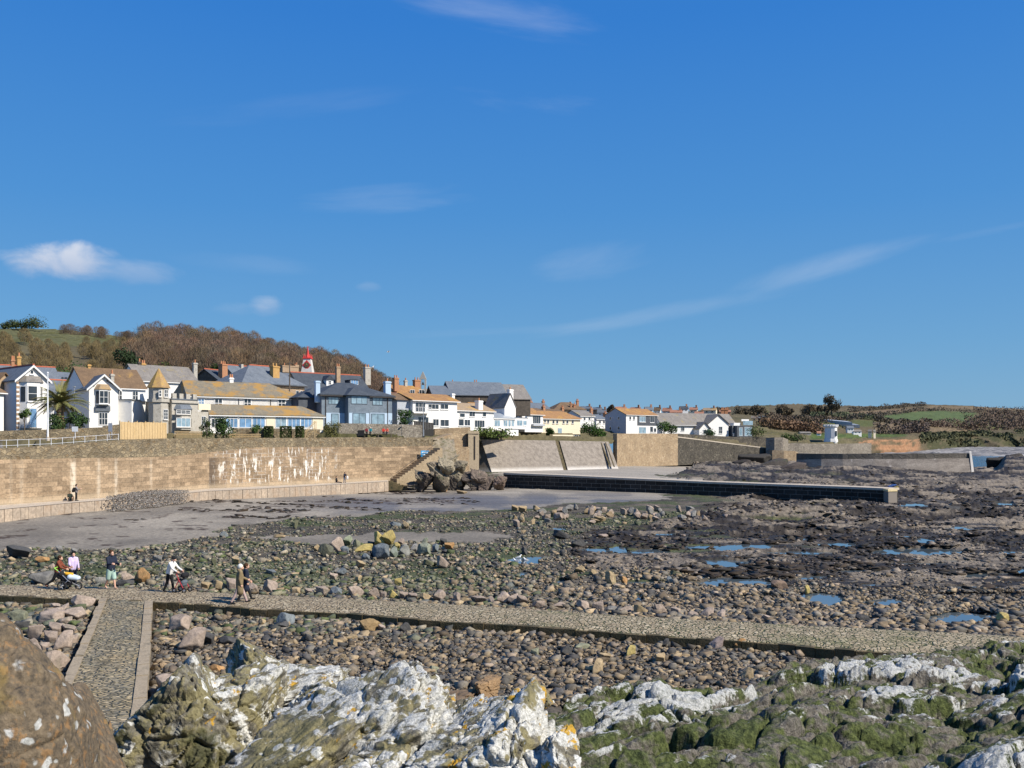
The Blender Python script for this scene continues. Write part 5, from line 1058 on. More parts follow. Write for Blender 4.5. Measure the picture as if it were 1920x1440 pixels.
h.panel('ground_floor', 610, 774, 652, 797, WM_['blue'], t=.06); h.panel('ground_floor', 694, 774, 735, 797, WM_['blue'], t=.06); h.panel('ground_floor', 654, 774, 692, 797, WM_['blue'], w=-1.6, t=.06)
for x0, y0, x1, y1, nx, w_1 in ((616, 745, 634, 757, 3, 0), (659, 743, 688, 757, 3, -1.6), (699, 745, 717, 759, 3, 0), (622, 776, 634, 796, 1, -.07), (662, 775, 685, 796, 2, -1.67), (697, 776, 720, 796, 2, -.07)): h.win(x0, y0, x1, y1, nx, 1, 'p', w=w_1, frame=dkfr, sill=False, fw=.08)
for x in (610, 726): h.panel('drain_pipe', x, 744, x+1.2, 796, MATS['rusty_iron'], t=.12)
h.chim(721, 731, 715, 738, w=5.5, mat=WM_['blue'], pots=1); h.chim(591, 599, 714, 744, w=1.0, mat=WM_['blue'], pots=0)
k = h.mb(); k.box((-3.4, 2.2, h.zb-.5), (-.004, 8, h.ze-.5)); sw = k.obj('side_wing', WM_['slatedark'], h.t); k = h.mb(); z_ = h.ze-.5; k.prism([(-3.9, 1.8, z_), (0, 1.8, z_), (0, 8.4, z_), (-3.9, 8.4, z_)], [(-.4, 4, z_+1.6), (0, 4, z_+1.8), (0, 6, z_+1.8), (-.4, 6, z_+1.6)]); k.obj('roof', RM['darkslate'], sw)
# small white gable right of the blue villa
h = house('l', 'house', 'small plain white gable tucked between the blue villa and the modern white house', 'house', (733, 188), (752, 191), 790, 752, 7, 'white').build('front', 737, 'pink', .25)
# modern white house
h = house('m', 'modern_house', 'modern white house with a balcony, glazed doors and shallow brown lichen roof', 'house', (774, 176), (857, 184), 804, 751, 8, 'white').build('side', 740, 'orange', .5, u0=0)
k = h.mb(); k.box((-3.1, .9, h.zb), (-.004, 7.6, h.ze-.1)); sw = k.obj('side_wing', WM_['grey'], h.t); k = h.mb(); k.prism([(-3.6, .5, h.ze-.1), (.05, .5, h.ze-.1), (.05, 8, h.ze-.1), (-3.6, 8, h.ze-.1)], [(-3.6, 3.8, h.ze+1.3), (.05, 3.8, h.ze+1.3), (.05, 4.4, h.ze+1.3), (-3.6, 4.4, h.ze+1.3)]); k.obj('roof', RM['brown'], sw)
h.win(779, 755, 797, 772, 3, 2, 'd', sill=False); h.win(803, 758, 822, 767, 3, 1, 'd'); h.win(826, 758, 840, 767, 2, 1, 'd'); h.win(784, 782, 803, 792, 3, 1, 'd', sill=False); h.win(812, 786, 822, 798, 2, 1, 'd'); h.win(826, 787, 841, 799, 2, 1, 'd')
(a, z1), (b2, z0_) = h.ray(776, 768, -1.3), h.ray(809, 775, -1.3); k = h.mb(); k.box((a, -1.3, z0_-.05), (b2, -.004, z0_+.15)); bl = k.obj('balcony', WM_['white'], h.t); k = h.mb()
for i in range(9): u_1 = a+(b2-a)*i/8; k.box((u_1-.03, -1.28, z0_+.15), (u_1+.03, -1.22, z0_+1.1))
k.box((a, -1.28, z0_+1.1), (b2, -1.2, z0_+1.18)); k.obj('railing', flat('rail_grey', (.5, .5, .5)), bl)
h.chim(846, 851, 738, 746, w=4, mat=WM_['white'], pots=0)
# roofscape behind
h = house('n1', 'house', 'old orange-tiled cottage with brick chimney and pale dormers above the modern house', 'house', (736, 214), (800, 220), 775, 744, 8, 'brown').build('side', 724, 'orange', ridgecap=None); h.chim(738, 746, 708, 726, w=1); h.chim(776, 786, 712, 730, w=4); h.chim(758, 763, 713, 728, w=4, pots=1, mat=WM_['stone'])
for x0, x1 in ((769, 777), (786, 795)): h.win(x0, 731, x1, 739, 2, 1, 'd', w=1.2, sill=False)
bc = thing('bellcote', 'pointed stone bellcote with an open arch and hanging bell on the skyline', 'bellcote'); Yb = 236; c0 = at(793, Yb, 0); k = MB(lambda x, y, z: Vector((c0.x+x, c0.y+y, z))); zz0, zz1, zz2 = zof(735, Yb), zof(711, Yb), zof(697, Yb)
k.box((-.85, -.4, zz0-6), (-.42, .4, zz1)); k.box((.42, -.4, zz0-6), (.85, .4, zz1)); k.box((-.42, -.4, zz0-6), (.42, .4, zz0+.7)); k.prism([(-.95, -.4, zz1), (.95, -.4, zz1), (.95, .4, zz1), (-.95, .4, zz1)], [(-.06, -.4, zz2), (.06, -.4, zz2), (.06, .4, zz2), (-.06, .4, zz2)]); k.obj('arch', WM_['stone'], bc)
k = MB(lambda x, y, z: Vector((c0.x+x, c0.y+y, z))); k.cyl((0, 0, zz1-1.5), (0, 0, zz1-.8), .34, .14, 8); k.cyl((0, 0, zz1-.8), (0, 0, zz1), .04, .04, 4); k.obj('bell', MATS['bronze_dial'], bc)
for i, (x0, x1, ya, yb, lab) in enumerate(((799, 822, 724, 742, 'dark gabled slate roof nearest the bellcote in the old school row'), (826, 858, 716, 744, 'tallest dark gable in the middle of the old school row'), (868, 905, 720, 748, 'grey-roofed end gable of the old school row beside the brick chimneys'))):
    h = house('s%d' % i, 'school_gable', lab, 'building', (x0, 226+i*2), (x1-10, 216+i*2), 775, yb, 14, 'dark').build('front', ya, 'grey' if i == 2 else 'slate', .3)
h = house('s4', 'school_hall', 'long slate-roofed school hall behind the row of dark gables', 'building', (800, 246), (905, 250), 775, 742, 9, 'brown').build('side', 731, 'tan'); h.chim(888, 895, 716, 732, pots=2); h.chim(845, 852, 716, 724, pots=1)
h = house('o', 'house', 'white gable-ended house with a cluster of tall tan and white chimneys', 'house', (878, 226), (962, 236), 782, 760, 9, 'white').build('side', 741, 'brown'); h.chim(952, 957, 732, 762, w=3, pots=1, mat=flat('pink_render', (.55, .36, .26))); h.chim(958, 962, 733, 764, w=1, pots=1, mat=WM_['white']); h.chim(924, 932, 727, 745, pots=2); h.chim(937, 946, 735, 746, pots=2); h.chim(963, 966, 735, 760, pots=0, mat=WM_['stone'])
# white seafront houses
h = house('p', 'seafront_house', 'wide white two-storey seafront house with two rows of windows and a tan roof', 'house', (856, 196), (926, 206), 804, 770, 8, 'white').build('side', 757, 'tan', .4)
for x0, x1, y0, y1, nx in ((862, 871, 775, 782, 1), (880, 890, 772, 781, 2), (905, 911, 772, 781, 1), (860, 869, 786, 798, 1), (871, 881, 787, 798, 2), (890, 908, 788, 801, 4)): h.win(x0, y0, x1, y1, nx, 1, 'd')
h.chim(894, 902, 751, 772, w=.6, mat=WM_['white'], pots=1)
h = house('p2', 'seafront_house', 'white seafront house under a flat orange roof with the glass conservatory in front', 'house', (902, 214), (952, 222), 804, 771, 8, 'white').build('side', 757, 'orange', .4)
for x0, x1 in ((916, 923), (928, 933), (940, 948)): h.win(x0, 772, x1, 780, 2, 1, 'd')
h = house('p3', 'conservatory', 'white-framed glass conservatory with a hipped glazed roof by the seafront houses', 'conservatory', (924, 206), (966, 213), 802, 784, 5, 'white').build('hip', 776, flat('glazing_roof', (.30, .33, .36), .3, .6), .2)
for x0, x1, nx in ((927, 937, 2), (944, 951, 2), (953, 957, 1), (959, 964, 2)): h.win(x0, 788, x1, 799, nx, 1, 'p', sill=False)
h = house('p4', 'garden_room', 'low flat-roofed white garden room right of the conservatory', 'building', (966, 214), (990, 218), 800, 784, 5, 'white').build('flat'); h.win(969, 788, 979, 798, 2, 1, 'p', sill=False); h.win(981, 789, 987, 797, 1, 1, 'p')
h = house('p5', 'boundary_wall', 'small plain white boundary wall above the concrete slope', 'wall', (950, 203), (972, 206), 812, 805, .5, 'white').build('flat')
h = house('o2', 'house', 'white gable end with a tall chimney standing behind the seafront houses', 'house', (946, 212), (967, 214.5), 790, 763, 7, 'white').build('front', 738, 'grey', .2); h.chim(953, 960, 730, 750, w=.6, mat=WM_['white'], pots=1)
h = house('q', 'cottage', 'brown-roofed cottage with a dark blue gable and tall white chimney', 'house', (962, 232), (988, 236), 795, 778, 9, flat('navy_render', (.06, .09, .15))).build('front', 763, 'brown', .3); h.chim(976, 982, 760, 786, w=-.2, mat=WM_['white'], pots=1)
h = house('q2', 'house', 'cream house with a tall picture window and orange roof beside the blue gable', 'house', (984, 238), (1018, 244), 806, 777, 8, 'white').build('side', 766, 'orange', .4); h.win(999, 779, 1013, 794, 4, 1, 'd', sill=False); h.panel('balcony', 996, 795, 1018, 799, WM_['grey'], t=.8)
h = house('q3', 'terrace', 'long cream terrace with an orange tiled roof and small windows', 'house', (1016, 246), (1088, 256), 810, 785, 8, 'cream').build('hip', 772, 'orange', .4, hipl=.2, hipr=3)
for x, y in ((1020, 786), (1026, 787), (1036, 788), (1043, 788), (1055, 788), (1062, 788), (1072, 788)): h.win(x, y, x+3.2, y+6, 1, 1, 'd')
h.win(1046, 803, 1053, 812, 2, 1, 'p'); h.panel('terrace_wall', 1035, 815, 1087, 823, WM_['cream'], w=-3, t=.3)
for i, (x0, x1, yb, ye, yr, Y, wl, rf, lab) in enumerate((
    (1040, 1098, 790, 768, 755, 300, 'brown', 'brown', 'broad brown hipped roof on the skyline above the cream terrace'), (985, 1030, 785, 766, 756, 290, 'brown', 'slate', 'slate-roofed house on the skyline left of the broad brown roof'),
    (1088, 1114, 798, 780, 770, 285, 'white', 'grey', 'white cottage with grey roof right of the cream terrace'), (1118, 1139, 800, 786, 778, 300, 'white', 'slate', 'little white house with arched dormers beside the grey gable'),
    (1000, 1024, 778, 772, 766, 262, 'dark', 'brown', 'low dark roof peeping over the orange terrace'), (1030, 1062, 785, 775, 768, 272, 'dark', 'brown', 'dark gabled roof behind the cream terrace'), (970, 1004, 772, 764, 757, 330, 'brown', 'slate', 'far slate roofs at the start of the distant skyline'))):
    h = house('t%d' % i, 'house', lab, 'house', (x0, Y), (x1, Y+4), yb, ye, 8, wl).build('hip' if i == 0 else 'side', yr, rf, .3); h.chim(x0+(x1-x0)*.7, x0+(x1-x0)*.7+4, yr-4, yr+5, w=4, pots=2)
    if wl == 'white':
        for q in (.25, .6): h.win(x0+(x1-x0)*q, ye+3, x0+(x1-x0)*q+3, ye+8, 1, 1, 'd')
for x0, x1, y0, y1 in ((1069, 1072, 757, 774), (1075, 1079, 758, 772)): H['t0'].chim(x0, x1, y0, y1, w=1, pots=1)
# grey gabled house on the retaining wall
h = house('u', 'house', 'grey gabled house with orange roof and dark slate-hung bay above the tall wall', 'house', (1174, 288), (1232, 298), 814, 778, 9, 'white')
h.build('side', 767, 'orange', .3); k = h.mb(); k.face([(-.02, -.0, h.zb-.5), (-.02, h.D, h.zb-.5), (-.02, h.D, h.ze), (-.02, h.D/2, h.zr-.1), (-.02, 0, h.ze)]); k.face([(-.1, -.0, h.zb-.5), (-.1, h.D, h.zb-.5), (-.1, h.D, h.ze), (-.1, h.D/2, h.zr-.1), (-.1, 0, h.ze)]); k.obj('gable_wall', WM_['grey'], h.t)
h.panel('slate_cladding', 1195, 779, 1232, 798, WM_['slatedark'], t=.12); h.win(1180, 781, 1183, 787, 1, 1); h.win(1187, 781, 1190, 787, 1, 1); h.win(1199, 781, 1210, 791, 3, 1, 'p', w=-.1); h.win(1219, 781, 1226, 792, 2, 1, 'd', w=-.1); h.win(1198, 801, 1211, 812, 2, 1, 'p', sill=False); h.win(1219, 800, 1224, 810, 1, 1, 'd'); h.win(1226, 803, 1230, 810, 1, 1, 'd')
for yy0, yy1 in ((781, 787), (799, 806)):
    for q in (.28, .68):
        zt_, zb_ = ZC-(yy0-HZ)/F*290, ZC-(yy1-HZ)/F*290; k = h.mb(); k.box((-.2, h.D*q, zb_), (-.11, h.D*q+.9, zt_)); fo = k.obj('window', timber_w, h.t); k = h.mb(); k.box((-.215, h.D*q+.12, zb_+.1), (-.2, h.D*q+.78, zt_-.1)); k.obj('pane', GD, fo)
# long slate roof cottage with gables
h = house('v', 'cottage', 'long low white cottage with a grey slate roof, gable and porch above the dark wall', 'house', (1242, 304), (1380, 318), 815, 797, 9, 'white').build('side', 776, 'grey', .5)
h.win(1277, 801, 1283, 808, 2, 1); h.win(1306, 801, 1310, 813, 1, 1)
for x0, x1, ya, ye, w0_ in ((1327, 1366, 777, 794, -2.0), (1311, 1331, 792, 803, -3.2)):
    u0_, u1_ = h.ray(x0, 800, w0_)[0], h.ray(x1, 800, w0_)[0]; h2_ = h; zz_ = h.ray(x0, ye, w0_)[1]; h.build('front', ya, 'grey', .35, u0=u0_, u1=u1_, w0=w0_, D=6, ze=zz_, wallname='gable_wall', verge=flat('dark_barge', (.05, .05, .055)))
h.win(1348, 800, 1354, 813, 2, 2, 'd', w=-2.0); h.win(1319, 806, 1331, 813, 2, 1, 'd', w=-3.2, sill=False); h.panel('white_wing', 1369, 793, 1381, 818, WM_['white'], w=-1.5, t=2); h.win(1374, 798, 1377, 812, 1, 1, 'd', w=-3.5)
h = house('v2', 'glass_extension', 'modern glass-fronted extension with a roof terrace beside the gabled cottage', 'building', (1382, 312), (1411, 316), 819, 799, 6, 'slatedark').build('flat'); h.win(1386, 802, 1392, 817, 1, 1, 'p', sill=False); h.win(1396, 801, 1409, 817, 2, 1, 'p', sill=False); h.panel('glass_balustrade', 1393, 789, 1411, 797, GP, w=.3, t=.1); h.panel('white_upstand', 1390, 786, 1404, 790, WM_['white'], w=2)
# far houses on the skyline, one of a kind each time copied
def far_house(px, py, Y, wpx, hpx, wall, roof, rz, label, group=None, chim=True):
    w_ = wpx*Y/F; hh = hpx*Y/F; t = thing('far_house', label, 'house', at(px, Y, zof(py, Y)), rz, group); d = w_*.7
    k = MB(); k.box((-w_/2, 0, -3), (w_/2, d, hh*.55)); [k.face([(s_*w_/2, 0, hh*.55), (s_*w_/2, d, hh*.55), (s_*w_/2, d/2, hh)]) for s_ in (-1, 1)]; wo = k.obj('wall', WM_[wall], t)
    k = MB()
    for s_ in (0, 1):
        a = -.3 if s_ == 0 else d+.3; k.prism([(-w_/2-.2, a, hh*.5), (w_/2+.2, a, hh*.5), (w_/2+.2, d/2, hh), (-w_/2-.2, d/2, hh)], [(-w_/2-.2, a, hh*.5+.2), (w_/2+.2, a, hh*.5+.2), (w_/2+.2, d/2, hh+.2), (-w_/2-.2, d/2, hh+.2)])
    ro = k.obj('roof', RM[roof], t)
    if chim: k = MB(); k.box((w_*.25, d*.35, hh*.7), (w_*.25+.8, d*.55, hh+1.3)); k.obj('chimney', brick, ro)
    for q in (-.28, .15): k = MB(); k.box((q*w_, -.05, hh*.15), (q*w_+w_*.14, -.004, hh*.4)); k.obj('window', GD, t)
    return t
FH = [(1165, 775, 420, 20, 12, 'white', 'pink', 'far terracotta-roofed house left of the skyline estate'), (1190, 776, 430, 18, 12, 'white', 'pink', 'far terracotta roof over the orange lichen roof'), (1217, 776, 440, 14, 13, 'white', 'slate', 'far slate gable at the head of the pink terrace'), (1232, 777, 445, 12, 13, 'white', 'brown', 'far white gable with brown roof in the skyline estate'), (1250, 778, 450, 16, 13, 'white', 'pink', 'far pinkish house above the long slate cottage'), (1268, 779, 445, 22, 10, 'white', 'pink', 'far pink-roofed terrace house above the cottage ridge'), (1283, 772, 470, 15, 10, 'white', 'darkslate', 'far dark-roofed house highest in the skyline estate'), (1300, 774, 470, 14, 10, 'cream', 'pink', 'far cream house with green side in the skyline estate'), (1330, 775, 480, 24, 10, 'cream', 'tan', 'far long cream house left of the pink chimneys'), (1311, 781, 455, 16, 9, 'white', 'pink', 'far low terrace house behind the slate roof'), (1360, 777, 470, 20, 8, 'brown', 'pink', 'far brown house topped by pink chimneys'), (1128, 781, 400, 16, 13, 'white', 'slate', 'far white house with bargeboards behind the bush'), (1098, 772, 430, 20, 10, 'white', 'slate', 'far slate-roofed house on the town skyline'), (1060, 768, 440, 24, 10, 'brown', 'brown', 'far brown-roofed house on the town skyline'), (1118, 773, 440, 16, 9, 'brown', 'slate', 'far low slate house near the dark green tree'), (1421, 776, 640, 11, 7, 'white', 'grey', 'far white villa under dark trees on the skyline'), (1415, 789, 560, 11, 9, 'white', 'grey', 'far white chalet with arched gable, the first of a pair'), (1428, 789, 560, 11, 9, 'white', 'slate', 'far white chalet with dark roof, the second of a pair'), (1524, 774, 720, 10, 7, 'white', 'grey', 'far white house by the broad skyline tree'), (1536, 817, 420, 7, 8, 'white', 'pink', 'tiny white hut left of the folly'), (1511, 815, 430, 20, 5, 'stone', 'grey', 'low ruined grey barn in the brambles'), (1631, 813, 560, 6, 7, 'cream', 'grey', 'tiny cream hut above the orange cliff'), (1640, 813, 560, 4, 7, 'cream', 'grey', 'tiny narrow cream hut at the cliff edge'), (1608, 813, 550, 16, 7, 'white', 'grey', 'far white shed beside the polytunnels'), (1595, 808, 550, 12, 9, 'white', 'slate', 'far white shed with a sloping slate roof'), (1888, 806, 1150, 21, 8, 'white', 'grey', 'long white farm building on the far coast')]
for i, (px, py, Y, w_, hh, wl, rf, lab) in enumerate(FH): far_house(px, py, Y, w_, hh, wl, rf, random.Random(i).uniform(-.5, .15), lab, chim=(px < 1400))
for px, lab in ((1355, 'far tall pink chimney stack, first of two on the skyline'), (1362, 'far tall pink chimney stack, second of two on the skyline')):
    k = MB(); p = at(px, 465, zof(777, 465)); k.box((p.x-.8, p.y, p.z-2), (p.x+.8, p.y+1.2, p.z+3)); k.box((p.x-1, p.y-.2, p.z+2.2), (p.x+1, p.y+1.4, p.z+2.6)); k.cyl((p.x-.4, p.y+.6, p.z+3), (p.x-.4, p.y+.6, p.z+3.7), .25); k.cyl((p.x+.4, p.y+.6, p.z+3), (p.x+.4, p.y+.6, p.z+3.7), .25); tag(k.obj('chimney_stack', MATS['terracotta']), lab, 'chimney')
pt = thing('polytunnels', 'pale polytunnel sheets stretched across the far slope above the folly', 'polytunnel')
for a0, b0_ in (((1525, 787), (1598, 794)), ((1553, 795), (1612, 799))):
    pa, pb = at(a0[0], 640, zof(a0[1], 640)), at(b0_[0], 600, zof(b0_[1], 600)); k = MB(); hv = Vector((0, 0, 1.3)); dpt = Vector((0, 10, 1)); k.prism([pa-hv, pb-hv, pb+dpt-hv, pa+dpt-hv], [pa+hv*.6, pb+hv*.6, pb+dpt+hv*.6, pa+dpt+hv*.6]); k.obj('sheet', flat('plastic_sheet', (.45, .48, .5), .5), pt)
# folly
Yf = 342; c0 = at(1558, Yf, 0); zb_, zt_ = zof(826, Yf), zof(801, Yf); fo = thing('folly', 'small white castellated octagonal folly tower on the grassy point', 'folly'); fr = lambda x, y, z: Vector((c0.x+x, c0.y+y, z)); k = MB(fr)
o8 = lambda r: [(r*math.cos(math.pi/8+i*math.pi/4), r*math.sin(math.pi/8+i*math.pi/4)) for i in range(8)]
k.prism([(*q, zb_-1) for q in o8(2.3)], [(*q, zt_) for q in o8(2.2)]); k.prism([(*q, zt_) for q in o8(2.55)], [(*q, zt_+.35) for q in o8(2.55)]); k.prism([(*q, zb_-.5) for q in o8(2.55)], [(*q, zb_+.5) for q in o8(2.45)]); k.obj('wall', WM_['white'], fo)
k = MB(fr)
for i in range(8):
    a = i*math.pi/4+math.pi/8
    for da in (0, .39): k.box((2.3*math.cos(a+da)-.35, 2.3*math.sin(a+da)-.35, zt_+.3), (2.3*math.cos(a+da)+.35, 2.3*math.sin(a+da)+.35, zt_+1.0))
k.obj('battlements', WM_['white'], fo)
k = MB(fr); k.box((.9, -2.2, zb_+1.6), (1.5, -1.85, zb_+3.6)); k.obj('window', GD, fo); k = MB(fr); k.box((-.75, -2.22, zb_+1.0), (.55, -2.0, zb_+4.4)); k.obj('blind_panel', WM_['grey'], fo)
# ================= STONES, BOULDERS, ROCKS =================
def ico(n):
    bm = bmesh.new(); bmesh.ops.create_icosphere(bm, subdivisions=n, radius=1); bm.verts.ensure_lookup_table()
    v = np.array([x.co[:] for x in bm.verts]); f = np.array([[x.index for x in q.verts] for q in bm.faces]); bm.free(); return v, f
def poly_rock(v, seed, nplanes=14, p=16, lo=.62, hi=1.0):
    """angular lump: soft minimum of random planes"""
    r = np.random.default_rng(seed); n = r.normal(size=(nplanes, 3)); n /= np.linalg.norm(n, axis=1)[:, None]; d = r.uniform(lo, hi, nplanes)
    q = np.maximum(v@n.T/d, 1e-6); return v*((q**p).sum(1)**(-1/p))[:, None]
def cobbles(name, label, XYZ, R, C, protos, flat_=.6, seed=0, mat='cobble'):
    r = np.random.default_rng(seed); vs, fs, cs = [], [], []; off = 0; pid = r.integers(0, len(protos), len(XYZ))
    for k, (pv, pf) in enumerate(protos):
        i = np.where(pid == k)[0]
        if not len(i): continue
        a, b2 = r.uniform(0, 6.283, len(i)), r.uniform(-.35, .35, len(i)); s = np.stack([r.uniform(.75, 1.25, len(i)), r.uniform(.75, 1.25, len(i)), flat_*r.uniform(.7, 1.25, len(i))], -1)*R[i][:, None]
        q = pv[None]*s[:, None, :]; c, s_ = np.cos(b2)[:, None], np.sin(b2)[:, None]; q = np.stack([q[..., 0]*c+q[..., 2]*s_, q[..., 1], -q[..., 0]*s_+q[..., 2]*c], -1)
        c, s_ = np.cos(a)[:, None], np.sin(a)[:, None]; q = np.stack([q[..., 0]*c-q[..., 1]*s_, q[..., 0]*s_+q[..., 1]*c, q[..., 2]], -1)+XYZ[i][:, None, :]
        n = len(pv); vs.append(q.reshape(-1, 3)); fs.append((pf[None]+(np.arange(len(i))*n)[:, None, None]+off).reshape(-1, 3)); cs.append(np.repeat(C[i], n, 0)); off += n*len(i)
    o = link(name, npmesh(name, np.concatenate(vs), np.concatenate(fs), MATS[mat], False, {'tint': np.concatenate(cs)})); return tag(o, label, 'stones', None, 'stuff')
v1, f1 = ico(1); v2, f2 = ico(2)
nrm_ = lambda q: (q-(q.max(0)+q.min(0))/2)/((q.max(0)-q.min(0))/2)
def hull(seed, n):
    """an angular stone: the hull of a few random points"""
    r = np.random.default_rng(seed); q = r.normal(size=(n, 3)); q /= np.linalg.norm(q, axis=1)[:, None]; q = np.sign(q)*np.abs(q)**.75*r.uniform(.8, 1, (n, 1)); bm = bmesh.new()
    for p in q: bm.verts.new(p)
    o = bmesh.ops.convex_hull(bm, input=bm.verts); bmesh.ops.delete(bm, geom=[g for g in o['geom_interior'] if isinstance(g, bmesh.types.BMVert)], context='VERTS'); bmesh.ops.triangulate(bm, faces=bm.faces); bmesh.ops.recalc_face_normals(bm, faces=bm.faces); bm.verts.ensure_lookup_table(); bm.verts.index_update()
    v = np.array([x.co[:] for x in bm.verts]); f = np.array([[x.index for x in g.verts] for g in bm.faces]); bm.free(); return nrm_(v), f
PL = [hull(10+i, 8) for i in range(12)]; PH = [hull(40+i, 11) for i in range(16)]
cfar, cnear = zip(*CW_FAR), zip(*CW_NEAR); CFx, CFy = map(np.array, cfar); CNx, CNy = map(np.array, cnear)
r = np.random.default_rng(5)
def pick(pal, n, var=.3):
    pal = np.array(pal); c = pal[r.integers(0, len(pal), n)]; return c*r.uniform(1-var, 1+var, (n, 1))
TAN = [(.26, .195, .115), (.17, .14, .10), (.10, .092, .08), (.33, .25, .15), (.20, .15, .095), (.13, .118, .097), (.085, .08, .075), (.29, .225, .16), (.16, .12, .075), (.22, .19, .145)]
OLV = [(.15, .14, .10), (.10, .105, .075), (.085, .095, .05), (.22, .20, .15), (.065, .065, .055), (.27, .235, .17), (.13, .135, .115), (.18, .15, .10), (.09, .11, .045), (.33, .28, .2)]
REEF = [(.22, .18, .14), (.055, .042, .033), (.035, .028, .022), (.17, .135, .11), (.30, .235, .195), (.09, .07, .055), (.13, .105, .085)]
def scatter(n, px0, px1, py0, py1, accept, zlift=0.0):
    px, py = r.uniform(px0, px1, n), r.uniform(py0, py1, n); Y = F*(ZC-.35)/(py-HZ); X = (px-960)/F*Y
    k = accept(px, py, X, Y); px, py, X, Y = px[k], py[k], X[k], Y[k]; z, sm, rm, pmk, ix, iy, _ = beach(X, Y); return px, py, X, Y, z, sm, rm, pmk
def offramp(px, py, X, Y):
    py = HZ+F*(ZC-1.0)/Y; on = (py > np.interp(px, CFx, CFy)-1.5) & (py < np.interp(px, CNx, CNy)+3)
    lx, rx = np.interp(py, [1120, 1310, 1400], [186, 100, 60])-8, np.interp(py, [1120, 1310, 1400], [286, 274, 266])+8
    return ~on & ~((py > 1115) & (px > lx) & (px < rx))
# near shingle
px, py, X, Y, z, sm, rm, pmk = scatter(92000, -60, 1990, 1116, 1345, offramp); R = np.exp(r.normal(math.log(.042), .6, len(X))); R = np.clip(R, .02, .20)
cobbles('shingle', 'tan and grey angular stones packed over the shore in front of the causeway', np.stack([X, Y, z+R*.25+.02], -1), R, pick(TAN, len(X), .45)*.86, PH+PL, seed=1)
px, py, X, Y, z, sm, rm, pmk = scatter(130000, -80, 1990, 955, 1215, lambda *a: offramp(*a))
den = fbm(X*.25, Y*.3, seed=51, oct=3); k = (sm < .5) & (rm < .6+.5*(py > 1150)) & (pmk < .2) & (r.random(len(X)) < .35+1.0*(den > .42)); px, py, X, Y, z, pmk = (q[k] for q in (px, py, X, Y, z, pmk)); R = np.clip(np.exp(r.normal(math.log(.052), .62, len(X))), .024, .27)
g = fbm(X*.22, Y*.3, seed=71, oct=5) > .53; warm = (ss(px, 700, 1150)*ss(py, 1010, 1090) > r.random(len(X))) | (r.random(len(X)) < .22)
C = np.where(warm[:, None], pick(TAN, len(X)), pick(OLV, len(X))); C = np.where((g & ~warm)[:, None], C*.6+np.array((.03, .04, .014)), C)
cobbles('stony_foreshore', 'olive and tan stones scattered thickly between the causeway and the sand', np.stack([X, Y, z+R*.3], -1), R, C, PH[:4]+PL, seed=2)
px, py, X, Y, z, sm, rm, pmk = scatter(44000, 980, 1990, 870, 1215, lambda *a: offramp(*a)); k = (rm > .35) & (sm < .5) & (pmk < .12+.5*(py > 1110)*(r.random(len(X)) < .35)) & (r.random(len(X)) < .25+1.2*(fbm(X*.3, Y*.15, seed=53, oct=3) > .5)); px, py, X, Y, z = (q[k] for q in (px, py, X, Y, z))
R = np.clip(np.exp(r.normal(math.log(.085), .55, len(X))), .03, .36)*np.clip(Y/70, .55, 1.35); _, _, _, _, _, _, rd_ = beach(X, Y); n2_ = fbm(X*.25, Y*.12, seed=63, oct=5); n4_ = fbm(X*2.2, Y*1.6, seed=67, oct=4); br_ = ss(rd_+.12*(n4_-.5), .53, .70)*ss(n2_+.35*(n4_-.5), .44, .58); C = np.where((r.random(len(X)) < .2)[:, None], pick(REEF, len(X)), L((.026, .02, .015), (.23, .19, .145), br_)*r.uniform(.7, 1.3, (len(X), 1))); C = np.where(((py > 1090) & (r.random(len(X)) < .6))[:, None], pick(TAN, len(X)), C)
cobbles('reef_rubble', 'broken weedy rock and loose stones over the low reef', np.stack([X, Y, z+R*.1], -1), R, C, PL+PH[:3], .42, seed=3)
px, py, X, Y, z, sm, rm, pmk = scatter(16000, 240, 1990, 905, 1150, lambda *a: offramp(*a)); n_w = fbm(X*.12+Y*.02, Y*.35, seed=65, oct=4)
wk = ((rm > .4) & (fbm(X*.15, Y*.3, seed=57, oct=4) > .54) & (sm < .5)) | ((sm > .5) & (n_w > .575) & (py < 985) & (px < 900)); k = wk & (pmk < .2); X, Y, z = X[k], Y[k], z[k]; R = np.clip(np.exp(r.normal(math.log(.24), .4, len(X))), .08, .6)
cobbles('seaweed', 'dark brown seaweed lying in bands over the reef and along the sand', np.stack([X, Y, z+.02], -1), R, pick([(.03, .021, .013), (.045, .03, .017), (.022, .018, .012)], len(X)), PL, .22, seed=4)
# drift of pebbles banked against the wall foot
n = 5200; px = r.normal(285, 60, n); w = r.random(n)**.7; Yb = np.interp(px, [q for q, _ in WP], [y for _, y in WP])-.3; Y = Yb-w*7.5; X = (px-960)/F*Y; hgt = np.exp(-((px-275)/70)**2)
z = 1.8+hgt*.5*(1-w)-np.where(w > .55, (w-.55)*2.1, 0); R = r.uniform(.035, .09, n)
k = (hgt > .25+.2*r.random(n)); cobbles('pebble_drift', 'drift of grey pebbles and weed banked over the promenade against the wall', np.stack([X, Y, z], -1)[k], R[k], pick([(.22, .20, .18), (.15, .145, .13), (.28, .25, .22), (.09, .07, .055)], n)[k], PL, .6, seed=6)
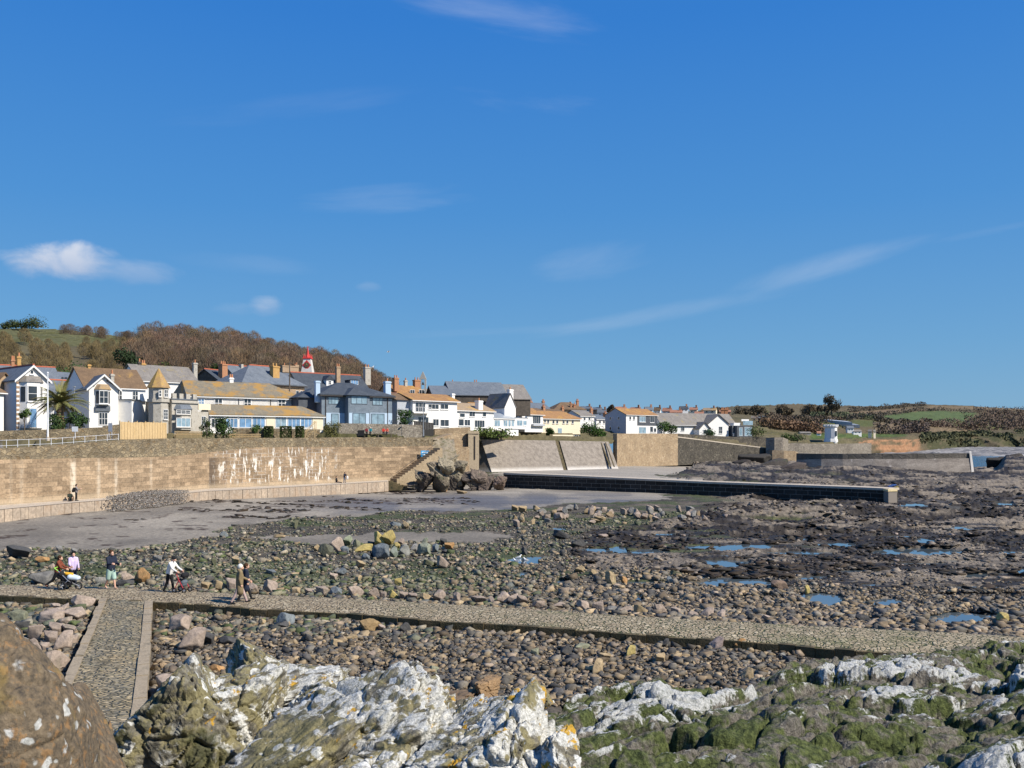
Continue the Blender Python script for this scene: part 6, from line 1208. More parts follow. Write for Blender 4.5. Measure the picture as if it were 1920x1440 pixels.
# ---------------- single boulders
BP = []
v5, f5 = ico(5)
for i in range(9):
    q = poly_rock(v5, 300+i, 16, 22, .6, 1.0); nn_ = fbm(q[:, 0]*2.4, q[:, 1]*2.4, q[:, 2]*2.4, seed=310+i, oct=4)-.5; q = q*(1+.16*nn_[:, None]); q = (q-(q.max(0)+q.min(0))/2)/((q.max(0)-q.min(0))/2)
    BP.append(npmesh('boulder', q, f5, MATS['boulder'], True))
def boulder(px, py, w, h, col, label, group=None, name='boulder', depth=.9, sink=.22, z=None, tilt=.12):
    """px, py: foot of the stone; w, h: how large it shows, in photo pixels"""
    zz_ = .4
    for _ in range(3):
        p = G(px, py, zz_); zz_ = beachz(p.x, p.y) if z is None else z
    p = G(px, py, zz_); s = p.y/F; a, c = w*s/2, h*s/2*(1+sink*.6); o = link(name, BP[random.randrange(len(BP))]); d = (a*.5+c*.5)*depth*1.1
    o.location = (p.x, p.y+d*.6, p.z+c*(1-sink)); o.scale = (a, d, c); o.rotation_euler = (random.uniform(-tilt, tilt), random.uniform(-tilt, tilt), random.uniform(-.25, .25)+random.choice((0, math.pi)))
    k = random.uniform(.85, 1.15); o.color = (col[0]*k, col[1]*k, col[2]*k, 1); return tag(o, label, 'boulder', group)
PK, TN, GY, YL, BG, OR, DK, OG = (.33, .26, .205), (.36, .27, .155), (.21, .20, .18), (.42, .33, .12), (.17, .19, .195), (.42, .24, .10), (.07, .068, .065), (.22, .22, .145)
random.seed(11)
for px, w, h, c in ((505, 26, 26, PK), (524, 14, 12, TN), (552, 20, 14, TN), (579, 20, 13, PK), (603, 24, 18, PK), (627, 24, 18, BG), (667, 32, 22, PK), (702, 20, 20, PK), (717, 14, 14, PK), (738, 18, 18, YL), (757, 15, 16, PK), (774, 20, 15, PK), (796, 22, 15, TN), (823, 24, 22, PK), (855, 16, 20, PK), (872, 18, 12, TN), (897, 30, 16, PK), (921, 14, 16, PK), (943, 26, 24, PK), (962, 22, 22, PK), (979, 22, 22, PK), (1010, 24, 13, PK), (1048, 26, 13, PK), (1094, 24, 20, PK), (1122, 22, 20, PK), (1147, 28, 12, GY), (1174, 28, 14, PK), (1203, 28, 20, TN), (1240, 26, 22, PK), (1268, 18, 18, PK), (1300, 22, 12, PK), (1328, 28, 20, PK), (1353, 18, 18, PK), (1408, 14, 14, DK), (430, 26, 24, PK), (385, 18, 16, TN), (412, 26, 22, TN), (470, 22, 18, PK), (312, 22, 16, PK), (1440, 18, 12, PK), (1490, 20, 13, PK)):
    boulder(px, float(np.interp(px, CFx, CFy))-3, w, h, c, 'pinkish or tan boulder lined up along the far edge of the causeway', 'boulders along the far edge of the causeway')
for px, py, w, h, c in ((148, 1143, 42, 26, PK), (137, 1167, 44, 28, PK), (87, 1170, 54, 24, PK), (103, 1147, 18, 16, PK), (116, 1149, 18, 18, PK), (97, 1160, 26, 20, PK), (63, 1202, 32, 30, PK), (98, 1192, 32, 22, PK), (126, 1194, 28, 22, PK), (90, 1208, 30, 22, PK), (114, 1222, 34, 36, PK), (60, 1216, 24, 18, PK), (60, 1236, 32, 30, PK), (104, 1258, 34, 38, PK), (36, 1186, 34, 20, DK), (76, 1250, 30, 20, DK), (34, 1168, 40, 24, OG), (120, 1174, 26, 16, PK), (80, 1222, 20, 16, PK), (44, 1258, 26, 22, GY), (132, 1212, 20, 20, PK), (118, 1246, 18, 18, GY), (72, 1186, 22, 14, PK), (20, 1204, 26, 16, GY)):
    boulder(px, py, w, h, c, 'rounded pink granite boulder heaped beside the ramp', 'boulder heap left of the ramp')
KEY = [(330, 1186, 46, 32, PK, 'broad pink boulder right of the ramp, upper half of a touching pair'), (357, 1222, 46, 42, PK, 'big pink boulder right of the ramp, lower half of a touching pair'), (316, 1312, 62, 44, PK, 'flat-topped pink boulder between the ramp kerb and the lichen rocks'), (335, 1340, 66, 30, DK, 'dark slate-grey boulder lying against a flat pink one by the ramp'), (370, 1275, 32, 30, TN, 'round tan boulder in the shingle right of the ramp'), (405, 1262, 26, 15, OR, 'small flat orange stone in the shingle by the lichen rocks'), (388, 1212, 24, 26, DK, 'upright dark grey stone beside the pink pair'), (420, 1212, 36, 18, DK, 'low dark stone in the shingle right of the pink pair'), (300, 1388, 44, 40, PK, 'pink boulder at the foot of the ramp kerb'), (534, 1178, 30, 30, BG, 'pointed blue-grey boulder under the causeway kerb'), (694, 1186, 42, 26, (.26, .18, .09), 'brown loaf-shaped boulder under the causeway kerb'), (760, 1188, 22, 20, DK, 'small dark boulder under the causeway kerb'), (1345, 1219, 28, 24, (.24, .19, .17), 'dark pinkish pointed boulder leaning on the causeway kerb'), (1392, 1220, 30, 22, OR, 'squat orange-pink boulder by the causeway kerb'), (1183, 1232, 24, 20, YL, 'round yellow stone in the near shingle'), (1240, 1245, 22, 20, TN, 'tan cube-like stone in the near shingle'), (1120, 1268, 28, 30, TN, 'tall tan stone with a dark shadow in the near shingle'), (1062, 1232, 24, 20, DK, 'dark rounded stone in the near shingle'), (1092, 1222, 34, 14, OG, 'flat olive slab in the near shingle'), (1404, 1278, 26, 22, TN, 'tan stone at the edge of the mossy outcrop'), (1625, 1228, 48, 24, (.25, .18, .16), 'dark pink boulder at the end of the causeway kerb by the moss'), (1738, 1222, 30, 12, PK, 'low pink boulder half hidden by the mossy outcrop'), (1618, 1172, 28, 20, DK, 'black hump-backed boulder on the far side of the causeway'), (1462, 1106, 30, 18, (.2, .14, .1), 'brown boulder near the pools'), (1516, 1114, 12, 17, YL, 'bright yellow upright stone beside a pool'), (1886, 1170, 26, 20, YL, 'yellowish boulder beside the largest pool'), (1146, 1101, 22, 30, TN, 'square tan boulder standing in the stones beyond the causeway'), (1170, 1095, 14, 14, OR, 'small orange stone beside the square tan boulder'), (1790, 968, 34, 20, DK, 'square black boulder alone on the reef'), (262, 1098, 28, 32, OR, 'rust-orange boulder at the far kerb behind the shorts-wearing walker'), (72, 1097, 40, 24, GY, 'grey-brown boulder at the far kerb left of the walkers'), (190, 1098, 28, 16, GY, 'grey boulder at the far kerb behind the walker in shorts'), (238, 1093, 22, 18, PK, 'pinkish boulder left of the rust-orange one'), (232, 1099, 32, 12, DK, 'low dark slab at the far kerb'), (30, 1048, 48, 24, DK, 'large dark rock at the edge of the sand'), (77, 1054, 24, 11, OR, 'orange-pink stone at the edge of the sand'), (826, 922, 26, 11, OR, 'orange stone block lying on the sand below the dark outcrop'), (866, 926, 20, 6, TN, 'pale flat block on the sand below the dark outcrop'), (524, 1008, 24, 7, TN, 'pale flat slab lying on the sand'),
  (610, 1043, 26, 24, (.13, .13, .09), 'dark olive boulder at the end of the boulder cluster on the sand'), (631, 1035, 28, 28, PK, 'pink-grey boulder in the cluster on the sand'), (651, 1024, 18, 20, (.25, .27, .18), 'pale green boulder in the cluster on the sand'), (647, 1038, 18, 14, BG, 'blue-grey boulder in front of the pale green one'), (668, 1029, 12, 18, OG, 'narrow olive boulder in the cluster on the sand'), (680, 1036, 36, 15, YL, 'long low yellow boulder in the cluster on the sand'), (712, 1024, 22, 28, YL, 'upright yellow boulder, first of the tallest pair'), (728, 1026, 26, 32, YL, 'tallest yellow boulder, its side in shadow'), (743, 1028, 14, 11, YL, 'small yellow stone at the foot of the tallest boulder'), (712, 1048, 34, 28, BG, 'big blue-grey boulder at the front of the cluster'), (738, 1045, 16, 20, (.2, .22, .19), 'grey-green boulder at the front of the cluster'), (758, 1043, 22, 22, (.27, .27, .24), 'pale grey boulder at the front of the cluster'), (753, 1024, 12, 15, PK, 'pink stone behind the pale grey boulder'), (794, 1042, 26, 24, (.25, .26, .19), 'round grey-olive boulder near the end of the cluster'), (815, 1036, 14, 16, BG, 'small blue-grey boulder beside the round grey-olive one'), (796, 1021, 12, 12, (.25, .26, .2), 'small pale boulder behind the round grey-olive one'), (843, 1031, 18, 14, OR, 'orange stone at the end of the cluster'), (684, 1050, 16, 12, BG, 'low grey boulder at the front edge of the cluster'), (776, 1034, 14, 14, GY, 'grey boulder between the pale grey and round olive ones'), (675, 1066, 18, 15, TN, 'tan stone in the green weed before the cluster'), (830, 1066, 22, 26, PK, 'pink pointed boulder with a dark flank before the cluster'), (640, 1080, 18, 14, BG, 'blue-grey boulder in the stones before the cluster'), (746, 1100, 18, 16, YL, 'mustard-yellow stone in the stones beyond the causeway'), (670, 1092, 14, 14, TN, 'tan stone beyond the causeway, left of the mustard one'), (1055, 1010, 34, 16, DK, 'long dark boulder above the small pools'), (1085, 1026, 30, 14, DK, 'second long dark boulder above the small pools')]
for a in KEY: boulder(*a)
for i in range(64):
    t = random.random(); boulder(965+355*t+random.uniform(-12, 12), 985-8*t+random.uniform(-32, 2)*(1-.45*t), random.uniform(9, 19), random.uniform(8, 15), random.choice((PK, PK, PK, TN, GY, (.30, .22, .13))), 'pinkish angular boulder in the long rubble bank in front of the pier', 'rubble bank in front of the pier')
for i in range(62):
    px, py = random.uniform(20, 1350), random.uniform(985, 1095)
    q = G(px, py, .4); s_, ix, iy = sandmask(np.array([q.x]), np.array([q.y]))
    if s_[0] > .5 or py > np.interp(px, CFx, CFy)-14 or px > np.interp(py, RB_Y, RB_X)+60: continue
    boulder(px, py, random.uniform(9, 22), random.uniform(7, 15), random.choice((TN, GY, OG, BG, PK, DK, (.12, .12, .07))), 'loose stone larger than its neighbours on the weedy shore beyond the causeway', 'larger stones beyond the causeway')
for i in range(40):
    px, py = random.uniform(300, 1500), random.uniform(1165, 1290)
    if py < np.interp(px, CNx, CNy)+16: continue
    boulder(px, py, random.uniform(10, 24), random.uniform(8, 18), random.choice((TN, TN, GY, OG, PK, DK, (.28, .2, .12))), 'loose stone larger than its neighbours in the near shingle', 'larger stones in the near shingle')
CP = []; v6, f6 = ico(6)
for i in range(5):
    q = poly_rock(v6, 350+i, 14, 26, .5, 1.0); wq = q+.3*np.stack([fbm(q[:, 0]*1.6, q[:, 1]*1.6, q[:, 2]*1.6, seed=360+i+k, oct=3)-.5 for k in (1, 2, 3)], -1)
    for f_, a_ in ((1.5, .17), (4.2, .09)): d1, d2, rc, rel = worley(wq[:, 0]*f_, wq[:, 1]*f_, wq[:, 2]*f_*1.3, 370+i); q = q*(1+a_*((rc[:, 0]-.6)+.9*(rel*(rc[:, 1:]-.5)).sum(1)-.35*np.exp(-((d2-d1)/.12)**2))[:, None])
    q = nrm_(q*(1+.10*(fbm(q[:, 0]*7, q[:, 1]*7, q[:, 2]*7, seed=380+i, oct=3)-.5)[:, None])); CP.append(npmesh('crag', q, f6, MATS['boulder'], True))
def crag(*a, **k):
    o = boulder(*a, **k); o.data = CP[random.randrange(5)]; return o
# dark outcrop under the steps
for i, (px, py, w, h, c) in enumerate(((798, 916, 40, 32, (.10, .08, .065)), (826, 917, 36, 34, (.15, .125, .09)), (852, 918, 34, 30, (.09, .075, .06)), (882, 917, 46, 36, (.11, .09, .075)), (912, 916, 34, 28, (.13, .10, .08)), (938, 915, 26, 24, (.18, .13, .10)), (898, 902, 34, 26, (.18, .14, .11)), (822, 898, 40, 32, (.25, .21, .145)), (850, 898, 36, 32, (.20, .17, .12)), (790, 903, 30, 24, (.17, .14, .10)), (836, 880, 32, 26, (.27, .23, .16)), (774, 916, 26, 14, (.12, .10, .08)), (862, 884, 28, 22, (.2, .17, .12)), (812, 884, 26, 20, (.22, .18, .13)), (848, 866, 22, 16, (.26, .22, .15)))):
    crag(px, py, w, h, c, 'dark weedy crag of the outcrop beneath the stone steps', 'crags under the stone steps', 'crag', z=ZC-(py-HZ)/F*(136.5 if px < 846 else 143), depth=1.0, sink=.62, tilt=.05)
for i, (px, py, w, h, c) in enumerate(((1418, 874, 70, 24, (.05, .045, .04)), (1390, 880, 40, 18, (.06, .05, .045)), (1455, 880, 60, 22, (.055, .048, .042)), (1490, 884, 50, 18, (.1, .08, .07)), (1430, 862, 28, 10, (.28, .25, .2)), (1350, 884, 50, 12, (.06, .05, .045)), (1310, 886, 40, 9, (.05, .045, .04)))):
    boulder(px, py, w, h, c, 'black seaweed-covered crag below the sloping dark wall', 'crags below the dark wall', 'crag', z=.3, depth=.5)
for i, (px, py, w, h) in enumerate(((1885, 880, 60, 24), (1905, 872, 40, 22), (1890, 868, 34, 12))):
    boulder(px, py, w, h, (.05, .043, .037), 'black crag of the reef beyond the breakwater end', 'crags beyond the breakwater', 'crag', z=-.4, depth=.6)
# ---------------- the lichen rocks in front
m, nt, b = newmat('lichen_rock', .9, .2); v = coord(nt, 'world'); oi = nd(nt, 'ShaderNodeObjectInfo').outputs['Color']; os_ = nd(nt, 'ShaderNodeSeparateColor', {0: oi}).outputs
n1 = noise(nt, 2.6, v, 7, .62, .3); n2 = noise(nt, 9, v, 6, .68); n3 = noise(nt, 5.0, v, 6, .62, .5); n4 = noise(nt, 40, v, 4, .7); n5 = noise(nt, 3.6, nd(nt, 'ShaderNodeVectorMath', {0: v, 1: (7, 3, 5)}, operation='ADD').outputs[0], 6, .64)
c = mixc(nt, sstep(nt, n2, .35, .65), (.085, .078, .058), (.235, .215, .165))
c = mixc(nt, ma(nt, 'MULTIPLY', sstep(nt, ma(nt, 'ADD', n5, ma(nt, 'MULTIPLY', n2, .3)), .60, .70), .8), c, (.23, .20, .095))
wm = sstep(nt, ma(nt, 'ADD', ma(nt, 'ADD', n3, ma(nt, 'MULTIPLY', n1, .5)), ma(nt, 'MULTIPLY', os_[0], .2)), .885, .95); c = mixc(nt, wm, c, mixc(nt, sstep(nt, n4, .35, .6), (.33, .325, .285), (.56, .55, .50)))
vsp = nd(nt, 'ShaderNodeTexVoronoi', {'Vector': nd(nt, 'ShaderNodeVectorMath', {0: v, 1: vmul(nt, nd(nt, 'ShaderNodeTexNoise', {'Vector': v, 'Scale': 6}).outputs['Color'], (.22, .22, .22))}, operation='ADD').outputs[0], 'Scale': 5.5}).outputs['Distance']
spot = ma(nt, 'MULTIPLY', sstep(nt, ma(nt, 'ADD', vsp, ma(nt, 'MULTIPLY', n2, .22)), .42, .37), sstep(nt, noise(nt, 2.2, v, 3), .45, .55)); c = mixc(nt, spot, c, (.62, .62, .58))
ora = sstep(nt, ma(nt, 'ADD', noise(nt, 4.4, nd(nt, 'ShaderNodeVectorMath', {0: v, 1: (31, 17, 9)}, operation='ADD').outputs[0], 6, .66), ma(nt, 'MULTIPLY', os_[1], .16)), .68, .72); c = mixc(nt, ora, c, (.46, .27, .035))
mos = ma(nt, 'MULTIPLY', sstep(nt, noise(nt, 1.9, nd(nt, 'ShaderNodeVectorMath', {0: v, 1: (3, 11, 19)}, operation='ADD').outputs[0], 6, .62), .52, .62), os_[2]); c = mixc(nt, mos, c, (.05, .055, .02))
c = mixc(nt, 1.0, c, ramp(nt, n4, [(.25, .72), (.75, 1.25)]), 'MULTIPLY'); nt.links.new(c, b.inputs['Base Color']); bump(nt, b, ma(nt, 'ADD', ma(nt, 'ADD', n2, ma(nt, 'MULTIPLY', n4, .35)), ma(nt, 'MULTIPLY', n3, .7)), .9, .035)
v7, f7 = ico(7)
def fgrock(name, label, px, py, Y, size, rot, seed, col=(.5, .3, .3), mat='lichen_rock', planes=15, strata=.035, rough_=.062, p=20):
    if mat == 'lichen_rock':
        rg = np.random.default_rng(seed); nn = np.concatenate([np.array([(1, 0, 0), (-1, 0, 0), (0, 1, 0), (0, -1, 0), (0, 0, 1), (0, 0, -1)])+rg.normal(size=(6, 3))*.22, rg.normal(size=(7, 3))]); nn /= np.linalg.norm(nn, axis=1)[:, None]; dd = np.r_[rg.uniform(.62, .8, 6), rg.uniform(.78, .98, 7)]; qq = np.maximum(v7@nn.T/dd, 1e-6); q = v7*((qq**34).sum(1)**(-1/34))[:, None]
    else: q = poly_rock(v7, seed, planes, p, .6, .98)
    q = (q-(q.max(0)+q.min(0))/2)/((q.max(0)-q.min(0))/2); c = P(px, py, Y)
    wq = q+.25*np.stack([fbm(q[:, 0]*1.5, q[:, 1]*1.5, q[:, 2]*1.5, seed=seed+k, oct=3)-.5 for k in (11, 12, 13)], -1)
    d1, d2, rc, rel = worley(wq[:, 0]*1.7, wq[:, 1]*1.7, wq[:, 2]*3.4, seed); q = q*(1+rough_*2.0*(rc[:, 0]-.6)[:, None]+rough_*1.6*((rel*(rc[:, 1:]-.5)).sum(1))[:, None]-rough_*1.1*np.exp(-((d2-d1)/.10)**2)[:, None])
    d1, d2, rc, rel = worley(wq[:, 0]*5, wq[:, 1]*5, wq[:, 2]*10, seed+50); q = q*(1+rough_*.45*(rc[:, 0]-.5)[:, None]+rough_*.7*((rel*(rc[:, 1:]-.5)).sum(1))[:, None]-rough_*.3*np.exp(-((d2-d1)/.12)**2)[:, None])
    t = wq[:, 2]*5.5+fbm(q[:, 0]*1.2, q[:, 1]*1.2, seed=seed+2, oct=3)*2; q = q*(1+strata*(t-np.floor(t)-.5)[:, None]*np.array([1, 1, .2]))
    fine = fbm(q[:, 0]*9, q[:, 1]*9, q[:, 2]*9, seed=seed+4, oct=4, gain=.6)-.5; q = q*(1+.05*fine[:, None])
    o = link(name, npmesh(name, q, f7, MATS[mat], True)); o.location = c; o.scale = size; o.rotation_euler = [rad(a) for a in rot]; o.color = (*col, 1); return tag(o, label, 'rock')
LK = 'lichen_rock'
fgrock(LK, 'steep rock with a dark mossy flank at the ramp end of the lichen rocks', 372, 1405, 8.6, (.56, .7, .80), (0, -30, 10), 401, (.3, .3, .75))
fgrock(LK, 'yellow and white blotched block above the dark mossy flank', 455, 1352, 8.9, (.50, .6, .50), (5, -16, 0), 402, (.6, .5, .2))
fgrock(LK, 'pointed lichen-flecked rock rising highest behind the white slabs', 474, 1285, 10.2, (.36, .4, .42), (0, 24, 20), 433, (.5, .5, .3), p=26)
fgrock(LK, 'flat white slab with a yellow tip at the back of the lichen rocks', 545, 1305, 9.6, (.66, .6, .22), (6, -10, 5), 404, (1.0, .5, .05))
fgrock(LK, 'white ribbed block beside the flat yellow-tipped slab', 620, 1352, 8.8, (.46, .6, .44), (0, -24, 0), 405, (.85, .4, .2))
fgrock(LK, 'big white ridged rock with its crest sloping up to a point', 700, 1428, 7.5, (.80, .7, .56), (8, -25, 8), 406, (.9, .45, .15), strata=.06)
fgrock(LK, 'white-crested shoulder rock behind the big ridged one', 768, 1352, 8.2, (.42, .6, .42), (0, -18, 15), 407, (.9, .45, .15))
fgrock(LK, 'olive-mottled low rock at the lower edge below the ridged one', 545, 1465, 7.0, (.66, .6, .42), (0, -24, 0), 408, (.5, .3, .4))
fgrock(LK, 'tall white peaked rock with yellow streaks next to the mossy outcrop', 962, 1470, 6.9, (.54, .6, .62), (4, -24, 12), 444, (1.0, .55, .1), strata=.06)
fgrock(LK, 'orange-edged white boulder tucked under the tall peaked rock', 1052, 1440, 6.4, (.17, .3, .24), (0, 20, 0), 410, (.7, 1.0, 0))
fgrock(LK, 'small round grey lichen boulder in the gap beside the peaked rock', 868, 1350, 7.9, (.19, .25, .17), (0, -15, 0), 411, (.6, .3, .2))
fgrock(LK, 'yellow mossy slab leaning in the gap below the small round boulder', 866, 1405, 7.2, (.36, .4, .26), (10, -30, 0), 412, (.55, .7, .4))
fgrock(LK, 'white lumpy rock filling the bottom of the gap', 858, 1455, 6.7, (.42, .4, .28), (0, -12, 0), 413, (.8, .45, .3))
fgrock(LK, 'white and olive rock under the big ridged crest', 735, 1475, 6.8, (.46, .5, .36), (0, -20, 0), 414, (.75, .5, .35))
fgrock('brown_rock', 'square brown fissured rock standing in the shingle behind the lichen rocks', 905, 1300, 13.5, (.36, .45, .24), (0, 8, 30), 415, (.26, .17, .09), 'boulder', 10)
fgrock('brown_rock', 'low brown ledge beside the square fissured rock', 835, 1322, 13.0, (.50, .5, .17), (0, -6, 10), 416, (.22, .15, .09), 'boulder', 12)
fgrock('orange_rock', 'small orange-lichened rock between the peaked rock and the moss', 1012, 1310, 12.0, (.17, .2, .14), (0, -15, 0), 417, (.4, 1.0, 0), 'lichen_rock')
m, nt, b = newmat('orange_lichen_rock', .92, .2); v = coord(nt, 'world'); n1 = noise(nt, 5, v, 7, .66, .3); n2 = noise(nt, 18, v, 6, .7); n3 = noise(nt, 3, v, 5, .6)
xx = nd(nt, 'ShaderNodeSeparateXYZ', {0: v}).outputs; oi = nd(nt, 'ShaderNodeSeparateColor', {0: nd(nt, 'ShaderNodeObjectInfo').outputs['Color']}).outputs
c = ramp(nt, n2, [(.3, (.055, .048, .04)), (.5, (.15, .115, .075)), (.7, (.24, .185, .12))]); c = mixc(nt, ma(nt, 'MULTIPLY', sstep(nt, ma(nt, 'ADD', noise(nt, 11, v, 6, .68), ma(nt, 'MULTIPLY', n2, .4)), .73, .84), .62), c, (.30, .165, .065)); c = mixc(nt, ma(nt, 'MULTIPLY', sstep(nt, n3, .56, .70), .45), c, (.27, .19, .055))
vsp = nd(nt, 'ShaderNodeTexVoronoi', {'Vector': nd(nt, 'ShaderNodeVectorMath', {0: v, 1: vmul(nt, nd(nt, 'ShaderNodeTexNoise', {'Vector': v, 'Scale': 9}).outputs['Color'], (.12, .12, .12))}, operation='ADD').outputs[0], 'Scale': 9}).outputs['Distance']
sp = ma(nt, 'MULTIPLY', ma(nt, 'MULTIPLY', sstep(nt, ma(nt, 'ADD', vsp, ma(nt, 'MULTIPLY', n2, .5)), .58, .46), sstep(nt, noise(nt, 2.5, v, 4), .36, .46)), oi[0]); c = mixc(nt, ma(nt, 'MULTIPLY', sp, .92), c, mixc(nt, sstep(nt, n2, .35, .65), (.36, .36, .33), (.58, .58, .55))); nt.links.new(c, b.inputs['Base Color']); bump(nt, b, ma(nt, 'ADD', n2, n1), .9, .03)
fgrock('orange_boulder', 'big rounded boulder crusted with orange and white lichen at the picture corner', -45, 1470, 5.4, (.64, .8, .98), (0, 6, 0), 424, (1, .5, 0), 'orange_lichen_rock', 10, .006, .022, 5)
fgrock('dark_boulder', 'smooth dark boulder sloping down behind the orange-crusted one', 140, 1480, 6.8, (.55, .7, .56), (0, 30, 0), 432, (.0, .3, 0), 'orange_lichen_rock', 9, .006, .022, 5)
fgrock('dark_boulder', 'small dark wedge of rock at the foot of the ramp', 215, 1425, 9.0, (.30, .4, .2), (0, 18, 0), 422, (.0, .3, 0), 'orange_lichen_rock', 10, .01, .03, 12)
# mossy outcrop
def mossy():
    pxs = np.concatenate([np.arange(985, 1950, 2.2), np.arange(1950, 2500, 6)]); T_ = np.concatenate([np.linspace(-.25, 1, 330), 1+np.linspace(.02, .6, 26)])
    sil = np.interp(pxs, [985, 1012, 1060, 1090, 1150, 1185, 1235, 1262, 1300, 1400, 1440, 1480, 1530, 1570, 1660, 1760, 1860, 1920, 2200], [1345, 1332, 1312, 1300, 1285, 1276, 1269, 1285, 1291, 1284, 1262, 1243, 1236, 1232, 1224, 1216, 1207, 1200, 1190])
    Ye = np.interp(pxs, [985, 1250, 1500, 1920, 2400], [10.5, 12.5, 14.5, 16.5, 18]); Yn = np.full_like(pxs, 5.6); ze = ZC-(sil-HZ)/F*Ye; zn = np.interp(pxs, [985, 1080, 1300, 1920], [5.55, 5.75, 5.85, 5.9])
    PXm, Tm = np.meshgrid(pxs, T_); tt = np.clip(Tm, -.25, 1); Ym = Yn+(Ye-Yn)*tt+np.clip(Tm-1, 0, 1)*2.0; Zm = zn+(ze-zn)*tt-((1-np.abs(2*np.clip(tt, 0, 1)-1)**2)*.18)-np.clip(Tm-1, 0, 1)*12
    Xm = (PXm-960)/F*Ym; u = Xm*.8+Ym*.6; w = -Xm*.6+Ym*.8
    wx = (fbm(Xm*.8, Ym*.8, seed=505, oct=4)-.5)*1.3; fade = ss(1-tt, 0.0, .10)*.8+.2
    d1, d2, rc, rel = worley(u*.5+wx, w*1.35+wx*.6, seed=521); lump = .20*(rc[..., 0]-.5)+.42*(rel[..., :2]*(rc[..., 1:3]-.5)).sum(-1)-.26*np.exp(-((d2-d1)/.08)**2)-.06*(d1-.4)
    d1b, d2b, rb_, relb = worley(u*1.7+wx*1.5, w*4.6+wx, seed=523); med = .055*(rb_[..., 0]-.5)+.12*(relb[..., :2]*(rb_[..., 1:3]-.5)).sum(-1)-.085*np.exp(-((d2b-d1b)/.11)**2)-.02*(d1b-.4)
    big = fbm(u*.3, w*.55+wx*.4, seed=503, oct=3)-.5; fine = fbm(Xm*6, Ym*6, seed=507, oct=5, gain=.6)-.5
    d = lump*fade+med+big*.42*fade+fine*.10+(fbm(Xm*14, Ym*14, seed=529, oct=3)-.5)*.035
    Zm = Zm+d; left = ss(PXm, 1075-40*tt*1.6, 1010-25*tt); Zm = Zm-left*1.6*(1-tt*.7)
    high = lump*1.6+med*2.6+fine*.9+(fbm(u*.55, w*.9, seed=513, oct=5)-.5)*1.9-.02
    return npmesh('mossy_outcrop', np.stack([Xm, Ym, Zm], -1).reshape(-1, 3), gridfaces(*Xm.shape), MATS['mossy_rock'], True, {'crest': np.clip(high*.8+.5, 0, 1).reshape(-1)})
m, nt, b = newmat('mossy_rock', .92, .2); v = coord(nt, 'world'); cr_ = nd(nt, 'ShaderNodeAttribute', attribute_name='crest').outputs['Fac']; n1 = noise(nt, 3.2, v, 7, .66); n2 = noise(nt, 16, v, 6, .7); n3 = noise(nt, 1.3, v, 5, .6)
c = mixc(nt, sstep(nt, n2, .32, .66), (.085, .076, .06), (.255, .23, .19)); gm = sstep(nt, ma(nt, 'ADD', n1, ma(nt, 'MULTIPLY', n3, .6)), .72, .86); c = mixc(nt, ma(nt, 'MULTIPLY', gm, .92), c, mixc(nt, sstep(nt, n2, .35, .65), (.032, .046, .012), (.125, .155, .04)))
vst = vmul(nt, nd(nt, 'ShaderNodeVectorRotate', {'Vector': v, 'Angle': -.64}, rotation_type='Z_AXIS').outputs[0], (.9, 4.5, 2))
stk = noise(nt, 1.7, vst, 7, .68); wm = sstep(nt, ma(nt, 'ADD', ma(nt, 'ADD', ma(nt, 'ADD', ma(nt, 'MULTIPLY', cr_, .6), ma(nt, 'MULTIPLY', stk, .75)), ma(nt, 'MULTIPLY', n1, .3)), ma(nt, 'MULTIPLY', n2, .4)), 1.14, 1.23); c = mixc(nt, wm, c, mixc(nt, sstep(nt, n2, .4, .6), (.40, .41, .38), (.62, .62, .59))); c = mixc(nt, 1.0, c, ramp(nt, noise(nt, 60, v, 3), [(.25, .75), (.75, 1.25)]), 'MULTIPLY')
nt.links.new(c, b.inputs['Base Color']); bump(nt, b, ma(nt, 'ADD', n2, ma(nt, 'MULTIPLY', noise(nt, 7, v, 5, .7), 1.2)), 1.0, .07)
tag(link('mossy_outcrop', mossy()), 'wide green mossy outcrop with white lichen crests filling the lower corner', 'rock')
# ================= TOWN FURNITURE =================
def lowwall(name, label, pts, bots, tops, mat, th=.45, cat='wall'):
    t = thing(name, label, cat); wallmesh('wall', [at(p, Y, zof(y, Y)-.8) for (p, Y), y in zip(pts, bots)], [at(p, Y, zof(y, Y)) for (p, Y), y in zip(pts, tops)], MATS[mat], t, th); return t
lowwall('front_garden_wall', 'long low brown rubble wall between the villas and the railed road', [(-60, 104), (0, 108), (100, 111), (198, 116)], [822, 818, 817, 816], [808, 808, 805, 801], 'rubble')
lowwall('side_wall', 'short wall stub in shade beside the timber fence', [(198, 116), (226, 119)], [818, 818], [799, 796], 'rubble')
lowwall('terrace_garden_wall', 'grey rubble garden wall below the blue villa with people sitting against it', [(635, 147), (700, 150.5), (792, 156)], [820, 820, 820], [793.5, 794.5, 797], 'rubble_grey')
lowwall('sun_room_wall', 'broken low garden wall in front of the sun room', [(437, 136), (500, 139), (600, 144)], [822, 822, 822], [803, 803, 805], 'rubble')
lowwall('seafront_wall', 'pale garden wall under the seafront houses', [(815, 172), (850, 174), (882, 176)], [816, 814, 812], [804, 802, 801], 'rubble_tan')
metal_w = flat('white_metal', (.7, .7, .7), .5)
rl = thing('road_railing', 'thin grey metal railing along the road edge above the sea wall', 'railing'); prev = None; rails = MB(); rp = []
for i in range(13):
    px = -30+i*21; Y = float(np.interp(px, [-30, 0, 250], [84.5, 87.5, 101.5])); zb = landz(px, Y+.5)-.1; k = MB(); p = at(px, Y+.4, zb); k.cyl(p, p+Vector((0, 0, 1.2)), .03, .03, 5); k.obj('post', metal_w, rl); rp.append(p)
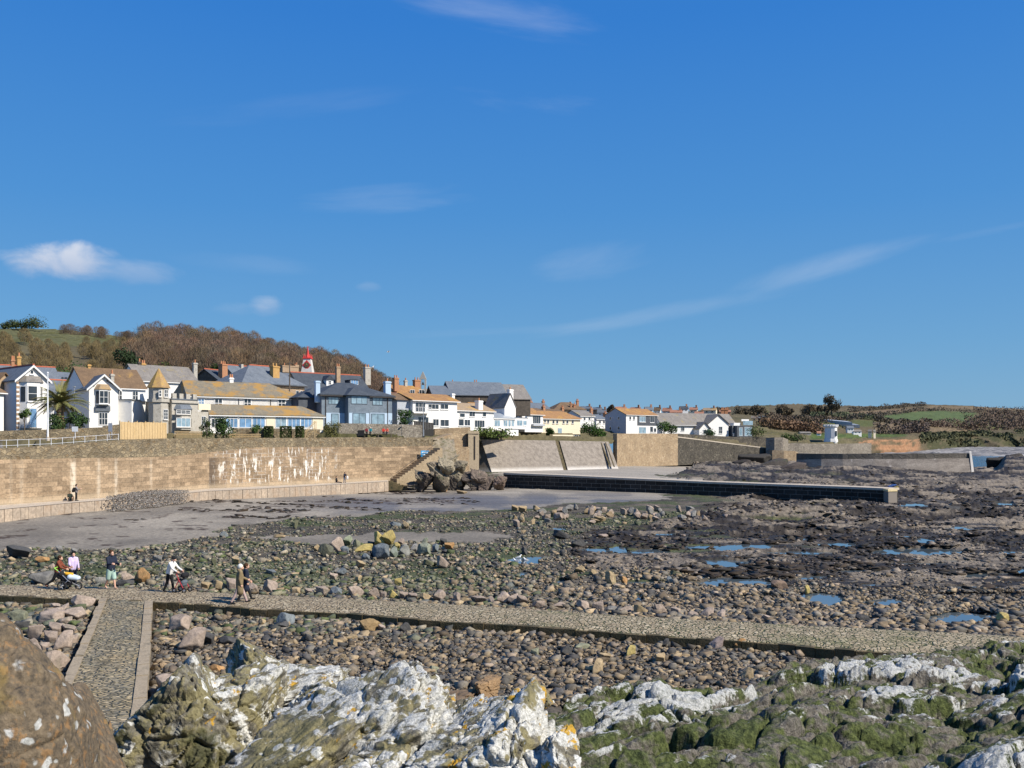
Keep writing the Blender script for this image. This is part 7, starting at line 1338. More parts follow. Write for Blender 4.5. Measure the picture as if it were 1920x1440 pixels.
for h_ in (.62, 1.15): k = MB(); k.tube([p+Vector((0, 0, h_)) for p in rp], .022, 4); k.obj('rail', metal_w, rl)
fp = thing('flagpole', 'tall slim white flagpole beside the palm', 'flagpole'); p = at(89.5, 98, zof(823, 98)); k = MB(); k.cyl(p, p+Vector((0, 0, 123*98/F)), .11, .05, 8); k.obj('pole', MATS['white_paint'], fp); k = MB(); k.ball(p+Vector((0, 0, 123*98/F+.06)), .1); k.obj('finial', MATS['white_paint'], fp); k = MB(); k.cyl(p-Vector((0, 0, .2)), p+Vector((0, 0, .25)), .2, .16, 8); k.obj('base', MATS['concrete_pale'], fp)
bd = thing('white_notice', 'blank white notice board on a post by the road railing', 'sign'); p = at(141, 100, zof(822, 100)); k = MB(); k.cyl(p, p+Vector((0, 0, 1.2)), .04, .04, 6); k.obj('post', metal_w, bd); k = MB(); k.box((p.x-.33, p.y-.07, p.z+.75), (p.x+.33, p.y-.04, p.z+1.3)); k.obj('board', MATS['white_paint'], bd)
bd = thing('grey_notice', 'tall grey notice board on twin posts beside the timber fence', 'sign'); p = at(207, 102, zof(825, 102)); k = MB(); k.box((p.x-.18, p.y, p.z), (p.x-.13, p.y+.05, p.z+2.1)); k.box((p.x+.13, p.y, p.z), (p.x+.18, p.y+.05, p.z+2.1)); k.obj('post', metal_w, bd); k = MB(); k.box((p.x-.22, p.y-.06, p.z+.95), (p.x+.22, p.y-.01, p.z+1.9)); k.obj('board', flat('grey_board', (.3, .33, .38)), bd)
tf = thing('timber_fence', 'tall new close-boarded timber fence above the sea wall', 'fence'); mt_ = pm('new_timber', [(.46, .31, .14), (.58, .42, .22), (.52, .36, .17)], 3, .8, .2, .02, stretch=(1, 1, .15)); a, b2 = at(225, 101, zof(824, 101)), at(312, 108.5, zof(823, 108)); n = 34; d = (b2-a)/n; nn_ = Vector((d.y, -d.x, 0)).normalized(); k = MB(); kp = MB()
for i in range(n):
    q = a+d*i; zt = Vector((0, 0, 1.95+random.uniform(-.03, .03))); w_ = nn_*(.03+.02*(i % 2)); e = d*.93; k.prism([q, q+e, q+e+w_, q+w_], [q+zt, q+e+zt, q+e+w_+zt, q+w_+zt])
k.obj('boards', mt_, tf)
for i in range(0, n+1, 6): q = a+d*min(i, n-.4); k = MB(); k.prism([q, q+d*.4, q+d*.4-nn_*.1, q-nn_*.1], [q+Vector((0, 0, 2.1)), q+d*.4+Vector((0, 0, 2.1)), q+d*.4-nn_*.1+Vector((0, 0, 2.1)), q-nn_*.1+Vector((0, 0, 2.1))]); k.obj('post', mt_, tf)
for (x0, x1, Y, y1, y0, lab) in ((327, 379, 125, 808, 817, 'low honey-coloured picket fence in front of the turret house'), (429, 489, 133, 813, 821, 'low honey-coloured picket fence below the sun room garden')):
    tf = thing('picket_fence', lab, 'fence'); a, b2 = at(x0, Y, zof(y0, Y)), at(x1, Y+3, zof(y0, Y)); n = 22; d = (b2-a)/n; h_ = (y0-y1)*Y/F; k = MB()
    for i in range(n): q = a+d*(i+.15); k.box((q.x, q.y-.03, q.z-.3), (q.x+d.x*.6, q.y, q.z+h_))
    k.obj('pickets', mt_, tf)
    for f_ in (.3, .8): k = MB(); k.tube([a+Vector((0, .04, h_*f_)), b2+Vector((0, .04, h_*f_))], .05, 4); k.obj('rail', mt_, tf)
gt = thing('black_gate', 'tall black boarded gate screen beside the lamp post', 'gate'); a, b2 = at(776, 158, zof(816, 158)), at(813, 161, zof(818, 160)); k = MB(); n = 12; d = (b2-a)/n; zt0, zt1 = zof(789, 158)-a.z, zof(793, 160)-b2.z
for i in range(n): q = a+d*i; zt = zt0+(zt1-zt0)*i/n; k.prism([q, q+d*.95, q+d*.95+Vector((0, .06, 0)), q+Vector((0, .06, 0))], [q+Vector((0, 0, zt)), q+d*.95+Vector((0, 0, zt)), q+d*.95+Vector((0, .06, zt)), q+Vector((0, .06, zt))])
k.obj('boards', flat('black_timber', (.022, .02, .018)), gt)
def lamp(name, label, px, Y, y0, y1, two=False):
    t = thing(name, label, 'lamp post'); p = at(px, Y, zof(y0, Y)); h_ = (y0-y1)*Y/F; k = MB(); k.cyl(p, p+Vector((0, 0, 1.1)), .11, .1, 8); k.cyl(p+Vector((0, 0, 1.1)), p+Vector((0, 0, h_)), .06, .045, 8); k.obj('pole', flat('galvanised', (.42, .43, .44), .5, .5, .5), t); k = MB(); e = p+Vector((0, 0, h_)); k.tube([e, e+Vector((.25, -.3, .12))], .035, 5); k.box((e.x+.1, e.y-.75, e.z+.06), (e.x+.36, e.y-.28, e.z+.18)); k.obj('lamp_head', MATS['galvanised'], t); return t
lamp('lamp_post', 'grey lamp post at the end of the terrace garden wall', 794, 152, 818, 756); lamp('lamp_post', 'slim grey lamp post right of the palm', 139.5, 124, 806, 727); lamp('lamp_post', 'lamp post on the green bank near the grey gabled house', 1109, 250, 808, 772)
tp = thing('telegraph_pole', 'dark wooden telegraph pole in front of the brown stone house', 'pole'); p = at(543, 170, zof(745, 170)); k = MB(); k.cyl(p, p+Vector((0, 0, 67*170/F)), .14, .1, 8); k.obj('pole', bark, tp); k = MB(); e = p+Vector((0, 0, 6.3)); k.box((e.x-.6, e.y-.05, e.z), (e.x+.6, e.y+.05, e.z+.1)); k.obj('crossarm', bark, tp)
# palm and other planting
pal = thing('palm_tree', 'large date palm with arching fronds between the villa and the hotel', 'palm'); p = at(113, 122, zof(803, 122)); pal.location = p; pal.scale = (1.4, 1.4, 1.4); k = MB(); rp_ = random.Random(2)
for i in range(12): k.cyl((0, 0, -.6+i*.24), (0, 0, -.34+i*.24), .44-.008*i+(.05 if i % 2 else 0), .36-.008*i, 9)
k.obj('trunk', pm('palm_trunk', [(.20, .13, .075), (.33, .21, .11)], 3, .95, .8, .08, kind='obj'), pal)
frm = pm('palm_leaf', [(.10, .115, .035), (.19, .185, .06), (.22, .17, .075)], .8, .7, .1, .01, kind='obj'); k = MB()
for i in range(58):
    a, el = rp_.uniform(0, 6.283), rp_.choice((rp_.uniform(.15, 1.45), rp_.uniform(-.35, .9))); L_ = rp_.uniform(2.3, 3.4); d = Vector((math.cos(a)*math.cos(el), math.sin(a)*math.cos(el), math.sin(el))); q = Vector((0, 0, 2.35)); pts = [q]
    for s_ in range(8): d = (d+Vector((0, 0, -.085-.02*s_))).normalized(); q = q+d*L_/8; pts.append(q)
    for s_ in range(8):
        a1, b1 = pts[s_], pts[s_+1]; ax = (b1-a1).normalized(); sd_ = ax.cross(Vector((0, 0, 1))).normalized() if abs(ax.z) < .98 else Vector((1, 0, 0)); k.face([a1-sd_*.02, b1-sd_*.02, b1+sd_*.02, a1+sd_*.02])
        for j in range(4):
            b0 = a1.lerp(b1, (j+.5)/4); ln = .62*math.sin(math.pi*min(.98, (s_+j/4+.8)/8.6))
            for sg_ in (-1, 1): tip = b0+sd_*sg_*ln*.7+ax*ln*.75-Vector((0, 0, ln*.25)); k.face([b0-ax*.045, b0+ax*.045, tip])
k.obj('crown', frm, pal)
shrub('bush', 'dark leafy bush at the foot of the palm', 'bush', 108, 118, 2.0, 2.6, 81, (1, 1.1, .8), 500, .2, 0); shrub('bush', 'neat dark green dome bush in front of the hotel', 'bush', 153, 118, 1.7, 2.2, 82, (1, 1.2, .9), 700, .16, 0, py=803)
shrub('spiky_plant', 'thin spiky cordyline in the villa garden', 'plant', 46, 116, 3.4, 1.6, 83, (1.6, 1.6, 1.2), 220, .22, .5)
shrub('spiky_plant', 'dark spiky cordyline clump to the right of the palm', 'plant', 131, 120, 2.9, 1.7, 84, (1, 1.1, .9), 240, .22, .35)
shrub('bush', 'big dark glossy bush hiding the left end of the sun room', 'bush', 420, 133, 3.1, 3.4, 85, (.9, 1.1, .7), 1300, .17, 0, py=823); shrub('bush', 'climbing plant bush beside the turret house porch', 'bush', 388, 131, 2.9, 1.8, 86, (1.3, 1.2, .9), 600, .15, 0, py=820)
shrub('bush', 'small green bush on the garden wall before the sun room', 'bush', 480, 137, 1.2, 1.7, 87, (1.5, 1.7, 1), 500, .12, 0, py=812); shrub('bush', 'brown leafless bush at the end of the sun room garden', 'bush', 620, 142, 2.4, 3.0, 88, (3.2, 1.9, 1.5), 1300, .12, 0, py=822); shrub('bush', 'dark green bush between the blue villa and the modern white house', 'bush', 759, 168, 3.0, 3.4, 89, (.9, 1.2, .7), 1400, .16, 0, py=799)
for i, px in enumerate((504, 536, 562)):
    t = thing('clipped_hedge', ('olive clipped hedge block nearest the cream pier of the sun room', 'wide olive clipped hedge block in the middle of the sun room garden', 'narrow olive clipped hedge block by the wooden steps')[i], 'hedge'); Y = 138.5; w_ = (14, 19, 13)[i]*Y/F/2; p = at(px, Y, zof(821, Y)); h_ = 21*Y/F; k = MB(); rr = random.Random(i)
    for j in range(900):
        f_ = rr.choice('xyz'); q = Vector((rr.uniform(-w_, w_), rr.uniform(-.5, .5), rr.uniform(0, h_)))
        if f_ == 'x': q.x = rr.choice((-w_, w_))
        elif f_ == 'y': q.y = -.5
        else: q.z = h_
        e = Vector((rr.gauss(0, 1), rr.gauss(0, 1), rr.gauss(0, 1))).normalized()*.13; g_ = Vector((rr.gauss(0, 1), rr.gauss(0, 1), rr.gauss(0, 1))).normalized()*.13; q = q+p; k.face([q-g_, q+e, q+g_, q-e])
    o = k.obj('crown', leafm, t); o.color = (1.7, 1.4, 1.1, 1)
    k = MB(); k.box((p.x-.05, p.y+.1, p.z-.2), (p.x+.05, p.y+.2, p.z+h_*.8)); k.obj('stem', bark, t)
ws = thing('wooden_steps', 'pale wooden garden steps with handrails at the end of the sun room', 'steps'); a = at(572, 140, zof(821, 140)); k = MB(); d = (at(590, 141, a.z)-a)/7
for i in range(7): q = a+d*i; k.box((q.x, q.y, q.z+i*.24), (q.x+d.x*1.1, q.y+1.0, q.z+i*.24+.07))
k.obj('treads', mt_, ws); k = MB()
for yo in (0, 1.0): k.tube([a+Vector((0, yo, .95)), a+d*7+Vector((0, yo, 2.6))], .05, 5); k.tube([a+Vector((0, yo, 0)), a+Vector((0, yo, .95))], .05, 5); k.tube([a+d*7+Vector((0, yo, 0)), a+d*7+Vector((0, yo, 2.6))], .05, 5)
k.obj('handrail', mt_, ws)
for px, Y, py, h_, w_, tn, lab in ((1245, 282, 812, 3.4, 4.4, (1.4, 1.7, .9), 'bright green bush beside the grey gabled house'), (1258, 286, 813, 3.0, 4.0, (.9, 1.2, .7), 'dark green bush left of the long white cottage'), (1105, 250, 812, 3.0, 5, (1, 1.4, .7), 'green bush on the bank beside the cream terrace'), (1118, 252, 822, 2.6, 5, (1.2, 1.6, .6), 'low green bush on the bank above the concrete slope'), (1030, 236, 817, 1.8, 2.4, (1, 1.3, .7), 'round bush in the terrace garden'), (905, 196, 818, 1.2, 5, (2.6, 2.2, 1.4), 'dry grass tussock on the bank above the slope'), (940, 202, 821, 1.4, 6, (2.2, 2.0, 1.2), 'second dry grass tussock on the bank above the slope'), (1325, 298, 818, 1.6, 6, (.7, 1, .6), 'dark clipped hedge before the cottage gable'), (1418, 305, 820, 3.0, 6, (1.6, 1.5, .9), 'scrubby bush beside the glass extension'), (1475, 322, 827, 2.2, 5, (1.3, 1.4, .7), 'bush at the foot of the brambles'), (1495, 324, 827, 2.6, 5, (.8, 1, .6), 'darker bush at the foot of the brambles'), (1130, 262, 824, 2.0, 3, (1.1, 1.5, .6), 'small bush at the top of the stained gutters')):
    shrub('bush', lab, 'bush', px, Y, h_, w_, int(px), tn, 600, .28, 0, py=py)
# ================= PEOPLE =================
def fabric(name, col, rough=.9): return flat(name, col, rough, .2, 0, .18)
SKIN = flat('skin', (.62, .37, .26), .6, .3, 0, .06)
def caps_mesh(caps, balls=()):
    mb = MB()
    for a, b2, ra, rb in caps:
        a, b2 = Vector(a), Vector(b2)
        if (b2-a).length > 1e-4: mb.cyl(a, b2, ra, rb, 12)
        mb.ball(a, ra, n=12, m=8); mb.ball(b2, rb, n=12, m=8)
    for c, r_, sc in balls: mb.ball(c, r_, sc, 14, 10)
    return mb
def body_obj(name, mb, mat, parent, vox, smooth=2):
    o = mb.obj(name, mat, parent, True); md = o.modifiers.new('remesh', 'REMESH'); md.mode = 'VOXEL'; md.voxel_size = vox; md.use_smooth_shade = True
    if smooth: sm_ = o.modifiers.new('smooth', 'SMOOTH'); sm_.iterations = smooth; sm_.factor = .5
    return o
def person(label, loc, yaw, H=1.7, lean=0, legs=((20, 5), (-18, 22)), arms=((15, 8, 20), (-15, 8, 20)), wear=None, group=None, fine=True, sit=False, female=False, headyaw=0, nod=0):
    """yaw: way the figure faces, degrees anticlockwise from +X; legs: (thigh forward, knee bend); arms: (shoulder forward, outward, elbow bend)"""
    wear = wear or {}; root = thing('person', label, 'person', loc, rad(yaw), group); V_ = Vector
    sw, hw = (.108, .052) if not female else (.098, .056)
    hipz = (.52 if not sit else .135)*H; R_ = lambda v, a: V_((v.x*math.cos(a)+v.z*math.sin(a), v.y, -v.x*math.sin(a)+v.z*math.cos(a)))
    up = R_(V_((0, 0, 1)), rad(lean)); pel = V_((0, 0, hipz+.02*H)); chest = pel+up*.19*H; neck = pel+up*.325*H; hd = neck+R_(V_((0, 0, 1)), rad(lean*.5+nod))*.075*H+V_((.012*H, 0, 0))
    J = {}; leg = []
    for s_, (th, kn) in ((1, legs[0]), (-1, legs[1])):
        hip = V_((0, s_*hw*H, hipz)); a = rad(th); knee = hip+V_((math.sin(a), 0, -math.cos(a)))*.245*H; b_ = rad(th-kn); ank = knee+V_((math.sin(b_), 0, -math.cos(b_)))*.235*H; leg.append((hip, knee, ank, s_, b_))
    if not sit:
        low = min(l[2].z for l in leg)-.04*H; dz = -low
        for q in [pel, chest, neck, hd]: q.z += dz
        leg = [(a+V_((0, 0, dz)), b_+V_((0, 0, dz)), c+V_((0, 0, dz)), s_, an) for a, b_, c, s_, an in leg]
    arm = []
    for s_, (f_, o_, e_) in ((1, arms[0]), (-1, arms[1])):
        sh = neck-up*.045*H+V_((0, s_*sw*H, 0)); a, ob = rad(f_), rad(o_); d1 = V_((math.sin(a)*math.cos(ob), s_*math.sin(ob), -math.cos(a)*math.cos(ob))); el = sh+d1*.168*H; a2 = rad(f_+e_); d2 = V_((math.sin(a2)*math.cos(ob*.3), s_*math.sin(ob*.3)-s_*.12, -math.cos(a2)*math.cos(ob*.3))).normalized(); wr = el+d2*.148*H; arm.append((sh, el, wr, d2, s_))
    def torso(x): return [(pel+V_((0, .028*H, 0)), chest+V_((0, .04*H, 0)), .072*H+x, .07*H+x), (pel-V_((0, .028*H, 0)), chest-V_((0, .04*H, 0)), .072*H+x, .07*H+x), (chest+V_((0, .05*H, 0)), neck-up*.05*H+V_((0, .06*H, 0)), .065*H+x, .045*H+x), (chest-V_((0, .05*H, 0)), neck-up*.05*H-V_((0, .06*H, 0)), .065*H+x, .045*H+x)]
    def armc(x, t=1.0): return [q for sh, el, wr, d2, s_ in arm for q in ((sh, el, .030*H+x, .024*H+x), (el, el.lerp(wr, t), .024*H+x, .017*H+x))]
    def legc(x, t=1.0): return [q for hip, kn, an, s_, b_ in leg for q in ((hip, kn, .05*H+x, .033*H+x), (kn, kn.lerp(an, t), .033*H+x, .022*H+x))]
    caps = torso(0)+armc(0)+legc(0)+[(neck-up*.05*H, neck+up*.02*H, .035*H, .032*H)]; balls = [(hd, .062*H, (1.0, .78, 1.15)), (hd+V_((.035*H, 0, -.035*H)), .036*H, (1, .85, .8)), (hd+V_((.063*H, 0, -.012*H)), .011*H, (1, .8, 1.4)), (hd+V_((0, .049*H, -.008*H)), .013*H, (1, .5, 1.5)), (hd-V_((0, .049*H, .008*H)), .013*H, (1, .5, 1.5))]
    for sh, el, wr, d2, s_ in arm:                                       # a palm, four fingers curling in, a thumb from its side
        side = d2.cross(V_((0, 1, 0))).normalized(); lat = V_((1, 0, 0)) if abs(d2.x) < .8 else V_((0, 0, 1)); lat = (lat-d2*lat.dot(d2)).normalized(); inn = d2.cross(lat)*s_; palm = wr+d2*.028*H; caps.append((wr, palm+d2*.02*H, .016*H, .02*H)); balls.append((palm, .026*H, (1, 1, 1)))
        for k, (off, ln) in enumerate(((-.02, .040), (-.007, .046), (.007, .043), (.02, .034))):
            b0 = palm+d2*.02*H+lat*off*H; b1 = b0+(d2*.85+inn*.4)*ln*.55*H; b3 = b1+(d2*.35+inn*.95)*ln*.5*H; caps += [(b0, b1, .0062*H, .0058*H), (b1, b3, .0058*H, .005*H)]
        t0 = palm-d2*.005*H+lat*.022*H; caps += [(t0, t0+(lat*.8+d2*.6)*.022*H, .0068*H, .006*H), (t0+(lat*.8+d2*.6)*.022*H, t0+(lat*.8+d2*.6)*.022*H+(d2*.9+inn*.3)*.02*H, .006*H, .005*H)]
    for hip, kn, an, s_, b_ in leg: t = V_((math.cos(b_), 0, math.sin(b_)*.6)); caps.append((an-V_((0, 0, .012*H)), an+t*.085*H-V_((0, 0, .022*H)), .022*H, .016*H))
    body_obj('body', caps_mesh(caps, balls), SKIN, root, .008 if fine else .014, 1)
    mk = MB(); [mk.ball(hd+V_((.056*H, s_*.02*H, .006*H)), .0065*H) for s_ in (1, -1)]; mk.obj('eyes', MATS['dark_paint'], root)
    mk = MB(); mk.ball(hd+V_((.064*H, 0, -.04*H)), .009*H, (.5, 1.8, .5)); mk.obj('mouth', flat('lips', (.4, .15, .12)), root)
    w = wear
    if 'top' in w: body_obj(w.get('topname', 'jacket'), caps_mesh(torso(.016)+armc(.012, .95)+[(neck-up*.06*H, neck-up*.008*H, .05*H, .044*H)]), w['top'], root, .016)
    if 'coat' in w:
        z0_ = w.get('coatz', .27)*H; c2 = [(pel+V_((0, s_*.03*H, 0)), V_((pel.x*.3+.01, s_*.05*H, z0_)), .085*H, .092*H) for s_ in (1, -1)]; body_obj('coat', caps_mesh(torso(.03)+armc(.02, .96)+c2), w['coat'], root, .018)
    if 'trousers' in w: body_obj('trousers', caps_mesh(legc(.012, .97)+[(pel+V_((0, .03*H, -.01)), pel-V_((0, .03*H, .01)), .075*H, .075*H)]), w['trousers'], root, .016)
    if 'shorts' in w: body_obj('shorts', caps_mesh([(hip, hip.lerp(kn, .95), .06*H, .062*H) for hip, kn, an, s_, b_ in leg]+[(pel+V_((0, .03*H, 0)), pel-V_((0, .03*H, 0)), .076*H, .076*H)]), w['shorts'], root, .016)
    if 'shoes' in w: [body_obj('shoe', caps_mesh([(an-V_((.012*H, 0, .01*H)), an+V_((.088*H*math.cos(b_), 0, -.018*H+.05*H*math.sin(b_))), .028*H, .021*H)]), w['shoes'], root, .012) for hip, kn, an, s_, b_ in leg]
    if 'hair' in w:
        L_ = w.get('hairlen', 0); cc = [] if not L_ else [(hd+V_((-.03*H, 0, 0)), hd+V_((-.045*H, 0, -L_*H)), .05*H, .03*H)]
        body_obj('hair', caps_mesh(cc, [(hd+V_((-.012*H, 0, .014*H)), .067*H, (1.0, .86, 1.12))]), w['hair'], root, .012)
    if 'hat' in w:
        mk = MB(); mk.ball(hd+V_((-.005*H, 0, .03*H)), .068*H, (1.05, .9, .85)); o = mk.obj('hat', w['hat'], root, True)
        if w.get('brim'): mk = MB(); mk.cyl(hd+V_((0, 0, .03*H)), hd+V_((0, 0, .04*H)), .1*H, .09*H, 16); mk.obj('brim', w['hat'], o)
    if 'hood' in w: body_obj('hood', caps_mesh([(neck+V_((-.03*H, 0, 0)), neck+V_((-.05*H, 0, .03*H)), .045*H, .03*H)]), w['hood'], root, .014)
    return root, (pel, chest, neck, hd, leg, arm)
NAVY, BLACK, BROWN, LILAC, WHITE_, TANC, MINT = (fabric(n, c) for n, c in (('navy_cloth', (.02, .026, .045)), ('black_cloth', (.018, .018, .02)), ('rust_brown_cloth', (.19, .055, .03)), ('lilac_cloth', (.56, .46, .66)), ('white_cloth', (.72, .70, .66)), ('olive_tan_cloth', (.22, .165, .09)), ('mint_cloth', (.36, .50, .42))))
HB, HD_, HW = fabric('brown_hair', (.06, .03, .015)), fabric('black_hair', (.015, .012, .01)), fabric('white_hair', (.7, .66, .58)); PINKS = fabric('pinkish_cloth', (.45, .33, .30)); LEATH = flat('brown_leather', (.22, .09, .045), .6)
def cz(x, y): return 1.07
g = G(108, 1104, 1.04)
person('person in a rust-brown jacket and black leggings striding behind a pushchair', g, 4, 1.60, 10, ((24, 4), (-26, 30)), ((32, 4, 42), (30, 4, 42)), dict(top=BROWN, trousers=BLACK, shoes=LEATH, hair=HB, hairlen=.10), female=True)
person('person in a lilac jacket with short black hair beside the pushchair', G(137, 1100, 1.04), -50, 1.64, 2, ((8, 3), (-8, 8)), ((18, 8, 25), (20, 8, 55)), dict(top=LILAC, trousers=NAVY, shoes=BLACK, hair=HD_), female=True)
person('person in a navy hoodie and mint shorts walking bare-legged', G(208, 1104, 1.04), -35, 1.80, 3, ((14, 4), (-10, 24)), ((20, 6, 70), (24, 6, 72)), dict(top=NAVY, topname='hoodie', shorts=MINT, hair=HB, hood=NAVY))
person('person in a white jacket and dark hat bent over a red rollator', G(318, 1110, 1.04), -12, 1.66, 16, ((12, 4), (-10, 14)), ((34, 10, 26), (34, 10, 26)), dict(top=WHITE_, trousers=BLACK, shoes=BLACK, hat=BLACK, brim=True), nod=14)
person('person in a long olive-tan coat walking away to the right', G(449, 1131, 1.04), 22, 1.70, 3, ((24, 4), (-20, 10)), ((20, 10, 45), (-10, 8, 25)), dict(coat=TANC, coatz=.30, trousers=PINKS, shoes=BLACK, hair=HW, hood=TANC))
person('person in a long navy coat half hidden behind the olive-tan coat', G(460, 1126, 1.04), 22, 1.64, 3, ((22, 4), (-18, 10)), ((10, 8, 25), (-8, 8, 25)), dict(coat=NAVY, coatz=.32, trousers=BLACK, shoes=BLACK, hair=HB))
p_ = at(143, 92.4, 1.8)
person('person standing on the promenade with a black backpack, taking a photograph', p_, 20, 1.66, 0, ((4, 2), (-4, 4)), ((35, 8, 75), (35, 8, 75)), dict(top=fabric('grey_cloth', (.22, .2, .19)), trousers=BLACK, shoes=BLACK, hair=HD_), fine=False)
bp = thing('backpack', 'black backpack worn by the person photographing on the promenade', 'backpack'); k = MB(); k.ball(p_+Vector((-.22, -.08, 1.12)), .2, (.75, .8, 1.25), 12, 8); k.ball(p_+Vector((-.32, -.1, 1.0)), .12, (.7, .9, 1.1), 10, 8); k.obj('bag', BLACK, bp, True); k = MB(); k.tube([p_+Vector((-.1, -.18, 1.36)), p_+Vector((.1, -.22, 1.2)), p_+Vector((-.08, -.2, .95))], .025, 6); k.obj('strap', BLACK, bp)
p_ = at(131, 91.8, 1.8); person('person in dark green sitting on the promenade edge, back to the wall', p_, -60, 1.62, 8, ((60, 95), (66, 100)), ((40, 8, 30), (40, 8, 30)), dict(top=fabric('dark_green_cloth', (.035, .045, .035)), trousers=BLACK, shoes=BLACK, hat=fabric('olive_wool', (.16, .13, .05))), fine=False, sit=True)
bg_ = thing('rucksack', 'brown rucksack set down between the two people on the promenade', 'bag'); p_ = at(135.5, 92.2, 1.8); k = MB(); k.ball(p_+Vector((0, 0, .3)), .24, (.8, .6, 1.3), 12, 8); k.obj('bag', fabric('brown_canvas', (.17, .12, .08)), bg_, True); k = MB(); k.ball(p_+Vector((0, -.12, .22)), .13, (1, .6, .9), 10, 8); k.obj('pocket', MATS['brown_canvas'], bg_, True)
p_ = at(646, 131.0, 1.8); person('person in blue denim leaning on the sea wall with a white bag', p_, -40, 1.55, 8, ((6, 4), (-4, 6)), ((20, 8, 40), (25, 8, 50)), dict(top=NAVY, trousers=fabric('denim', (.13, .17, .25)), shoes=BLACK, hair=HD_), fine=False)
bg_ = thing('white_bag', 'white shoulder bag beside the person in denim', 'bag'); q = p_+Vector((.42, -.1, 0)); k = MB(); k.ball(q+Vector((0, 0, .75)), .2, (.8, .6, 1.5), 12, 8); k.obj('bag', WHITE_, bg_, True); k = MB(); k.tube([q+Vector((-.1, 0, .98)), q+Vector((-.25, 0, 1.3)), q+Vector((.08, 0, 1.0))], .02, 5); k.obj('strap', BLACK, bg_)
p_ = at(631, 129.6, 1.8); person('person with dark hair sitting on the promenade, legs stretched out', p_, -10, 1.6, -4, ((84, 10), (86, 8)), ((10, 10, 30), (12, 10, 40)), dict(top=BLACK, trousers=BLACK, shoes=BLACK, hair=HB), fine=False, sit=True)
ORG, REDJ, TEAL, CRIM = fabric('orange_cloth', (.78, .14, .02)), fabric('red_cloth', (.62, .07, .05)), fabric('teal_cloth', (.03, .28, .32)), fabric('dark_red_cloth', (.20, .035, .04))
p_ = at(860, 150.5, zof(878, 150.5)); person('person in a bright orange jacket sitting on the crags', p_, -150, 1.7, 12, ((75, 80), (70, 85)), ((25, 8, 30), (25, 8, 30)), dict(top=ORG, trousers=BLACK, shoes=BLACK, hair=HD_), fine=False, sit=True)
pb = thing('pink_bag', 'salmon-pink bag standing on the rocks near the orange jacket', 'bag'); p_ = at(843, 150, zof(873, 150)); k = MB(); k.ball(p_+Vector((0, 0, .34)), .3, (.8, .6, 1.25), 12, 8); k.obj('bag', fabric('salmon_cloth', (.72, .26, .24)), pb, True); k = MB(); k.tube([p_+Vector((-.1, -.15, .55)), p_+Vector((0, -.2, .8)), p_+Vector((.1, -.15, .55))], .025, 5); k.obj('strap', MATS['salmon_cloth'], pb)
for px, top, tr, lab, a in ((687, CRIM, BLACK, 'person in dark red sitting against the garden wall, beside the black bin', -70), (695, TEAL, BLACK, 'person in a teal jacket sitting against the garden wall', -95), (719, REDJ, BLACK, 'person in a bright red jacket sitting by the garden wall, left of a red pair', -80), (726, fabric('coral_cloth', (.72, .16, .10)), NAVY, 'person in a coral jacket sitting by the garden wall, right of a red pair', -100)):
    Y = 147.3 if px < 700 else 149.3; p_ = at(px, Y, zof(818, Y)+.45); person(lab, p_, a, 1.66, 4, ((80, 82), (78, 84)), ((22, 8, 45), (22, 8, 45)), dict(top=top, trousers=tr, shoes=BLACK, hair=HB if px != 695 else HW), fine=False, sit=True)
bn = thing('bench', 'long low bench seat along the foot of the garden wall', 'bench'); a, b2 = at(683, 147.6, zof(818, 147.5)), at(735, 150.2, zof(818, 149.5)); k = MB(); k.prism([a+Vector((0, -.25, .36)), b2+Vector((0, -.25, .36)), b2+Vector((0, .25, .36)), a+Vector((0, .25, .36))], [a+Vector((0, -.25, .44)), b2+Vector((0, -.25, .44)), b2+Vector((0, .25, .44)), a+Vector((0, .25, .44))]); k.obj('seat', bark, bn)
for f_ in (.03, .5, .97): q = a.lerp(b2, f_); k = MB(); k.box((q.x-.06, q.y-.2, q.z-.2), (q.x+.06, q.y+.2, q.z+.36)); k.obj('leg', bark, bn)
bb = thing('black_bin', 'squat black bin against the garden wall left of the seated people', 'bin'); p_ = at(676, 146.8, zof(817, 147)); k = MB(); k.prism([p_+Vector((-.55, 0, 0)), p_+Vector((.55, 0, 0)), p_+Vector((.55, .5, 0)), p_+Vector((-.55, .5, 0))], [p_+Vector((-.5, .05, .75)), p_+Vector((.55, .05, .8)), p_+Vector((.55, .45, .8)), p_+Vector((-.5, .45, .75))]); k.obj('box', MATS['black_timber'], bb); k = MB(); k.prism([p_+Vector((-.55, 0, .77)), p_+Vector((.6, 0, .82)), p_+Vector((.6, .5, .82)), p_+Vector((-.55, .5, .77))], [p_+Vector((-.4, .1, .9)), p_+Vector((.5, .1, .95)), p_+Vector((.5, .4, .95)), p_+Vector((-.4, .4, .9))]); k.obj('lid', MATS['black_timber'], bb)
# pushchair
def wheel(root, c, r_, w_, rimm, tm):
    k = MB(); pts = [Vector((c[0]+r_*math.cos(t), c[1], c[2]+r_*math.sin(t))) for t in np.linspace(0, 2*math.pi, 17)]; k.tube(pts, w_, 6); ty = k.obj('wheel', tm, root); k = MB()
    for i in range(5): t = i*2*math.pi/5; k.cyl(c, (c[0]+r_*.9*math.cos(t), c[1], c[2]+r_*.9*math.sin(t)), .012, .012, 5)
    k.cyl((c[0], c[1]-.04, c[2]), (c[0], c[1]+.04, c[2]), .035, .035, 8); k.obj('rim', rimm, ty)
rub = flat('rubber', (.02, .02, .02), .8); alu = flat('aluminium', (.55, .56, .58), .35, .5, .8); lime = flat('lime_grip', (.30, .60, .08)); q = G(131, 1105, 1.06)
pc = thing('pushchair', 'three-wheeled pushchair with lime handle, black hood and pale blue blanket', 'pushchair', q, rad(2))
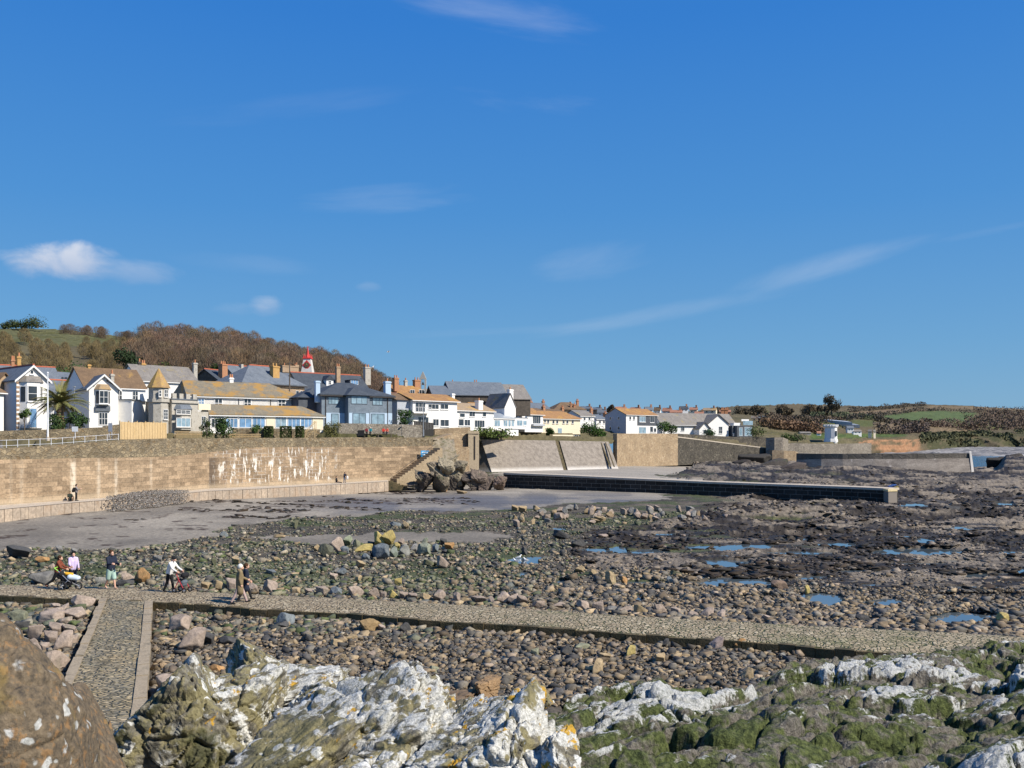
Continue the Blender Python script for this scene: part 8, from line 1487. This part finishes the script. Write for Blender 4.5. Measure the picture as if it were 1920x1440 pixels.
wheel(pc, (-.27, -.22, .20), .19, .035, alu, rub); wheel(pc, (-.27, .22, .20), .19, .035, alu, rub); wheel(pc, (.40, 0, .16), .15, .033, alu, rub)
for s_ in (-1, 1): k = MB(); k.tube([(-.62, s_*.2, 1.02), (-.38, s_*.2, .82), (.02, s_*.2, .42), (.40, s_*.05, .18)], .018, 6); k.tube([(-.27, s_*.2, .2), (.0, s_*.2, .44)], .018, 6); k.obj('frame', alu, pc)
k = MB(); k.tube([(-.62, -.2, 1.02), (-.62, .2, 1.02)], .022, 6); k.tube([(-.62, -.2, 1.02), (-.45, -.2, .88)], .024, 6); k.tube([(-.62, .2, 1.02), (-.45, .2, .88)], .024, 6); k.obj('handle', lime, pc)
k = MB(); k.prism([(-.30, -.19, .5), (.2, -.19, .36), (.2, .19, .36), (-.30, .19, .5)], [(-.42, -.2, .78), (.12, -.19, .48), (.12, .19, .48), (-.42, .2, .78)]); k.prism([(-.3, -.17, .2), (.1, -.17, .2), (.1, .17, .2), (-.3, .17, .2)], [(-.34, -.17, .42), (.2, -.17, .38), (.2, .17, .38), (-.34, .17, .42)]); k.obj('seat', BLACK, pc)
body_obj('hood', caps_mesh([((-.34, -.13, .72), (-.34, .13, .72), .14, .14), ((-.42, -.13, .62), (-.42, .13, .62), .12, .12)]), BLACK, pc, .02); body_obj('blanket', caps_mesh([((.05, -.12, .58), (.36, -.08, .52), .13, .1), ((.05, .12, .58), (.36, .08, .52), .13, .1)]), fabric('pale_blue_blanket', (.52, .60, .68)), pc, .02)
tb = thing('soft_toy', 'yellow and orange soft toy lying on the pushchair blanket', 'toy', q+Vector((-.03, 0, .70))); body_obj('body', caps_mesh([((-.12, 0, .02), (.12, 0, .0), .085, .075)], [((-.2, 0, .04), .07, (1, 1, 1))]), fabric('yellow_plush', (.78, .42, .04)), tb, .014); body_obj('head', caps_mesh([], [((-.24, -.02, .06), .075, (1, 1, 1))]), fabric('pale_yellow_plush', (.68, .60, .30)), tb, .014)
# rollator
RD = flat('rollator_red', (.42, .04, .05), .4, .5); q = G(341, 1110, 1.06); ro_ = thing('rollator', 'red four-wheeled rollator with a black bag, pushed by the white jacket', 'walking frame', q, rad(-12))
for s_ in (-1, 1):
    wheel(ro_, (.26, s_*.24, .11), .1, .026, MATS['galvanised'], rub); wheel(ro_, (-.24, s_*.24, .11), .1, .026, MATS['galvanised'], rub)
    k = MB(); k.tube([(.26, s_*.24, .13), (-.02, s_*.22, .58), (-.16, s_*.22, .92)], .02, 6); k.tube([(-.24, s_*.24, .13), (-.02, s_*.22, .58)], .02, 6); k.obj('frame', RD, ro_); k = MB(); k.tube([(-.16, s_*.22, .92), (-.32, s_*.22, .93)], .024, 6); k.obj('handle', rub, ro_)
k = MB(); k.box((-.18, -.2, .55), (.14, .2, .59)); k.obj('seat', BLACK, ro_); k = MB(); k.tube([(-.02, -.22, .82), (.2, -.15, .84), (.2, .15, .84), (-.02, .22, .82)], .025, 6); k.obj('back_bar', BLACK, ro_); body_obj('bag', caps_mesh([((.1, -.1, .46), (.1, .1, .46), .12, .12), ((.1, -.1, .36), (.1, .1, .36), .1, .1)]), fabric('slate_canvas', (.10, .12, .14)), ro_, .02)
body_obj('shopping_bag', caps_mesh([((.16, -.12, .78), (.16, .12, .78), .13, .13)]), BLACK, ro_, .02)
# things at the pier end
bu = thing('blue_bundle', 'crumpled blue bundle lying on the rocks behind the pier end', 'bundle'); p_ = at(1674, 122, zof(916, 122)); body_obj('cloth', caps_mesh([(p_+Vector((-.5, 0, .2)), p_+Vector((.1, 0, .35)), .22, .26), (p_+Vector((.1, 0, .35)), p_+Vector((.45, .1, .5)), .2, .1)]), fabric('blue_cloth', (.04, .09, .25)), bu, .04); k = MB(); k.tube([p_+Vector((-.5, -.2, .1)), p_+Vector((0, -.3, .3)), p_+Vector((.4, -.1, .5))], .03, 5); k.obj('rope', BLACK, bu)
yb = thing('yellow_tub', 'small yellow tub beside the blue bundle at the pier end', 'tub'); p_ = at(1680.5, 121, zof(919, 121)); k = MB(); k.cyl(p_, p_+Vector((0, 0, .42)), .2, .25, 12); k.cyl(p_+Vector((0, 0, .42)), p_+Vector((0, 0, .46)), .28, .28, 12); k.obj('tub', flat('yellow_plastic', (.72, .52, .06)), yb); k = MB(); k.tube([p_+Vector((-.25, 0, .44)), p_+Vector((0, -.05, .62)), p_+Vector((.25, 0, .44))], .02, 5); k.obj('handle', BLACK, yb)
# gulls
gm = flat('gull_white', (.8, .8, .79), .7); gg = flat('gull_grey', (.35, .37, .4), .7); gy = flat('gull_bill', (.6, .4, .05))
def gull(label, loc, yaw, fly=False, s=1.0, group=None):
    t = thing('gull', label, 'gull', loc, rad(yaw), group); t.scale = (s, s, s); z = 0 if fly else .16
    body_obj('body', caps_mesh([((-.16, 0, z+.06), (.08, 0, z+.11), .05, .085), ((.08, 0, z+.12), (.17, 0, z+.24), .06, .045), ((-.16, 0, z+.06), (-.3, 0, z+.05), .045, .015)], [((.19, 0, z+.27), .05, (1.1, .9, 1))]), gm, t, .012)
    k = MB(); k.cyl((.22, 0, z+.27), (.3, 0, z+.255), .014, .006, 6); k.obj('bill', gy, t)
    for s_ in (-1, 1):
        k = MB()
        if fly: k.prism([(.08, s_*.05, .14), (.12, s_*.34, .28), (-.02, s_*.72, .2), (-.1, s_*.34, .25), (-.1, s_*.05, .12)], [(.08, s_*.05, .16), (.12, s_*.34, .3), (-.02, s_*.72, .21), (-.1, s_*.34, .27), (-.1, s_*.05, .14)])
        else: k.prism([(.1, s_*.075, z+.15), (-.05, s_*.085, z+.06), (-.32, s_*.03, z+.04), (-.12, s_*.05, z+.15)], [(.1, s_*.09, z+.15), (-.05, s_*.1, z+.06), (-.32, s_*.04, z+.04), (-.12, s_*.065, z+.15)])
        k.obj('wing', gg, t)
        if not fly: k = MB(); k.cyl((0, s_*.03, 0), (0, s_*.03, z+.04), .008, .008, 5); k.obj('leg', gy, t)
gull('single white gull gliding against the blue sky above the town', P(728, 661, 150), 30, True)
gull('gull perched beside the chimney of the dark slate house', at(698, 202, zof(692, 202)), 10, s=1.6)
for px, py, a, lab in ((967, 1056, 160, 'white gull standing at the edge of the small pool, the first of three'), (973, 1050, 20, 'white gull standing on a stone by the small pool, second of three'), (986, 1054, 200, 'white gull standing in the middle of the small pool, third of three')):
    p_ = G(px, py, .35); p_.z = max(beachz(p_.x, p_.y), .3)+.02; gull(lab, p_, a, s=.75)
